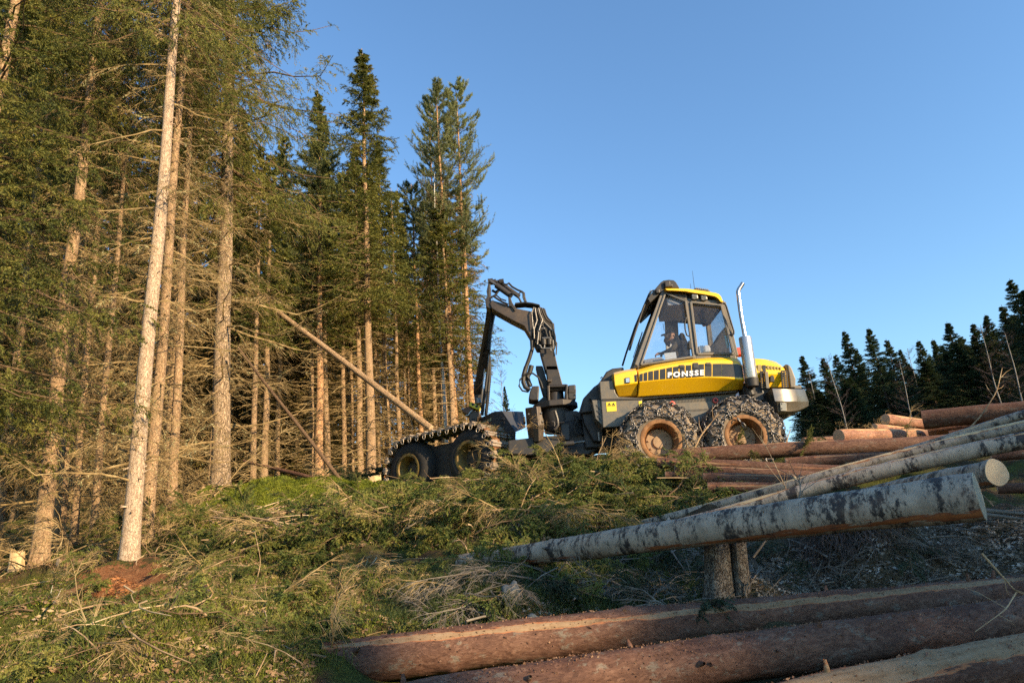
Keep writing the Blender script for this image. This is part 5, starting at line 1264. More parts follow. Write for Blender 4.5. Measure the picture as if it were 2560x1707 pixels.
g.tube(row(Z7, [(270, 388), (170, 370), (115, 290), (130, 190), (220, 100), (340, 85), (430, 150), (480, 250), (500, 330)], 13.1), .018, 8); g.build('loop_hose', M_black, HV, smooth=True)
# stick, reaching down to the head
def SY(y, f='2'): return 13.25 + 1.65 * np.clip((y - 150) / 700, 0, 1)
def Zs(pts): return [Z2(x, y, SY(y)) for x, y in pts]
g = G(); g.prism(Zs([(776, 250), (812, 245), (806, 330), (790, 430), (752, 560), (758, 650), (738, 850), (686, 850), (700, 720), (735, 520), (760, 370)]), (0, .26, 0)); g.build('stick', M_crane_brown, HV, bevel=.012)
g = G(); g.prism(Zs([(812, 235), (836, 262), (822, 330), (806, 430), (796, 560), (760, 560), (775, 440), (795, 330)]), (0, .24, 0)); g.build('stick_extension', M_black, HV, bevel=.012)
for k in range(18): y = 300 + k * 14; g = G(); g.box(Z2(808 - k * 1.2, y, SY(y) - .03), (.05, .06, .03)); g.build('hose_carrier_link', M_dark, HV)
g = G(); g.prism(Zs([(750, 560), (790, 560), (780, 660), (765, 680), (752, 640)]), (0, .2, 0)); g.build('stick_tip', M_cranegrey, HV, bevel=.01)
for dx in (0, 22):
    pts = [(778 + dx * .4, 560), (790 + dx * .3, 640), (778 + dx * .8, 740), (764 + dx, 840), (752 + dx * 1.2, 920), (742 + dx * 1.2, 1002)]; n = 60
    xs = np.interp(np.linspace(0, 5, n), range(6), [p[0] for p in pts]); ys = np.interp(np.linspace(0, 5, n), range(6), [p[1] for p in pts])
    g = G(); g.tube([Z2(x, y, 14.7) for x, y in zip(xs, ys)], [.034 + .008 * (i % 2) for i in range(n)], 10); g.build('head_hose', M_black, HV, smooth=True)
obox('rotator', [(430, 90), (600, 80), (610, 280), (590, 560), (500, 600), (450, 480), (420, 330)], 14.95, .3, M_dark, .02, f=Z8)
g = G(); g.cyl(Z8(500, 440, 14.90), Z8(520, 540, 14.90), .07, .08, 14); g.build('rotator_motor', M_steel, HV, smooth=True)
obox('rotator_link', [(480, 100), (545, 95), (550, 115), (482, 120)], 14.85, .2, M_steel, .004, f=Z8)
g = G(); q = row(Z8, [(350, 512), (375, 505), (440, 530), (552, 590), (525, 662), (430, 630), (330, 580)], 14.85); g.prism(q, (0, .3, 0)); hb_ = g.build('head_plate', M_hyd, HV, bevel=.012)
for x, y in ((408, 553), (482, 588)): g = G(); p = Z8(x, y, 14.84); g.cyl(p, p + np.array([0, .05, 0]), .03, .03, 14); g.build('plate_hole', M_black, hb_)
obox('delimbing_knife', [(182, 652), (225, 632), (330, 592), (440, 650), (400, 700), (292, 752), (210, 705)], 14.90, .35, paint('rusty_knife', (.13, .06, .03), .5, (.05, .03, .02), .6), .02, f=Z8)
obox('head_frame', [(330, 740), (420, 680), (540, 700), (580, 780), (500, 840), (450, 1000), (340, 1000)], 14.90, .4, M_crane_brown, .02, f=Z8)
obox('feed_roller', [(385, 830), (430, 820), (455, 880), (440, 950), (380, 930)], 14.85, .1, M_black, .01, f=Z8)
g = G(); g.tube(row(Z8, [(275, 772), (320, 760), (345, 720), (375, 690), (400, 672)], 14.85), .012, 6); g.build('blue_hose', paint('pale_hose', (.45, .6, .65), .4, (.2, .2, .2), .2), HV)
q = [(5, 1040), (30, 990), (90, 958), (170, 955), (240, 972), (285, 1020), (260, 1060), (60, 1090)]
obox('saw_cover', q, 14.75, .5, M_hyd, .03, f=Z8)
obox('saw_cover_recess', [(85, 1005), (120, 985), (200, 990), (235, 1030), (110, 1045)], 14.74, .02, M_cranegrey, .0, f=Z8)

# driver ------------------------------------------------------------------
def skin_mesh(name, chain, radii, edges, mats, parent, levels=2):
    me = bpy.data.meshes.new(name); me.from_pydata([tuple(p) for p in chain], edges, []); o = bpy.data.objects.new(name, me); COL.objects.link(o)
    sm = o.modifiers.new('skin', 'SKIN'); 
    if not me.skin_vertices: me.skin_vertices.new()
    for i, r in enumerate(radii): me.skin_vertices[0].data[i].radius = (r, r) if not hasattr(r, '__len__') else r
    me.skin_vertices[0].data[0].use_root = True
    ss_ = o.modifiers.new('sub', 'SUBSURF'); ss_.levels = ss_.render_levels = levels
    for m in mats: me.materials.append(m)
    if parent: o.parent = parent
    return o
M_jacket = twotone('driver_jacket', (.07, .06, .045), (.13, .11, .08), 14, .9, .3)
M_skin = twotone('driver_skin', (.50, .27, .17), (.60, .35, .23), 10, .6, 0)
M_beard = twotone('driver_beard', (.05, .035, .025), (.10, .07, .05), 40, .9, .4)
DR = Z1(650, 690, 13.3)
DP = thing('person', 'driver in a dark jacket and peaked cap sitting in the cab, facing left', 'person', DR)
dz = lambda x, y, Y=13.3: Z1(x, y, Y) - DR
pts = [dz(668, 690), dz(655, 640), dz(640, 590), dz(612, 552), dz(590, 540)]
sh = [dz(632, 566, 13.10), dz(600, 625, 13.02), dz(535, 655, 13.02), dz(500, 664, 13.05), dz(632, 572, 13.5), dz(600, 630, 13.56), dz(545, 660, 13.5)]
legs = [dz(600, 705, 13.2), dz(560, 730, 13.2), dz(600, 705, 13.4), dz(560, 730, 13.4)]
ch = pts + sh + legs
ed = [(0, 1), (1, 2), (2, 3), (3, 4), (2, 5), (5, 6), (6, 7), (7, 8), (2, 9), (9, 10), (10, 11), (0, 12), (12, 13), (0, 14), (14, 15)]
rd_ = [.15, .16, .17, .07, .055, .085, .06, .045, .03, .085, .06, .045, .09, .07, .09, .07]
skin_mesh('body', ch, rd_, ed, [M_jacket], DP)
hc = Z1(572, 520, 13.3)
g = G()
prof = []
nu, nv = 24, 16; Vh = []
for i in range(nv + 1):
    ph = math.pi * i / nv
    for j in range(nu):
        th = 2 * math.pi * j / nu; x, y, z = math.sin(ph) * math.cos(th), math.sin(ph) * math.sin(th), math.cos(ph)
        X = x * .095 + (.02 * max(0, -z) if x < 0 else 0) * -1; Yy = y * .075 * (1 - .18 * max(0, -z)); Zz = z * .118
        if x < -.8 and abs(y) < .3 and -.35 < z < .1: X -= .022        # nose
        if x < -.75 and abs(abs(y) - .35) < .15 and .02 < z < .25: X += .012   # eye sockets
        Vh.append((X, Yy, Zz))
Fh = [(i * nu + j, i * nu + (j + 1) % nu, (i + 1) * nu + (j + 1) % nu, (i + 1) * nu + j) for i in range(nv) for j in range(nu)]
g.add(np.array(Vh) @ np.array([[math.cos(.15), 0, math.sin(.15)], [0, 1, 0], [-math.sin(.15), 0, math.cos(.15)]]).T + hc, Fh)
g.tube([hc + np.array([.03, 0, -.06]), hc + np.array([.07, 0, -.17])], [.055, .065], 12)
hd_ = g.build('head', M_skin, DP, smooth=True, sharp=80)
g = G(); Vc = [(v[0] * 1.09 + .004, v[1] * 1.1, max(v[2], .028) * 1.12) for v in Vh]; g.add(np.array(Vc) + hc + np.array([0, 0, .004]), Fh); 
g.prism([hc + np.array(p) for p in ((-.07, -.07, .035), (-.17, -.05, .02), (-.19, 0, .018), (-.17, .05, .02), (-.07, .07, .035))], (0, 0, .01)); g.build('cap', M_cloth, DP, smooth=True, sharp=50)
g = G(); g.tube([hc + np.array(p) for p in ((-.085, 0, -.045), (-.09, 0, -.09), (-.07, 0, -.16), (-.05, 0, -.23))], [.04, .058, .05, .015], 12); g.tube([hc + np.array(p) for p in ((.01, -.07, .02), (-.03, -.072, -.05), (-.07, -.05, -.09))], [.02, .025, .02], 8); g.build('beard', M_beard, DP, smooth=True)
for s in (-1, 1): g = G(); e = hc + np.array([-.082, s * .03, .012]); g.rings(e, (-1, 0, 0), [(.002, -.01), (.01, 0), (.006, .006)], 8); g.build('eye', M_white, DP)
for s in (-1,): g = G(); e = hc + np.array([.01, s * .075, -.01]); g.rings(e, (0, s, 0), [(.018, -.01), (.03, 0), (.02, .012)], 10); g.build('ear', M_skin, DP, smooth=True)
for (hx, hy, hY) in ((498, 664, 13.05), (545, 660, 13.5)):
    w_ = Z1(hx + 6, hy - 2, hY) - DR; kn = [w_, w_ + np.array([-.05, 0, -.005]), w_ + np.array([-.085, 0, -.01])]; V_ = list(kn); E_ = [(0, 1), (1, 2)]; Rr = [.028, .036, .034]
    for f, (dy, ln) in enumerate(((-.03, .065), (-.011, .075), (.011, .072), (.03, .058))):
        b0 = kn[2] + np.array([-.01, dy, 0]); i0 = len(V_); V_ += [b0, b0 + np.array([-ln * .45, 0, -.012]), b0 + np.array([-ln * .6, 0, -.04]), b0 + np.array([-ln * .4, 0, -.06])]; E_ += [(2, i0), (i0, i0 + 1), (i0 + 1, i0 + 2), (i0 + 2, i0 + 3)]; Rr += [.012, .010, .009, .008]
    i0 = len(V_); V_ += [kn[1] + np.array([-.015, -.035, -.01]), kn[1] + np.array([-.05, -.05, -.03]), kn[1] + np.array([-.075, -.04, -.045])]; E_ += [(1, i0), (i0, i0 + 1), (i0 + 1, i0 + 2)]; Rr += [.014, .011, .009]
    skin_mesh('hand', V_, Rr, E_, [M_skin], DP, 1)
# ---------------------------------------------------------------- logs: each its own object, long axis = local Z
LC = (.27, .14, .09)
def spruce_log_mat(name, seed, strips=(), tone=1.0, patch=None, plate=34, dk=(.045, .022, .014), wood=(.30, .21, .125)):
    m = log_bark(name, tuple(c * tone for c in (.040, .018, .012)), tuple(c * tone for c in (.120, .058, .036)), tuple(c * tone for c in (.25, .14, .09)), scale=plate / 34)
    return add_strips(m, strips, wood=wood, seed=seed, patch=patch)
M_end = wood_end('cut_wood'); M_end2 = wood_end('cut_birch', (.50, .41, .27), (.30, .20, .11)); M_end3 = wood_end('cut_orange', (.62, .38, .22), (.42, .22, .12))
M_flake = twotone('bark_flake', (.07, .035, .022), (.17, .09, .055), 14, .8, .2, c3=(.42, .28, .16), lo=.3, hi=.74)

def log_mesh(name, L, r0, r1, seed, k=28, bend=.03, lump=.02, n=None, caps=True):
    rng = RS(seed); n = n or (int(L / .028) if k >= 60 else max(8, int(L / .10))); z = np.linspace(0, L, n); r = r0 + (r1 - r0) * (z / L)
    bx = bend * L * .25 * np.sin(z / L * np.pi * rng.uniform(.8, 1.6) + rng.uniform(0, .6)) ; bx -= np.interp(z, [0, L], [bx[0], bx[-1]])
    by = bend * L * .12 * np.sin(z / L * np.pi * 1.7); by -= np.interp(z, [0, L], [by[0], by[-1]])
    P = np.stack([bx, by, z], -1)[None]; V, F = tubes(P, r[None], k); c = np.repeat(P[0], k, 0); rr = V - c; th = np.arctan2(rr[:, 1], rr[:, 0]); zz = c[:, 2]
    f = np.ones(len(V))
    for _ in range(10): f += lump * rng.uniform(.2, .7) * np.sin(rng.randint(1, 6) * th + zz * rng.uniform(1, 9) + rng.uniform(0, 6))
    for _ in range(int(L * 2.2)):
        z0, t0 = rng.uniform(0, L), rng.uniform(-np.pi, np.pi); d = np.angle(np.exp(1j * (th - t0))); f += rng.uniform(.05, .17) * np.exp(-(d * r0 / .035) ** 2 - ((zz - z0) / .045) ** 2)
    if k >= 60:   # bark relief: small plates and scales
        q = np.zeros(len(V)); arc = th * r0
        for _ in range(70):
            kk = rng.uniform(25, 190); an = rng.uniform(0, 2 * np.pi); m_ = round(kk * math.sin(an) * r0); q += np.sin(m_ * th + kk * math.cos(an) * .55 * zz + rng.uniform(0, 6.28)) / math.sqrt(kk)
        q = q / q.std(); f += np.clip(q * .010, -.022, .016) / 1.0
    V = c + rr * f[:, None]
    return V, F, P[0], r, k, n

def add_log(name, label, cat, A, B, r0, r1, mat, seed=0, group=None, endA=None, endB=None, bend=.03, lump=.02, flakes=0, k=28, stubs=0, stubmat=None):
    A, B = np.array(A, float), np.array(B, float); d = B - A; L = np.linalg.norm(d); d = d / L
    y = np.array([0, 0, 1.0]) - d * d[2]; y = vnorm(y); x = np.cross(y, d)
    V, F, P, r, k, n = log_mesh(name, L, r0, r1, seed, k, bend, lump)
    me = mesh_of(name, [(V, F)], smooth=True)
    o = link(name, me, mat); tag(o, label, cat, group)
    o.matrix_world = Matrix(((x[0], y[0], d[0], A[0]), (x[1], y[1], d[1], A[1]), (x[2], y[2], d[2], A[2]), (0, 0, 0, 1)))
    rng = RS(seed + 100)
    for endm, i0, s in ((endA or M_end, 0, -1), (endB or M_end, n - 1, 1)):
        ring = V[i0 * k:(i0 + 1) * k]; c = ring.mean(0); q = np.vstack([[c + (0, 0, s * .006)], c + (ring - c) * .55 + (0, 0, s * .006), c + (ring - c) * .97 + (0, 0, s * .003), ring])
        Fq = [(0, 1 + j, 1 + (j + 1) % k) for j in range(k)]; Fr = [(1 + a * k + j, 1 + (a + 1) * k + j, 1 + (a + 1) * k + (j + 1) % k, 1 + a * k + (j + 1) % k) for a in range(2) for j in range(k)]
        if s < 0: Fq = [f[::-1] for f in Fq]; Fr = [f[::-1] for f in Fr]
        e = link('cut_end', mesh_of('cut_end', [(q - c, np.array(Fq)), (q - c, np.array(Fr))]), endm, o); e.location = c
    if flakes:
        N_ = int(flakes); zi = rng.uniform(0, L, N_); th = rng.normal(np.pi / 2, 1.1, N_); ri = np.interp(zi, [0, L], [r0, r1]); cx = np.interp(zi, P[:, 2], P[:, 0]); cy_ = np.interp(zi, P[:, 2], P[:, 1])
        nrm_ = np.stack([np.cos(th), np.sin(th), np.zeros(N_)], -1); tan = np.stack([-np.sin(th), np.cos(th), np.zeros(N_)], -1); b = np.stack([cx, cy_, zi], -1) + nrm_ * (ri * 1.01)[:, None]
        s = rng.uniform(.003, .009, (N_, 1)) * rng.choice([.6, .8, 1, 1, 2.2], (N_, 1), p=[.3, .3, .25, .13, .02]); up = vnorm(nrm_ + rng.normal(size=(N_, 3)) * .7); ax_ = vnorm(rng.normal(size=(N_, 3)) * .5 + np.array([0, 0, 1.0]))
        q = np.stack([b - ax_ * s, b + ax_ * s, b + ax_ * s * .8 + up * s * 1.3, b - ax_ * s * .5 + up * s * 1.1], 1).reshape(-1, 3)
        fo = link('bark_flake', mesh_of('bark_flake', [(q, np.arange(4 * N_).reshape(-1, 4))]), M_flake, o); fo['kind'] = 'stuff'
    for i in range(stubs):
        zi = rng.uniform(.1, L * .95); th = rng.uniform(0, np.pi); ri = np.interp(zi, [0, L], [r0, r1]); c = np.array([np.interp(zi, P[:, 2], P[:, 0]), np.interp(zi, P[:, 2], P[:, 1]), zi]); nn_ = np.array([math.cos(th), math.sin(th), rng.uniform(-.2, .5)])
        Vt, Ft = tubes(np.array([[c + nn_ * ri * .8, c + nn_ * (ri + .02), c + nn_ * (ri + rng.uniform(.03, .07))]]), np.array([[.022, .016, .009]]), 7); link('knot_stub', mesh_of('knot_stub', [(Vt, Ft)], smooth=True), stubmat or mat, o)
    return o

MA = spruce_log_mat('log_bark_scarred', 1.0, [(2.15, .24, .40)], tone=1.0)
MB_ = spruce_log_mat('log_bark_glossy', 3.0, [(2.5, .10, -.9)], tone=1.0, plate=26)
MC = spruce_log_mat('log_bark_peeled', 5.0, [(1.95, .45, .8)], tone=.85)
MD = [spruce_log_mat('log_bark_brown', 7.0 + i * 3, [(1.8 + .5 * i, .3, -.4)], tone=.95, plate=38) for i in range(3)]
MO = spruce_log_mat('log_bark_sun_tinted', 17.0, [(2.0, .5, .3)], tone=2.4, plate=30, wood=(.55, .34, .18))  # brighter copy of the brown log bark, sunlight put into its colour
BR = [birch_mat('birch_bark_old', (.38, .305, .23), seed=2.0, blot=.525), birch_mat('birch_bark_white', (.40, .325, .245), seed=6.0, blot=.535), birch_mat('birch_bark_smooth', (.37, .295, .22), seed=9.0, blot=.54)]
add_strips(BR[0], [(-.75, .50, -.35)], wood=(.36, .14, .055), inner=(.24, .085, .04), seed=4.0, zc=.8, patch=.69)
add_strips(BR[1], [(.7, .35, -.1)], wood=(.66, .50, .28), inner=(.30, .12, .045), seed=8.0, zc=1.0, patch=.66)
add_strips(BR[2], [(.8, .35, .1)], wood=(.66, .50, .28), inner=(.32, .13, .05), seed=12.0, zc=1.0, patch=.63)

add_log('spruce_log', 'foreground spruce log with a long pale stripped streak, its left end on grass', 'log', vat(742, 1529, 4.95), vat(2520, 1342, 6.1), .145, .135, MA, 1, flakes=3200, stubs=5, k=64)
add_log('spruce_log', 'thick brown knotty log running through the middle of the foreground without a pale streak', 'log', vat(870, 1640, 4.35), vat(2500, 1402, 5.1), .135, .150, MB_, 2, flakes=4200, stubs=12, lump=.03, k=64)
add_log('spruce_log', 'broadly peeled log in the bottom right corner', 'log', vat(1560, 1690, 3.9), vat(2560, 1475, 4.3), .13, .14, MC, 3, flakes=900, stubs=3, k=64)
# birches
add_log('birch_log', 'thick birch log with orange inner bark along its belly, resting on the stump', 'log', vat(2250, 1140, 4.55), vat(1060, 1292, 7.6), .150, .088, BR[0], 4, endA=M_end2, endB=M_end2, bend=.02, flakes=160, stubs=3, k=60)
add_log('birch_log', 'short-looking birch log whose cut end shows above and right of the thick birch butt', 'log', vat(2290, 1086, 4.95), vat(1900, 1160, 7.3), .092, .085, BR[0], 5, endA=M_end2, endB=M_end2, flakes=40)
add_log('birch_log', 'long white birch log with torn patch, lying directly above the thick birch log', 'log', vat(2500, 983, 6.0), vat(1380, 1245, 8.1), .078, .060, BR[1], 6, bend=.06, flakes=60, stubs=2)
add_log('birch_log', 'uppermost slender birch log slanting across the pile', 'log', vat(2520, 942, 7.0), vat(1400, 1221, 8.9), .062, .052, BR[2], 7, bend=.05, flakes=60, stubs=2)
add_log('birch_log', 'birch log at the right edge crossing over the slender birch', 'log', vat(2480, 915, 7.3), vat(2080, 1036, 8.2), .05, .045, BR[1], 8, bend=.03)
add_log('birch_log', 'small birch end poking up between the two lowest birch logs', 'log', vat(2078, 1118, 6.1), vat(1985, 1150, 7.2), .06, .055, BR[2], 9, endA=M_end2)
# spruce logs in the shade below the wheels
def L5(a, b, c, d): return (a, b), (c, d)
sh = [  # zoom5 coordinates of both ends of the axis, depths, radii
 ((80, 512), 11.1, (2000, 408), 10.4, .118, .118, 'dark straight log lying closest under the rear wheels'),
 ((820, 552), 10.3, (1800, 500), 9.7, .085, .095, 'dark log second from the rear wheels, right half of the pile'),
 ((10, 548), 10.3, (1350, 612), 9.5, .075, .09, 'dark log slanting down to the right below the wheels'),
 ((120, 592), 9.9, (1150, 640), 9.3, .062, .072, 'thin dark log, middle one of the shaded pile'),
 ((300, 645), 9.4, (1080, 672), 8.9, .075, .08, 'dark log lower in the shaded pile with frosty top'),
 ((330, 705), 9.0, (960, 712), 8.6, .07, .075, 'lowest dark log of the shaded pile, just above the white birches'),
 ((60, 625), 9.7, (700, 660), 9.4, .05, .055, 'thin reddish pole at the left of the shaded pile')]
for i, (a, da, b, db, r0, r1, lab) in enumerate(sh):
    add_log('spruce_log', lab, 'log', Z5(*a, da), Z5(*b, db), r0, r1, MD[i % 3], 20 + i, flakes=60, k=18)
# far pile
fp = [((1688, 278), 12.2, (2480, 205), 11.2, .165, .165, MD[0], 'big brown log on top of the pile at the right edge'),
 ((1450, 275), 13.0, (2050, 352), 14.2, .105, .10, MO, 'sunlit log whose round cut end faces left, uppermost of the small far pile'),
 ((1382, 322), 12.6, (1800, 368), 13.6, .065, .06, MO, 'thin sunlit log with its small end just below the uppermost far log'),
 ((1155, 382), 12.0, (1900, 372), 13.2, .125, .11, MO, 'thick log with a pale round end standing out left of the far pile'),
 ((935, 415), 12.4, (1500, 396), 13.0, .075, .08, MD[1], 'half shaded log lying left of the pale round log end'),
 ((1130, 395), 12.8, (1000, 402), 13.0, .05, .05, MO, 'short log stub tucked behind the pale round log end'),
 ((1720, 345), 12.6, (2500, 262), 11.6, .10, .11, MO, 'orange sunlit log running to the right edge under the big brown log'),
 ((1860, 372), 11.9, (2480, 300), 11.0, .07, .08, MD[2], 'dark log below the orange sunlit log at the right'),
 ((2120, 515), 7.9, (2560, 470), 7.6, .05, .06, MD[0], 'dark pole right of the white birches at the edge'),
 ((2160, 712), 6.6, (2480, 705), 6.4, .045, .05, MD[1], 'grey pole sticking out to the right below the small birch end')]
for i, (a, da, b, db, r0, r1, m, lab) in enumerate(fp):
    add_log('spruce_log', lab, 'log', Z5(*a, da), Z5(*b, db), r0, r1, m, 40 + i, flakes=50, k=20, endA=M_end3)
# felled and leaning stems
add_log('felled_spruce', 'orange delimbed stem held slanting by the harvester head, its top lost in the forest', 'tree trunk', vat(990, 984, 14.6), vat(405, 540, 17.6), .076, .048, M_bark_spruce, 60, bend=.01, k=14)
add_log('leaning_trunk', 'thin dark dead trunk leaning from the moss up to the left', 'tree trunk', vat(792, 1116, 13.2), vat(548, 800, 13.8), .042, .026, bark_mat('dead_trunk_bark', [(.08, .05, .03), (.15, .09, .05), (.22, .14, .08)], 30, .4, .6), 61, bend=.04, k=10)
add_log('downed_stem', 'thin brown trunk lying low behind the moss, rising to the left', 'tree trunk', vat(745, 1106, 14.0), vat(560, 1058, 15.0), .045, .03, MD[1], 62, bend=.05, k=10)
add_log('fallen_log', 'dark short log lying between the left trunks', 'log', at(145, 1407, 9.9), at(212, 1404, 10.2), .065, .06, MD[0], 63, k=12)
add_log('fallen_branch', 'thick bare branch pointing down in the grass at the bottom, left of the long logs', 'branch', at(620, 1592, 5.6), at(765, 1712, 4.5), .035, .042, M_bark_dark, 64, bend=.06, k=10)
add_log('fallen_branch', 'short curved brown root piece standing out of the grass', 'branch', at(500, 1458, 7.4), at(528, 1492, 7.0), .03, .035, MD[1], 65, bend=.12, k=10)

# stumps
def stump(name, label, foot, Y, topy, r, mat, broken=0.0, seed=1, flare=.3, endm=M_end, lean=0):
    b = at(foot[0], foot[1], Y); g0 = gz(b[0], b[1]); z0 = min(b[2], g0) - .25; tp = at(foot[0] + lean, topy, Y); H = tp[2] - z0; rng = RS(seed); k = 28; n = 16
    z = np.linspace(0, H, n); rr = r * (1 + flare * np.exp(-np.clip(z - .25, 0, None) / .12)); dx = (tp[0] - b[0]) * z / H
    P = np.stack([dx, 0 * z, z], -1)[None]; V, F = tubes(P, rr[None], k); c = np.repeat(P[0], k, 0); q = V - c; th = np.arctan2(q[:, 1], q[:, 0])
    f = 1 + .05 * np.sin(3 * th + 1) + .04 * np.sin(5 * th) + .10 * np.exp(-c[:, 2] / .3) * np.cos(4 * th + seed); V = c + q * f[:, None]
    if broken: 
        jag = np.interp(th[-k:], np.sort(rng.uniform(-3.2, 3.2, 12)), rng.uniform(-1, .6, 12)); V[-k:, 2] += broken * jag; V[-2 * k:-k, 2] += broken * jag * .5
    root = link(name, mesh_of(name, [(V, F)], smooth=True), mat); root.location = (b[0], b[1], z0); tag(root, label, 'stump')
    ring = V[-k:]; cc_ = ring.mean(0) - (0, 0, broken * .6); q = np.vstack([[cc_], ring]); e = link('cut_top', mesh_of('cut_top', [(q - cc_, np.array([(0, 1 + j, 1 + (j + 1) % k) for j in range(k)]))]), endm, root); e.location = cc_
    return root
M_stumpwood = twotone('splintered_wood', (.36, .22, .10), (.60, .43, .22), 4, .8, .8, .02, sc=(9, 9, .8), c3=(.70, .54, .30))
M_stumpbark = bark_mat('stump_bark', [(.05, .038, .028), (.16, .125, .09), (.27, .23, .18)], 26, .5, 1.0, .02, lichen=(.30, .32, .28), lam=.5)
stump('tree_stump', 'high grey-barked stump under the thick birch log, left one of the pair', (1792, 1485), 6.05, 1338, .108, M_stumpbark, seed=2)
stump('tree_stump', 'slimmer stump pressed against the right of the high stump under the birch log', (1850, 1482), 6.0, 1330, .062, M_stumpbark, seed=3, endm=M_end2, lean=-6)
stump('broken_stump', 'pale splintered stump at the far left beside the leaning spruce', (44, 1418), 10.0, 1375, .085, M_stumpwood, broken=.05, seed=4, endm=M_stumpwood)
stump('broken_stump', 'jagged broken stump on the moss left of the tracked bogie', (935, 1215), 14.0, 1185, .12, M_stumpwood, broken=.12, seed=5, endm=M_stumpwood)
stump('broken_stump', 'low torn stump just left of the jagged stump', (905, 1222), 14.0, 1203, .13, M_stumpwood, broken=.07, seed=6, endm=M_stumpwood)
stump('tree_stump', 'rotten reddish stump hidden by hanging roots under the birch log', (2118, 1420), 6.9, 1345, .10, twotone('rotten_wood', (.14, .06, .03), (.42, .24, .10), 3, .9, .9, .03, sc=(8, 8, 1.2)), broken=.05, seed=7)
stump('tree_stump', 'sawn stump with orange top in the slash in front of the tracked bogie', (1100, 1258), 11.3, 1236, .12, M_bark_dark, seed=8, endm=M_end3)
stump('tree_stump', 'low sawn stump half buried below the stripped log of slash', (1365, 1300), 9.6, 1258, .10, M_bark_dark, seed=9, endm=M_end3)

# grey stones among the grass in the shade
M_stone = twotone('grey_stone', (.07, .075, .07), (.15, .16, .16), 4, .85, .6, .02, c3=(.10, .12, .07))
for i, (px, py, Y, s, lab) in enumerate([(1283, 1508, 5.9, .08, 'taller pale blue-grey stone standing in the shaded grass'), (1325, 1528, 5.75, .12, 'rounder grey stone right of the pale standing stone'), (1300, 1545, 5.7, .07, 'small grey stone in front of the standing stone')]):
    b = at(px, py, Y); b[2] = gz(b[0], b[1]); rng = RS(90 + i); nu, nv = 16, 10; Vs = []
    for a in range(nv + 1):
        for c_ in range(nu):
            ph, th = math.pi * a / nv, 2 * math.pi * c_ / nu; d = np.array([math.sin(ph) * math.cos(th), math.sin(ph) * math.sin(th), math.cos(ph)]); Vs.append(d * s * (1 + .18 * math.sin(3 * d[0] * 2 + i) + .15 * math.cos(4 * d[1] + d[2] * 3)) * (1, .8, 1.5 if i == 0 else .8))
    Fs = [(a * nu + c_, (a + 1) * nu + c_, (a + 1) * nu + (c_ + 1) % nu, a * nu + (c_ + 1) % nu) for a in range(nv) for c_ in range(nu)]
    o = link('stone', mesh_of('stone', [(np.array(Vs), np.array(Fs))], smooth=True), M_stone); o.location = (b[0], b[1], b[2] + s * .3); tag(o, lab, 'stone')
# ---------------------------------------------------------------- ground cover
def grad(x, y):
    e = .25; return (ground(x + e, y, False) - ground(x - e, y, False)) / (2 * e), (ground(x, y + e, False) - ground(x, y - e, False)) / (2 * e)
def scatter(Vt, F, pos, yaw, pitch, roll, sc, follow=True):
    m = len(pos); cy_, sy_ = np.cos(yaw), np.sin(yaw); cp, sp_ = np.cos(pitch), np.sin(pitch); cr, sr = np.cos(roll), np.sin(roll)
    Z0 = np.zeros(m); O = np.ones(m)
    Rz = np.stack([np.stack([cy_, -sy_, Z0], -1), np.stack([sy_, cy_, Z0], -1), np.stack([Z0, Z0, O], -1)], 1)
    Ry = np.stack([np.stack([cp, Z0, sp_], -1), np.stack([Z0, O, Z0], -1), np.stack([-sp_, Z0, cp], -1)], 1)
    Rx = np.stack([np.stack([O, Z0, Z0], -1), np.stack([Z0, cr, -sr], -1), np.stack([Z0, sr, cr], -1)], 1)
    Rm = Rz @ Ry @ Rx
    V = np.einsum('mij,nj->mni', Rm, Vt) * sc[:, None, None]
    if follow:
        gx_, gy_ = grad(pos[:, 0], pos[:, 1]); V[..., 2] += gx_[:, None] * V[..., 0] + gy_[:, None] * V[..., 1]
    V += pos[:, None]
    Ft = F[None] + (np.arange(m) * len(Vt))[:, None, None]
    return V.reshape(-1, 3), Ft.reshape(-1, F.shape[1])
def bough_template(seed, L=1.0, M1=22, dead=False, nl=.032, nw=.019, K=18):
    rng = RS(seed); P = make_limbs(rng, np.zeros(1), np.array([L]), np.array([.18]), np.array([.35]), np.array([.1]), azb=np.zeros(1)); P = P + rng.normal(size=P.shape) * .012
    Q, l = make_twigs(rng, P, np.array([L]), M1, .42, .8, .1, .08)
    Q2, l2 = make_twigs(rng, Q, l, 3, .45, .7, .1)
    stems = [tubes(P, np.linspace(.011, .003, 6)[None] * L, 4), tubes(np.concatenate([Q]), np.tile([[.0034, .0028, .0014]], (len(Q), 1)), 3)]
    gr = []
    A, al = np.concatenate([Q, Q2, P[:, [3, 4, 5]]]), None
    if not dead: gr.append(needles(rng, A, None, K, nl, nw))
    else:
        gr.append(spikes(Q2[:, 0], Q2[:, 2] - Q2[:, 0], np.full(len(Q2), .005), rng)); Q3, l3 = make_twigs(rng, Q2, l2, 3, .6, .8, .1); gr.append(spikes(Q3[:, 0], Q3[:, 2] - Q3[:, 0], np.full(len(Q3), .004), rng))
    return stems, gr
def join(parts):
    Vs, Fs, o = [], {}, 0
    for V, F in parts: Vs.append(V); Fs.setdefault(F.shape[1], []).append(F + o); o += len(V)
    return np.concatenate(Vs), {k: np.concatenate(v) for k, v in Fs.items()}
boughs = [bough_template(300 + i, 1.0, 20 + 3 * i) for i in range(4)]
bigb = [bough_template(320 + i, 1.0, 16, nl=.05, nw=.018, K=9) for i in range(2)]
deadb = [bough_template(310 + i, 1.0, 20, True) for i in range(3)]

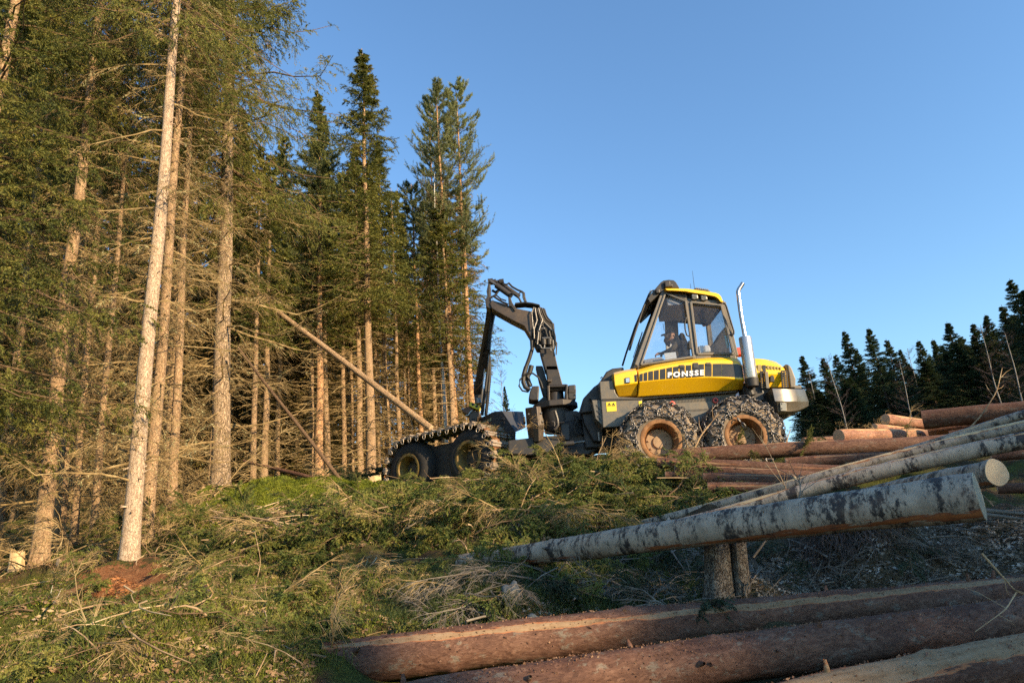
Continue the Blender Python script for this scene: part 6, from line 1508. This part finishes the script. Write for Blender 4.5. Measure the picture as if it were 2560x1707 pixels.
def heap(x, y):
    """height of the slash heaps above the ground"""
    def b(px, py, Y, rx, ry, h):
        c = at(px, py, Y); return h * np.exp(-((x - c[0]) / rx) ** 2 - ((y - c[1]) / ry) ** 2)
    return (b(1330, 1200, 10.9, .9, .6, .12) + b(1480, 1195, 10.9, .8, .6, .08) + b(1240, 1230, 10.8, .6, .5, .15) + b(1120, 1250, 11.2, .6, .6, .12) + b(1620, 1190, 10.8, .7, .5, .06)
            + b(1300, 1300, 9.6, 1.0, .7, .20) + b(1600, 1280, 9.4, .9, .6, .16) + b(1500, 1330, 8.8, .9, .6, .12) + b(860, 1190, 15.2, .9, .6, .40) + b(600, 1330, 10.2, .7, .5, .12) + b(1000, 1330, 9.2, .9, .5, .10))
def area(rng, n, poly, dlo, dhi, dlo_tag=''):
    """random ground points whose photograph position falls in a polygon"""
    out = []
    poly = np.array(poly, float); x0, y0 = poly.min(0); x1, y1 = poly.max(0)
    Yv = rng.uniform(dlo, dhi, n * 12); px = rng.uniform(x0, x1, n * 12)
    X = np.array([at(a, 1300, b)[0] for a, b in zip(px, Yv)]); Zv = ground(X, Yv)
    d = np.stack([X, Yv, Zv - CAMZ], -1); w_ = d @ FN; u = 1280 + FPX * (d @ RN) / w_; v = 853.5 - FPX * (d @ UN) / w_
    ins = np.zeros(len(u), bool); j = len(poly) - 1
    for i in range(len(poly)):
        xi, yi = poly[i]; xj, yj = poly[j]; c = ((yi > v) != (yj > v)) & (u < (xj - xi) * (v - yi) / (yj - yi + 1e-9) + xi); ins ^= c; j = i
    if X.size: ins &= blobs(X, Yv, SOIL[:2]) < (2 if 'soil' in str(dlo_tag) else .55)
    sx0, sy0 = at(1810, 1480, 5.75)[:2]; ins &= ((X - sx0) / .30) ** 2 + ((Yv - sy0) / .55) ** 2 > 1
    k = np.where(ins)[0][:n]
    return np.stack([X[k], Yv[k], Zv[k]], -1)
def lay(name, label, pts, temps, rng, smin, smax, mats, lift=.0, spread=1.0, tilt=.25, cat='brushwood', heapk=1.0):
    parts_s, parts_g = [], []
    hp = heap(pts[:, 0], pts[:, 1]) * heapk
    who = rng.randint(0, len(temps), len(pts))
    for t_i, (st, gr) in enumerate(temps):
        s = who == t_i; p_ = pts[s].copy(); h = hp[s]; p_[:, 2] += lift + h * rng.uniform(.25, 1.0, len(p_)); n = len(p_)
        yaw, pit, rol = rng.uniform(0, 6.283, n), rng.normal(size=n) * tilt - .05, rng.normal(size=n) * .5; sc = rng.uniform(smin, smax, n)
        for Vt, F in st: parts_s.append((*scatter(Vt, F, p_, yaw, pit, rol, sc), 1))
        for Vt, F in gr: parts_g.append((*scatter(Vt, F, p_, yaw, pit, rol, sc), 0))
    o = link(name, mesh_of(name, parts_g + parts_s), mats); tag(o, label, cat, kind='stuff'); return o

# slash in the sun before the machine
rng = RS(500)
SL = [(900, 1260), (1010, 1235), (1120, 1165), (1200, 1150), (1400, 1140), (1600, 1130), (1760, 1160), (1800, 1230), (1700, 1290), (1500, 1340), (1200, 1390), (950, 1360), (700, 1420), (560, 1400), (640, 1340), (800, 1310)]
pts = area(rng, 640, SL, 8.0, 11.6)
lay('slash_boughs', 'heaped green spruce boughs in front of the harvester', pts, boughs, rng, .40, .95, [M_needle_top, M_limb], .04, tilt=.30)
c_ = np.concatenate([area(rng, 60, SL, 8.0, 11.6)])
lay('slash_twigs', 'dry brown twiggy tops among the slash', c_, deadb, rng, .5, 1.2, [M_dead, M_dead], .06, tilt=.45)
# extra on the crests
cr = []
for (px, py, Y, n, s) in [(1330, 1200, 11.0, 40, .5), (1480, 1195, 11.0, 35, .5), (1230, 1230, 10.9, 20, .45), (1620, 1190, 11.0, 12, .4), (1640, 1195, 11.3, 22, .35), (1510, 1180, 11.4, 22, .35), (1760, 1185, 11.2, 14, .35), (1560, 1190, 11.3, 14, .35), (1560, 1290, 9.4, 30, .6), (1120, 1240, 11.5, 16, .5), (1000, 1235, 12.3, 14, .5), (2050, 1160, 10.8, 5, .25), (1990, 1190, 10.4, 5, .3)]:
    c0 = at(px, py, Y); q = rng.normal(size=(n, 2)) * s * .6 + c0[:2]; cr.append(np.stack([q[:, 0], q[:, 1], ground(q[:, 0], q[:, 1])], -1))
lay('slash_boughs', 'green boughs on the crest of the slash right below the machine', np.concatenate(cr), boughs, rng, .3, .6, [M_needle_top, M_limb], .02, tilt=.35)
sel = np.concatenate(cr)[::5]; lay('slash_twigs', 'bare dry tops sticking up from the crest of the slash', sel, deadb, rng, .4, .9, [M_dead, M_dead], .05, tilt=.7)
# dark heap behind the mossy bank
c0 = at(800, 1190, 15.6); q = rng.normal(size=(90, 2)) * np.array([.9, .5]) + c0[:2]; pt_ = np.stack([q[:, 0], q[:, 1], ground(q[:, 0], q[:, 1])], -1); lay('slash_boughs', 'dark heap of boughs behind the mossy bank, left of the tracked bogie', pt_, boughs, rng, .6, 1.1, [M_needle_dark, M_limb], .05, heapk=1.3)
# left shaded hollow full of sticks, and boughs over the whole left bank
LB = [(0, 1420), (300, 1440), (420, 1350), (560, 1290), (700, 1330), (900, 1380), (1150, 1440), (1200, 1560), (900, 1620), (600, 1700), (0, 1700)]
pts = area(rng, 190, LB, 4.2, 12.0); lay('fallen_boughs', 'small green boughs strewn over the grassy bank at the left', pts, boughs, rng, .25, .65, [M_needle_top, M_limb], .02, tilt=.2)
pts = area(rng, 60, LB, 4.2, 12.0); lay('fallen_twigs', 'brown twiggy tops strewn over the grassy bank at the left', pts, deadb, rng, .3, .8, [M_dead, M_dead], .03, tilt=.3)
FT = [(0, 1180), (420, 1120), (560, 1230), (560, 1320), (420, 1340), (330, 1420), (0, 1440)]
pts = area(rng, 150, FT, 9.5, 16); lay('undergrowth', 'tangle of dry brown twigs on the forest floor between the left trunks', pts, deadb, rng, .7, 1.6, [M_dead, M_dead], .05, tilt=.6)
pts = area(rng, 30, [(330, 1330), (560, 1290), (620, 1400), (420, 1420), (230, 1400), (180, 1380)], 8.5, 12); lay('small_spruces', 'green spruce sprigs growing beside the front trunks', pts, boughs, rng, .4, .8, [M_needle_top, M_limb], .1, tilt=.6)
# shade on the right
RSH = [(1000, 1500), (1250, 1420), (1500, 1390), (1700, 1370), (2000, 1370), (2250, 1330), (2560, 1280), (2560, 1450), (2100, 1500), (1500, 1560), (1250, 1600), (1050, 1620)]
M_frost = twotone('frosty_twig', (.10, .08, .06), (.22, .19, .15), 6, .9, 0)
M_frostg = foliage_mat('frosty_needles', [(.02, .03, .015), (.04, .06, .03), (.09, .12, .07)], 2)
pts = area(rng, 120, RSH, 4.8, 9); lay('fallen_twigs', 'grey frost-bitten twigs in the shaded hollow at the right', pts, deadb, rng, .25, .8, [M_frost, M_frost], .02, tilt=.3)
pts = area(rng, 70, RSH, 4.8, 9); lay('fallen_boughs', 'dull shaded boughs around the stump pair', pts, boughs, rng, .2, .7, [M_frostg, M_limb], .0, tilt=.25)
pts = area(rng, 60, [(1150, 1370), (1500, 1380), (1760, 1360), (1760, 1440), (1500, 1480), (1200, 1500)], 5.5, 9); lay('fallen_boughs', 'green boughs tucked under the left half of the thick birch log', pts, boughs, rng, .3, .7, [M_needle_top, M_limb], .03, tilt=.3)
# between the log pile poles
pts = area(rng, 60, [(1640, 1150), (2560, 1040), (2560, 1110), (1990, 1190), (1700, 1230)], 8.5, 14); lay('fallen_boughs', 'green sprigs caught between the shaded logs below the wheels', pts, boughs, rng, .3, .6, [M_needle_top, M_limb], .12, tilt=.5)
PC = area(rng, 90, [(2050, 1160), (2560, 1000), (2560, 1090), (2100, 1200)], 9, 14); lay('fallen_twigs', 'dry twigs among the far log pile at the right', PC, deadb, rng, .4, .9, [M_dead, M_dead], .10, tilt=.5)

# grass
def tufts(name, label, pts, rng, nb, h, wd, mats, sp=.05, lean=.5):
    n = len(pts); b = np.repeat(pts, nb, 0) + np.concatenate([rng.normal(size=(n * nb, 2)) * sp, np.zeros((n * nb, 1))], 1)
    b[:, 2] = ground(b[:, 0], b[:, 1]) - .01
    hh = h * rng.uniform(.35, 1.25, n * nb); dirv = rng.normal(size=(n * nb, 2)) * lean
    P = np.zeros((n * nb, 3, 3)); P[:, 0] = b; P[:, 1] = b + np.stack([dirv[:, 0] * hh * .35, dirv[:, 1] * hh * .35, hh * .62], -1); P[:, 2] = b + np.stack([dirv[:, 0] * hh, dirv[:, 1] * hh, hh * .85], -1)
    s = rng.normal(size=(n * nb, 2)); s = s / np.linalg.norm(s, axis=1, keepdims=True) * wd * .5; s3 = np.concatenate([s, np.zeros((n * nb, 1))], 1)
    V = np.stack([P[:, 0] - s3, P[:, 0] + s3, P[:, 1] + s3 * .8, P[:, 1] - s3 * .8, P[:, 2]], 1).reshape(-1, 3); i = np.arange(n * nb)[:, None] * 5
    o = link(name, mesh_of(name, [(V, i + np.array([[0, 1, 2, 3]])), (V, i + np.array([[3, 2, 4]]))]), mats); tag(o, label, None, kind='stuff'); return o
M_grass = foliage_mat('grass_blades', [(.03, .05, .009), (.085, .11, .02), (.18, .18, .035), (.34, .27, .09)], 2.5, .3, 9)
M_moss = foliage_mat('moss', [(.05, .07, .006), (.12, .15, .012), (.22, .25, .022), (.30, .30, .04)], 3, .2, 12)
M_grass_s = foliage_mat('shade_tinted_grass', [(.02, .04, .012), (.05, .08, .02), (.10, .13, .04), (.15, .15, .07)], 2.5, .3, 9)  # darker copy of the grass blades with the hollow's shade in its colour
M_litter = twotone('litter', (.10, .06, .03), (.24, .15, .08), 5, .9, 0, c3=(.42, .30, .17))
rng = RS(510)
NB = [(-60, 1440), (330, 1450), (420, 1400), (900, 1400), (1250, 1470), (1300, 1560), (800, 1640), (760, 1760), (-60, 1760)]
tufts('grass', 'green grass tufts on the sunlit bank at the left', area(rng, 4200, NB, 4.1, 9.5), rng, 12, .065, .005, M_grass, .05, .7)
tufts('grass', 'longer bent grass in the foreground at the left', area(rng, 260, [(100, 1560), (700, 1500), (1000, 1480), (900, 1650), (500, 1720), (0, 1720)], 4.2, 7), rng, 12, .14, .005, M_grass, .05, .9)
tufts('grass', 'grass and moss among the slash', area(rng, 3000, SL, 8, 12.6), rng, 9, .09, .008, M_grass, .09, .8)
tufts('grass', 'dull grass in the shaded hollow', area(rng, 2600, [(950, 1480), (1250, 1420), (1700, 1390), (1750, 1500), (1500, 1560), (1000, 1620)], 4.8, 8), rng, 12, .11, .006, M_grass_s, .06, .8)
tufts('moss', 'bright yellow-green moss cushions on the bank behind the felled twigs', area(rng, 12000, [(400, 1350), (470, 1280), (640, 1200), (800, 1190), (1000, 1215), (980, 1275), (800, 1330), (600, 1370)], 9.0, 15), rng, 9, .045, .010, M_moss, .06, .9)
tufts('moss', 'moss fuzz over the grassy bank', area(rng, 9000, NB, 4.1, 9.5), rng, 8, .03, .006, M_moss, .06, .9)
# litter: bark crumbs, needles and chips
def crumbs(name, label, pts, rng, smin, smax, m):
    n = len(pts); b = pts.copy(); b[:, 2] = ground(b[:, 0], b[:, 1]) + .012; a = vnorm(rng.normal(size=(n, 3)) * [1, 1, .35]); c = vnorm(np.cross(a, rng.normal(size=(n, 3)))); s = rng.uniform(smin, smax, (n, 1)); w_ = s * rng.uniform(.15, .6, (n, 1))
    V = np.stack([b - a * s, b + c * w_, b + a * s, b - c * w_], 1).reshape(-1, 3); o = link(name, mesh_of(name, [(V, np.arange(4 * n).reshape(-1, 4))]), m); tag(o, label, None, kind='stuff'); return o
crumbs('litter', 'brown needle and bark litter on the left bank', area(rng, 26000, NB, 4.1, 9.5), rng, .006, .03, M_litter)
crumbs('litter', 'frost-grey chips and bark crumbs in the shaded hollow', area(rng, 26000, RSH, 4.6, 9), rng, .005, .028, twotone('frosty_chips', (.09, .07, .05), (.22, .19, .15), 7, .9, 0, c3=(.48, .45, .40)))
crumbs('litter', 'brown litter under the slash', area(rng, 12000, SL, 8, 12.6), rng, .012, .05, M_litter)
crumbs('litter', 'rusty rotten wood crumbs on the bare soil at the left', area(rng, 5000, [(130, 1560), (200, 1480), (290, 1440), (370, 1470), (260, 1560), (150, 1600)], 5.5, 9.5, 'soil'), rng, .006, .03, twotone('rust_crumbs', (.16, .055, .02), (.40, .18, .07), 7, .9, 0))
crumbs('forest_litter', 'dry litter on the forest floor between the left trunks', area(rng, 9000, FT, 9.5, 16), rng, .012, .05, M_litter)

# loose sticks, joined: nobody could count them
def sticks(name, label, pts, rng, lmin, lmax, r, m, tilt=.2, lift=.03):
    n = len(pts); p_ = pts.copy(); p_[:, 2] = ground(p_[:, 0], p_[:, 1]) + lift + heap(p_[:, 0], p_[:, 1]) * rng.uniform(.3, 1, n); yaw = rng.uniform(0, 6.28, n); L = rng.uniform(lmin, lmax, n); gx_, gy_ = grad(p_[:, 0], p_[:, 1]); tt = np.linspace(-.5, .5, 5)[None]
    dx, dy = np.cos(yaw)[:, None], np.sin(yaw)[:, None]; bnd = rng.normal(size=(n, 1)) * .12 * L[:, None] * (.25 - tt ** 2) * 4
    X = p_[:, 0:1] + dx * tt * L[:, None] - dy * bnd; Y_ = p_[:, 1:2] + dy * tt * L[:, None] + dx * bnd; Zv = p_[:, 2:3] + (gx_[:, None] * dx + gy_[:, None] * dy) * tt * L[:, None] + np.sin(rng.normal(size=(n, 1)) * tilt) * tt * L[:, None] + rng.uniform(0, .06, (n, 1)) * (.25 - tt ** 2) * 4
    V, F = tubes(np.stack([X, Y_, Zv], -1), (r * rng.uniform(.5, 1.5, (n, 1))) * np.linspace(1.2, .5, 5)[None], 5); o = link(name, mesh_of(name, [(V, F)], smooth=True), m); tag(o, label, None, kind='stuff'); return o
M_stick = twotone('stick', (.16, .10, .055), (.36, .24, .13), 3, .85, .2, c3=(.55, .42, .25))
sticks('loose_sticks', 'broken sticks lying across the slash', area(rng, 110, SL, 8, 12.6), rng, .3, 1.2, .007, M_stick, .35, .10)
sticks('loose_sticks', 'broken sticks lying on the grassy bank', area(rng, 85, LB, 4.2, 12), rng, .2, .9, .0055, M_stick, .15)
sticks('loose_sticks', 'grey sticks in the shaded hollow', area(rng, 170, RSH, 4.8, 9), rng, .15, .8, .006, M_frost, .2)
sticks('loose_sticks', 'dark sticks heaped in the hollow below the mossy bank', area(rng, 70, [(560, 1310), (700, 1270), (800, 1290), (760, 1330), (620, 1370)], 9.0, 12.5), rng, .5, 1.6, .010, M_stick, .15, .12)

# sticks and branches one can point at
def branch(label, pts, r, m=None, name='fallen_branch', side=4, seed=1):
    P = np.array(pts, float); n = 14; s = np.linspace(0, len(P) - 1, n); Q = np.stack([np.interp(s, range(len(P)), P[:, i]) for i in range(3)], -1); Q[1:-1] = (Q[:-2] + 2 * Q[1:-1] + Q[2:]) / 4
    o0 = Q[0].copy(); V, F = tubes((Q - o0)[None], np.linspace(r, r * .35, n)[None], 7); parts_ = [(V, F)]
    rng = RS(seed); k = side
    if k:
        T, D = interp((Q - o0)[None], rng.uniform(.25, .95, (1, k))); d = vnorm(D[0] + rng.normal(size=(k, 3)) * .8); ln = rng.uniform(.08, .35, (k, 1)); parts_.append(tubes(np.stack([T[0], T[0] + d * ln * .5 + rng.normal(size=(k, 3)) * .01, T[0] + d * ln], 1), np.tile([[r * .4, r * .3, r * .12]], (k, 1)), 5))
    o = link(name, mesh_of(name, parts_, smooth=True), m or M_stick); o.location = o0; tag(o, label, 'branch')
def vp(*a): return [vat(x, y, Y) for x, y, Y in a]
branch('pale straight pole lying across the middle of the slash', vp((905, 1185, 9.6), (1000, 1178, 9.7), (1190, 1160, 10.0)), .020, seed=2)
branch('grey pole lying in the slash below the pale straight one', vp((1110, 1197, 9.2), (1180, 1190, 9.3), (1260, 1184, 9.4)), .018, M_frost, seed=3)
branch('arched pale branch in the slash just below the tracked bogie', vp((1062, 1105, 10.6), (1110, 1098, 10.6), (1150, 1118, 10.4), (1180, 1150, 10.2)), .010, seed=4)
branch('crooked upright branch standing in front of the left end of the thick birch log', vp((1088, 1345, 7.6), (1082, 1290, 7.6), (1068, 1250, 7.6), (1050, 1235, 7.7)), .014, M_stick, seed=5, side=6)
branch('thin forked twig rising in front of the articulated joint of the machine', vp((1362, 1130, 11.0), (1360, 1090, 11.0), (1375, 1040, 11.0), (1392, 1005, 11.0)), .009, seed=6, side=8)
branch('thick slanting root-like limb in the dark hollow at the left', vp((505, 1260, 9.3), (560, 1225, 9.6), (615, 1205, 9.9)), .030, M_stick, seed=7)
branch('pale slab-like limb catching sun above the dark hollow', vp((600, 1180, 11.0), (640, 1165, 11.2), (668, 1152, 11.3)), .025, seed=8)
branch('long thin bent twig rising from the grass at the left', vp((570, 1440, 6.6), (585, 1350, 6.8), (600, 1290, 6.9), (585, 1220, 7.0)), .006, seed=9, side=2)
branch('straight dry twig standing in the grass left of the long bent one', vp((545, 1400, 7.0), (532, 1360, 7.0), (528, 1325, 7.0)), .006, seed=10, side=1)
branch('lichen-covered forked branch in the bottom left corner', vp((0, 1490, 5.4), (60, 1455, 5.5), (110, 1420, 5.7), (125, 1405, 5.8)), .012, twotone('lichen_branch', (.30, .28, .20), (.55, .54, .42), 9, .9, .3), seed=11, side=8)
branch('thin pale curved twig lying in the grass at the lower left', vp((90, 1545, 4.9), (160, 1480, 5.2), (245, 1450, 5.4)), .007, seed=12)
branch('brown curved branch lying below the pale trunk', vp((285, 1345, 7.5), (330, 1375, 7.3), (400, 1378, 7.3), (450, 1370, 7.3)), .010, seed=13)
branch('bent stick with pale end poking out at the lower middle', vp((1160, 1470, 5.6), (1185, 1430, 5.9), (1250, 1360, 6.3), (1300, 1290, 6.8)), .012, M_frost, seed=14, side=3)
branch('short grey stub standing right of the stump pair', vp((1715, 1400, 5.9), (1712, 1360, 5.9), (1720, 1335, 5.9)), .016, M_frost, seed=15, side=2)
branch('thin golden twig bending over the foreground logs at the right edge', vp((2255, 1270, 4.4), (2300, 1320, 4.4), (2335, 1360, 4.4), (2400, 1375, 4.4)), .007, seed=16, side=2)
branch('second arm of the golden twig hanging down over the middle log', vp((2335, 1360, 4.4), (2310, 1400, 4.35), (2240, 1450, 4.3)), .005, seed=17, side=2)
branch('tall crooked thin sapling sticking up behind the log pile at the right', vp((2200, 1010, 10.5), (2250, 960, 10.5), (2290, 900, 10.5), (2302, 845, 10.5)), .014, seed=18, side=6)
branch('thin whip leaning across the birch logs in the middle of the pile', vp((1850, 1225, 7.0), (1800, 1110, 7.2), (1770, 1045, 7.4), (1745, 1000, 7.5)), .007, seed=19, side=9)
branch('bare forked branch hanging over the thick birch log above the root mound', vp((1730, 1280, 6.0), (1790, 1200, 6.0), (1840, 1140, 6.1), (1835, 1090, 6.2)), .010, M_frost, seed=20, side=12)
branch('pale splintered piece lying between the shaded logs', vp((1590, 1180, 8.8), (1625, 1150, 8.9), (1655, 1115, 9.0)), .016, seed=21, side=3)
branch('pale torn stick leaning between the two chained wheels', vp((1590, 1040, 11.6), (1610, 1000, 11.6), (1650, 950, 11.7)), .018, seed=22, side=5)
branch('short upright stick right behind the rear wheel', vp((1800, 1035, 11.5), (1808, 1010, 11.5), (1816, 985, 11.5)), .013, seed=23, side=1)
branch('pale pole at the right edge under the small birch end', vp((2265, 1172, 6.4), (2400, 1185, 6.2)), .022, M_frost, seed=24, side=1)
branch('second pale pole at the right edge, just lower', vp((2250, 1180, 6.2), (2400, 1198, 6.0)), .020, M_frost, seed=25, side=1)
# hanging roots round the rotten stump
rng = RS(520); c0 = at(2118, 1380, 6.85); n = 420; th = rng.uniform(0, 6.28, n); r0_ = rng.uniform(.02, .45, n)
B = np.stack([c0[0] + np.cos(th) * r0_, c0[1] - .1 + np.sin(th) * r0_ * .6, np.zeros(n)], -1); B[:, 2] = ground(B[:, 0], B[:, 1]) + .05 + .22 * (1 - r0_ / .5); E = B + np.stack([np.cos(th) * .16, np.sin(th) * .12 - .05, -rng.uniform(.05, .3, n)], -1); Mi = (B + E) / 2 + np.array([0, 0, .05]) + rng.normal(size=(n, 3)) * .03
V, F = tubes(np.stack([B, Mi, E], 1), np.tile([[.006, .004, .002]], (n, 1)), 3); o = link('hanging_roots', mesh_of('hanging_roots', [(V, F)]), twotone('root_fibre', (.05, .035, .03), (.15, .11, .09), 8, .9, 0)); tag(o, 'fringe of dry roots and needles draped over the rotten stump', None, kind='stuff')
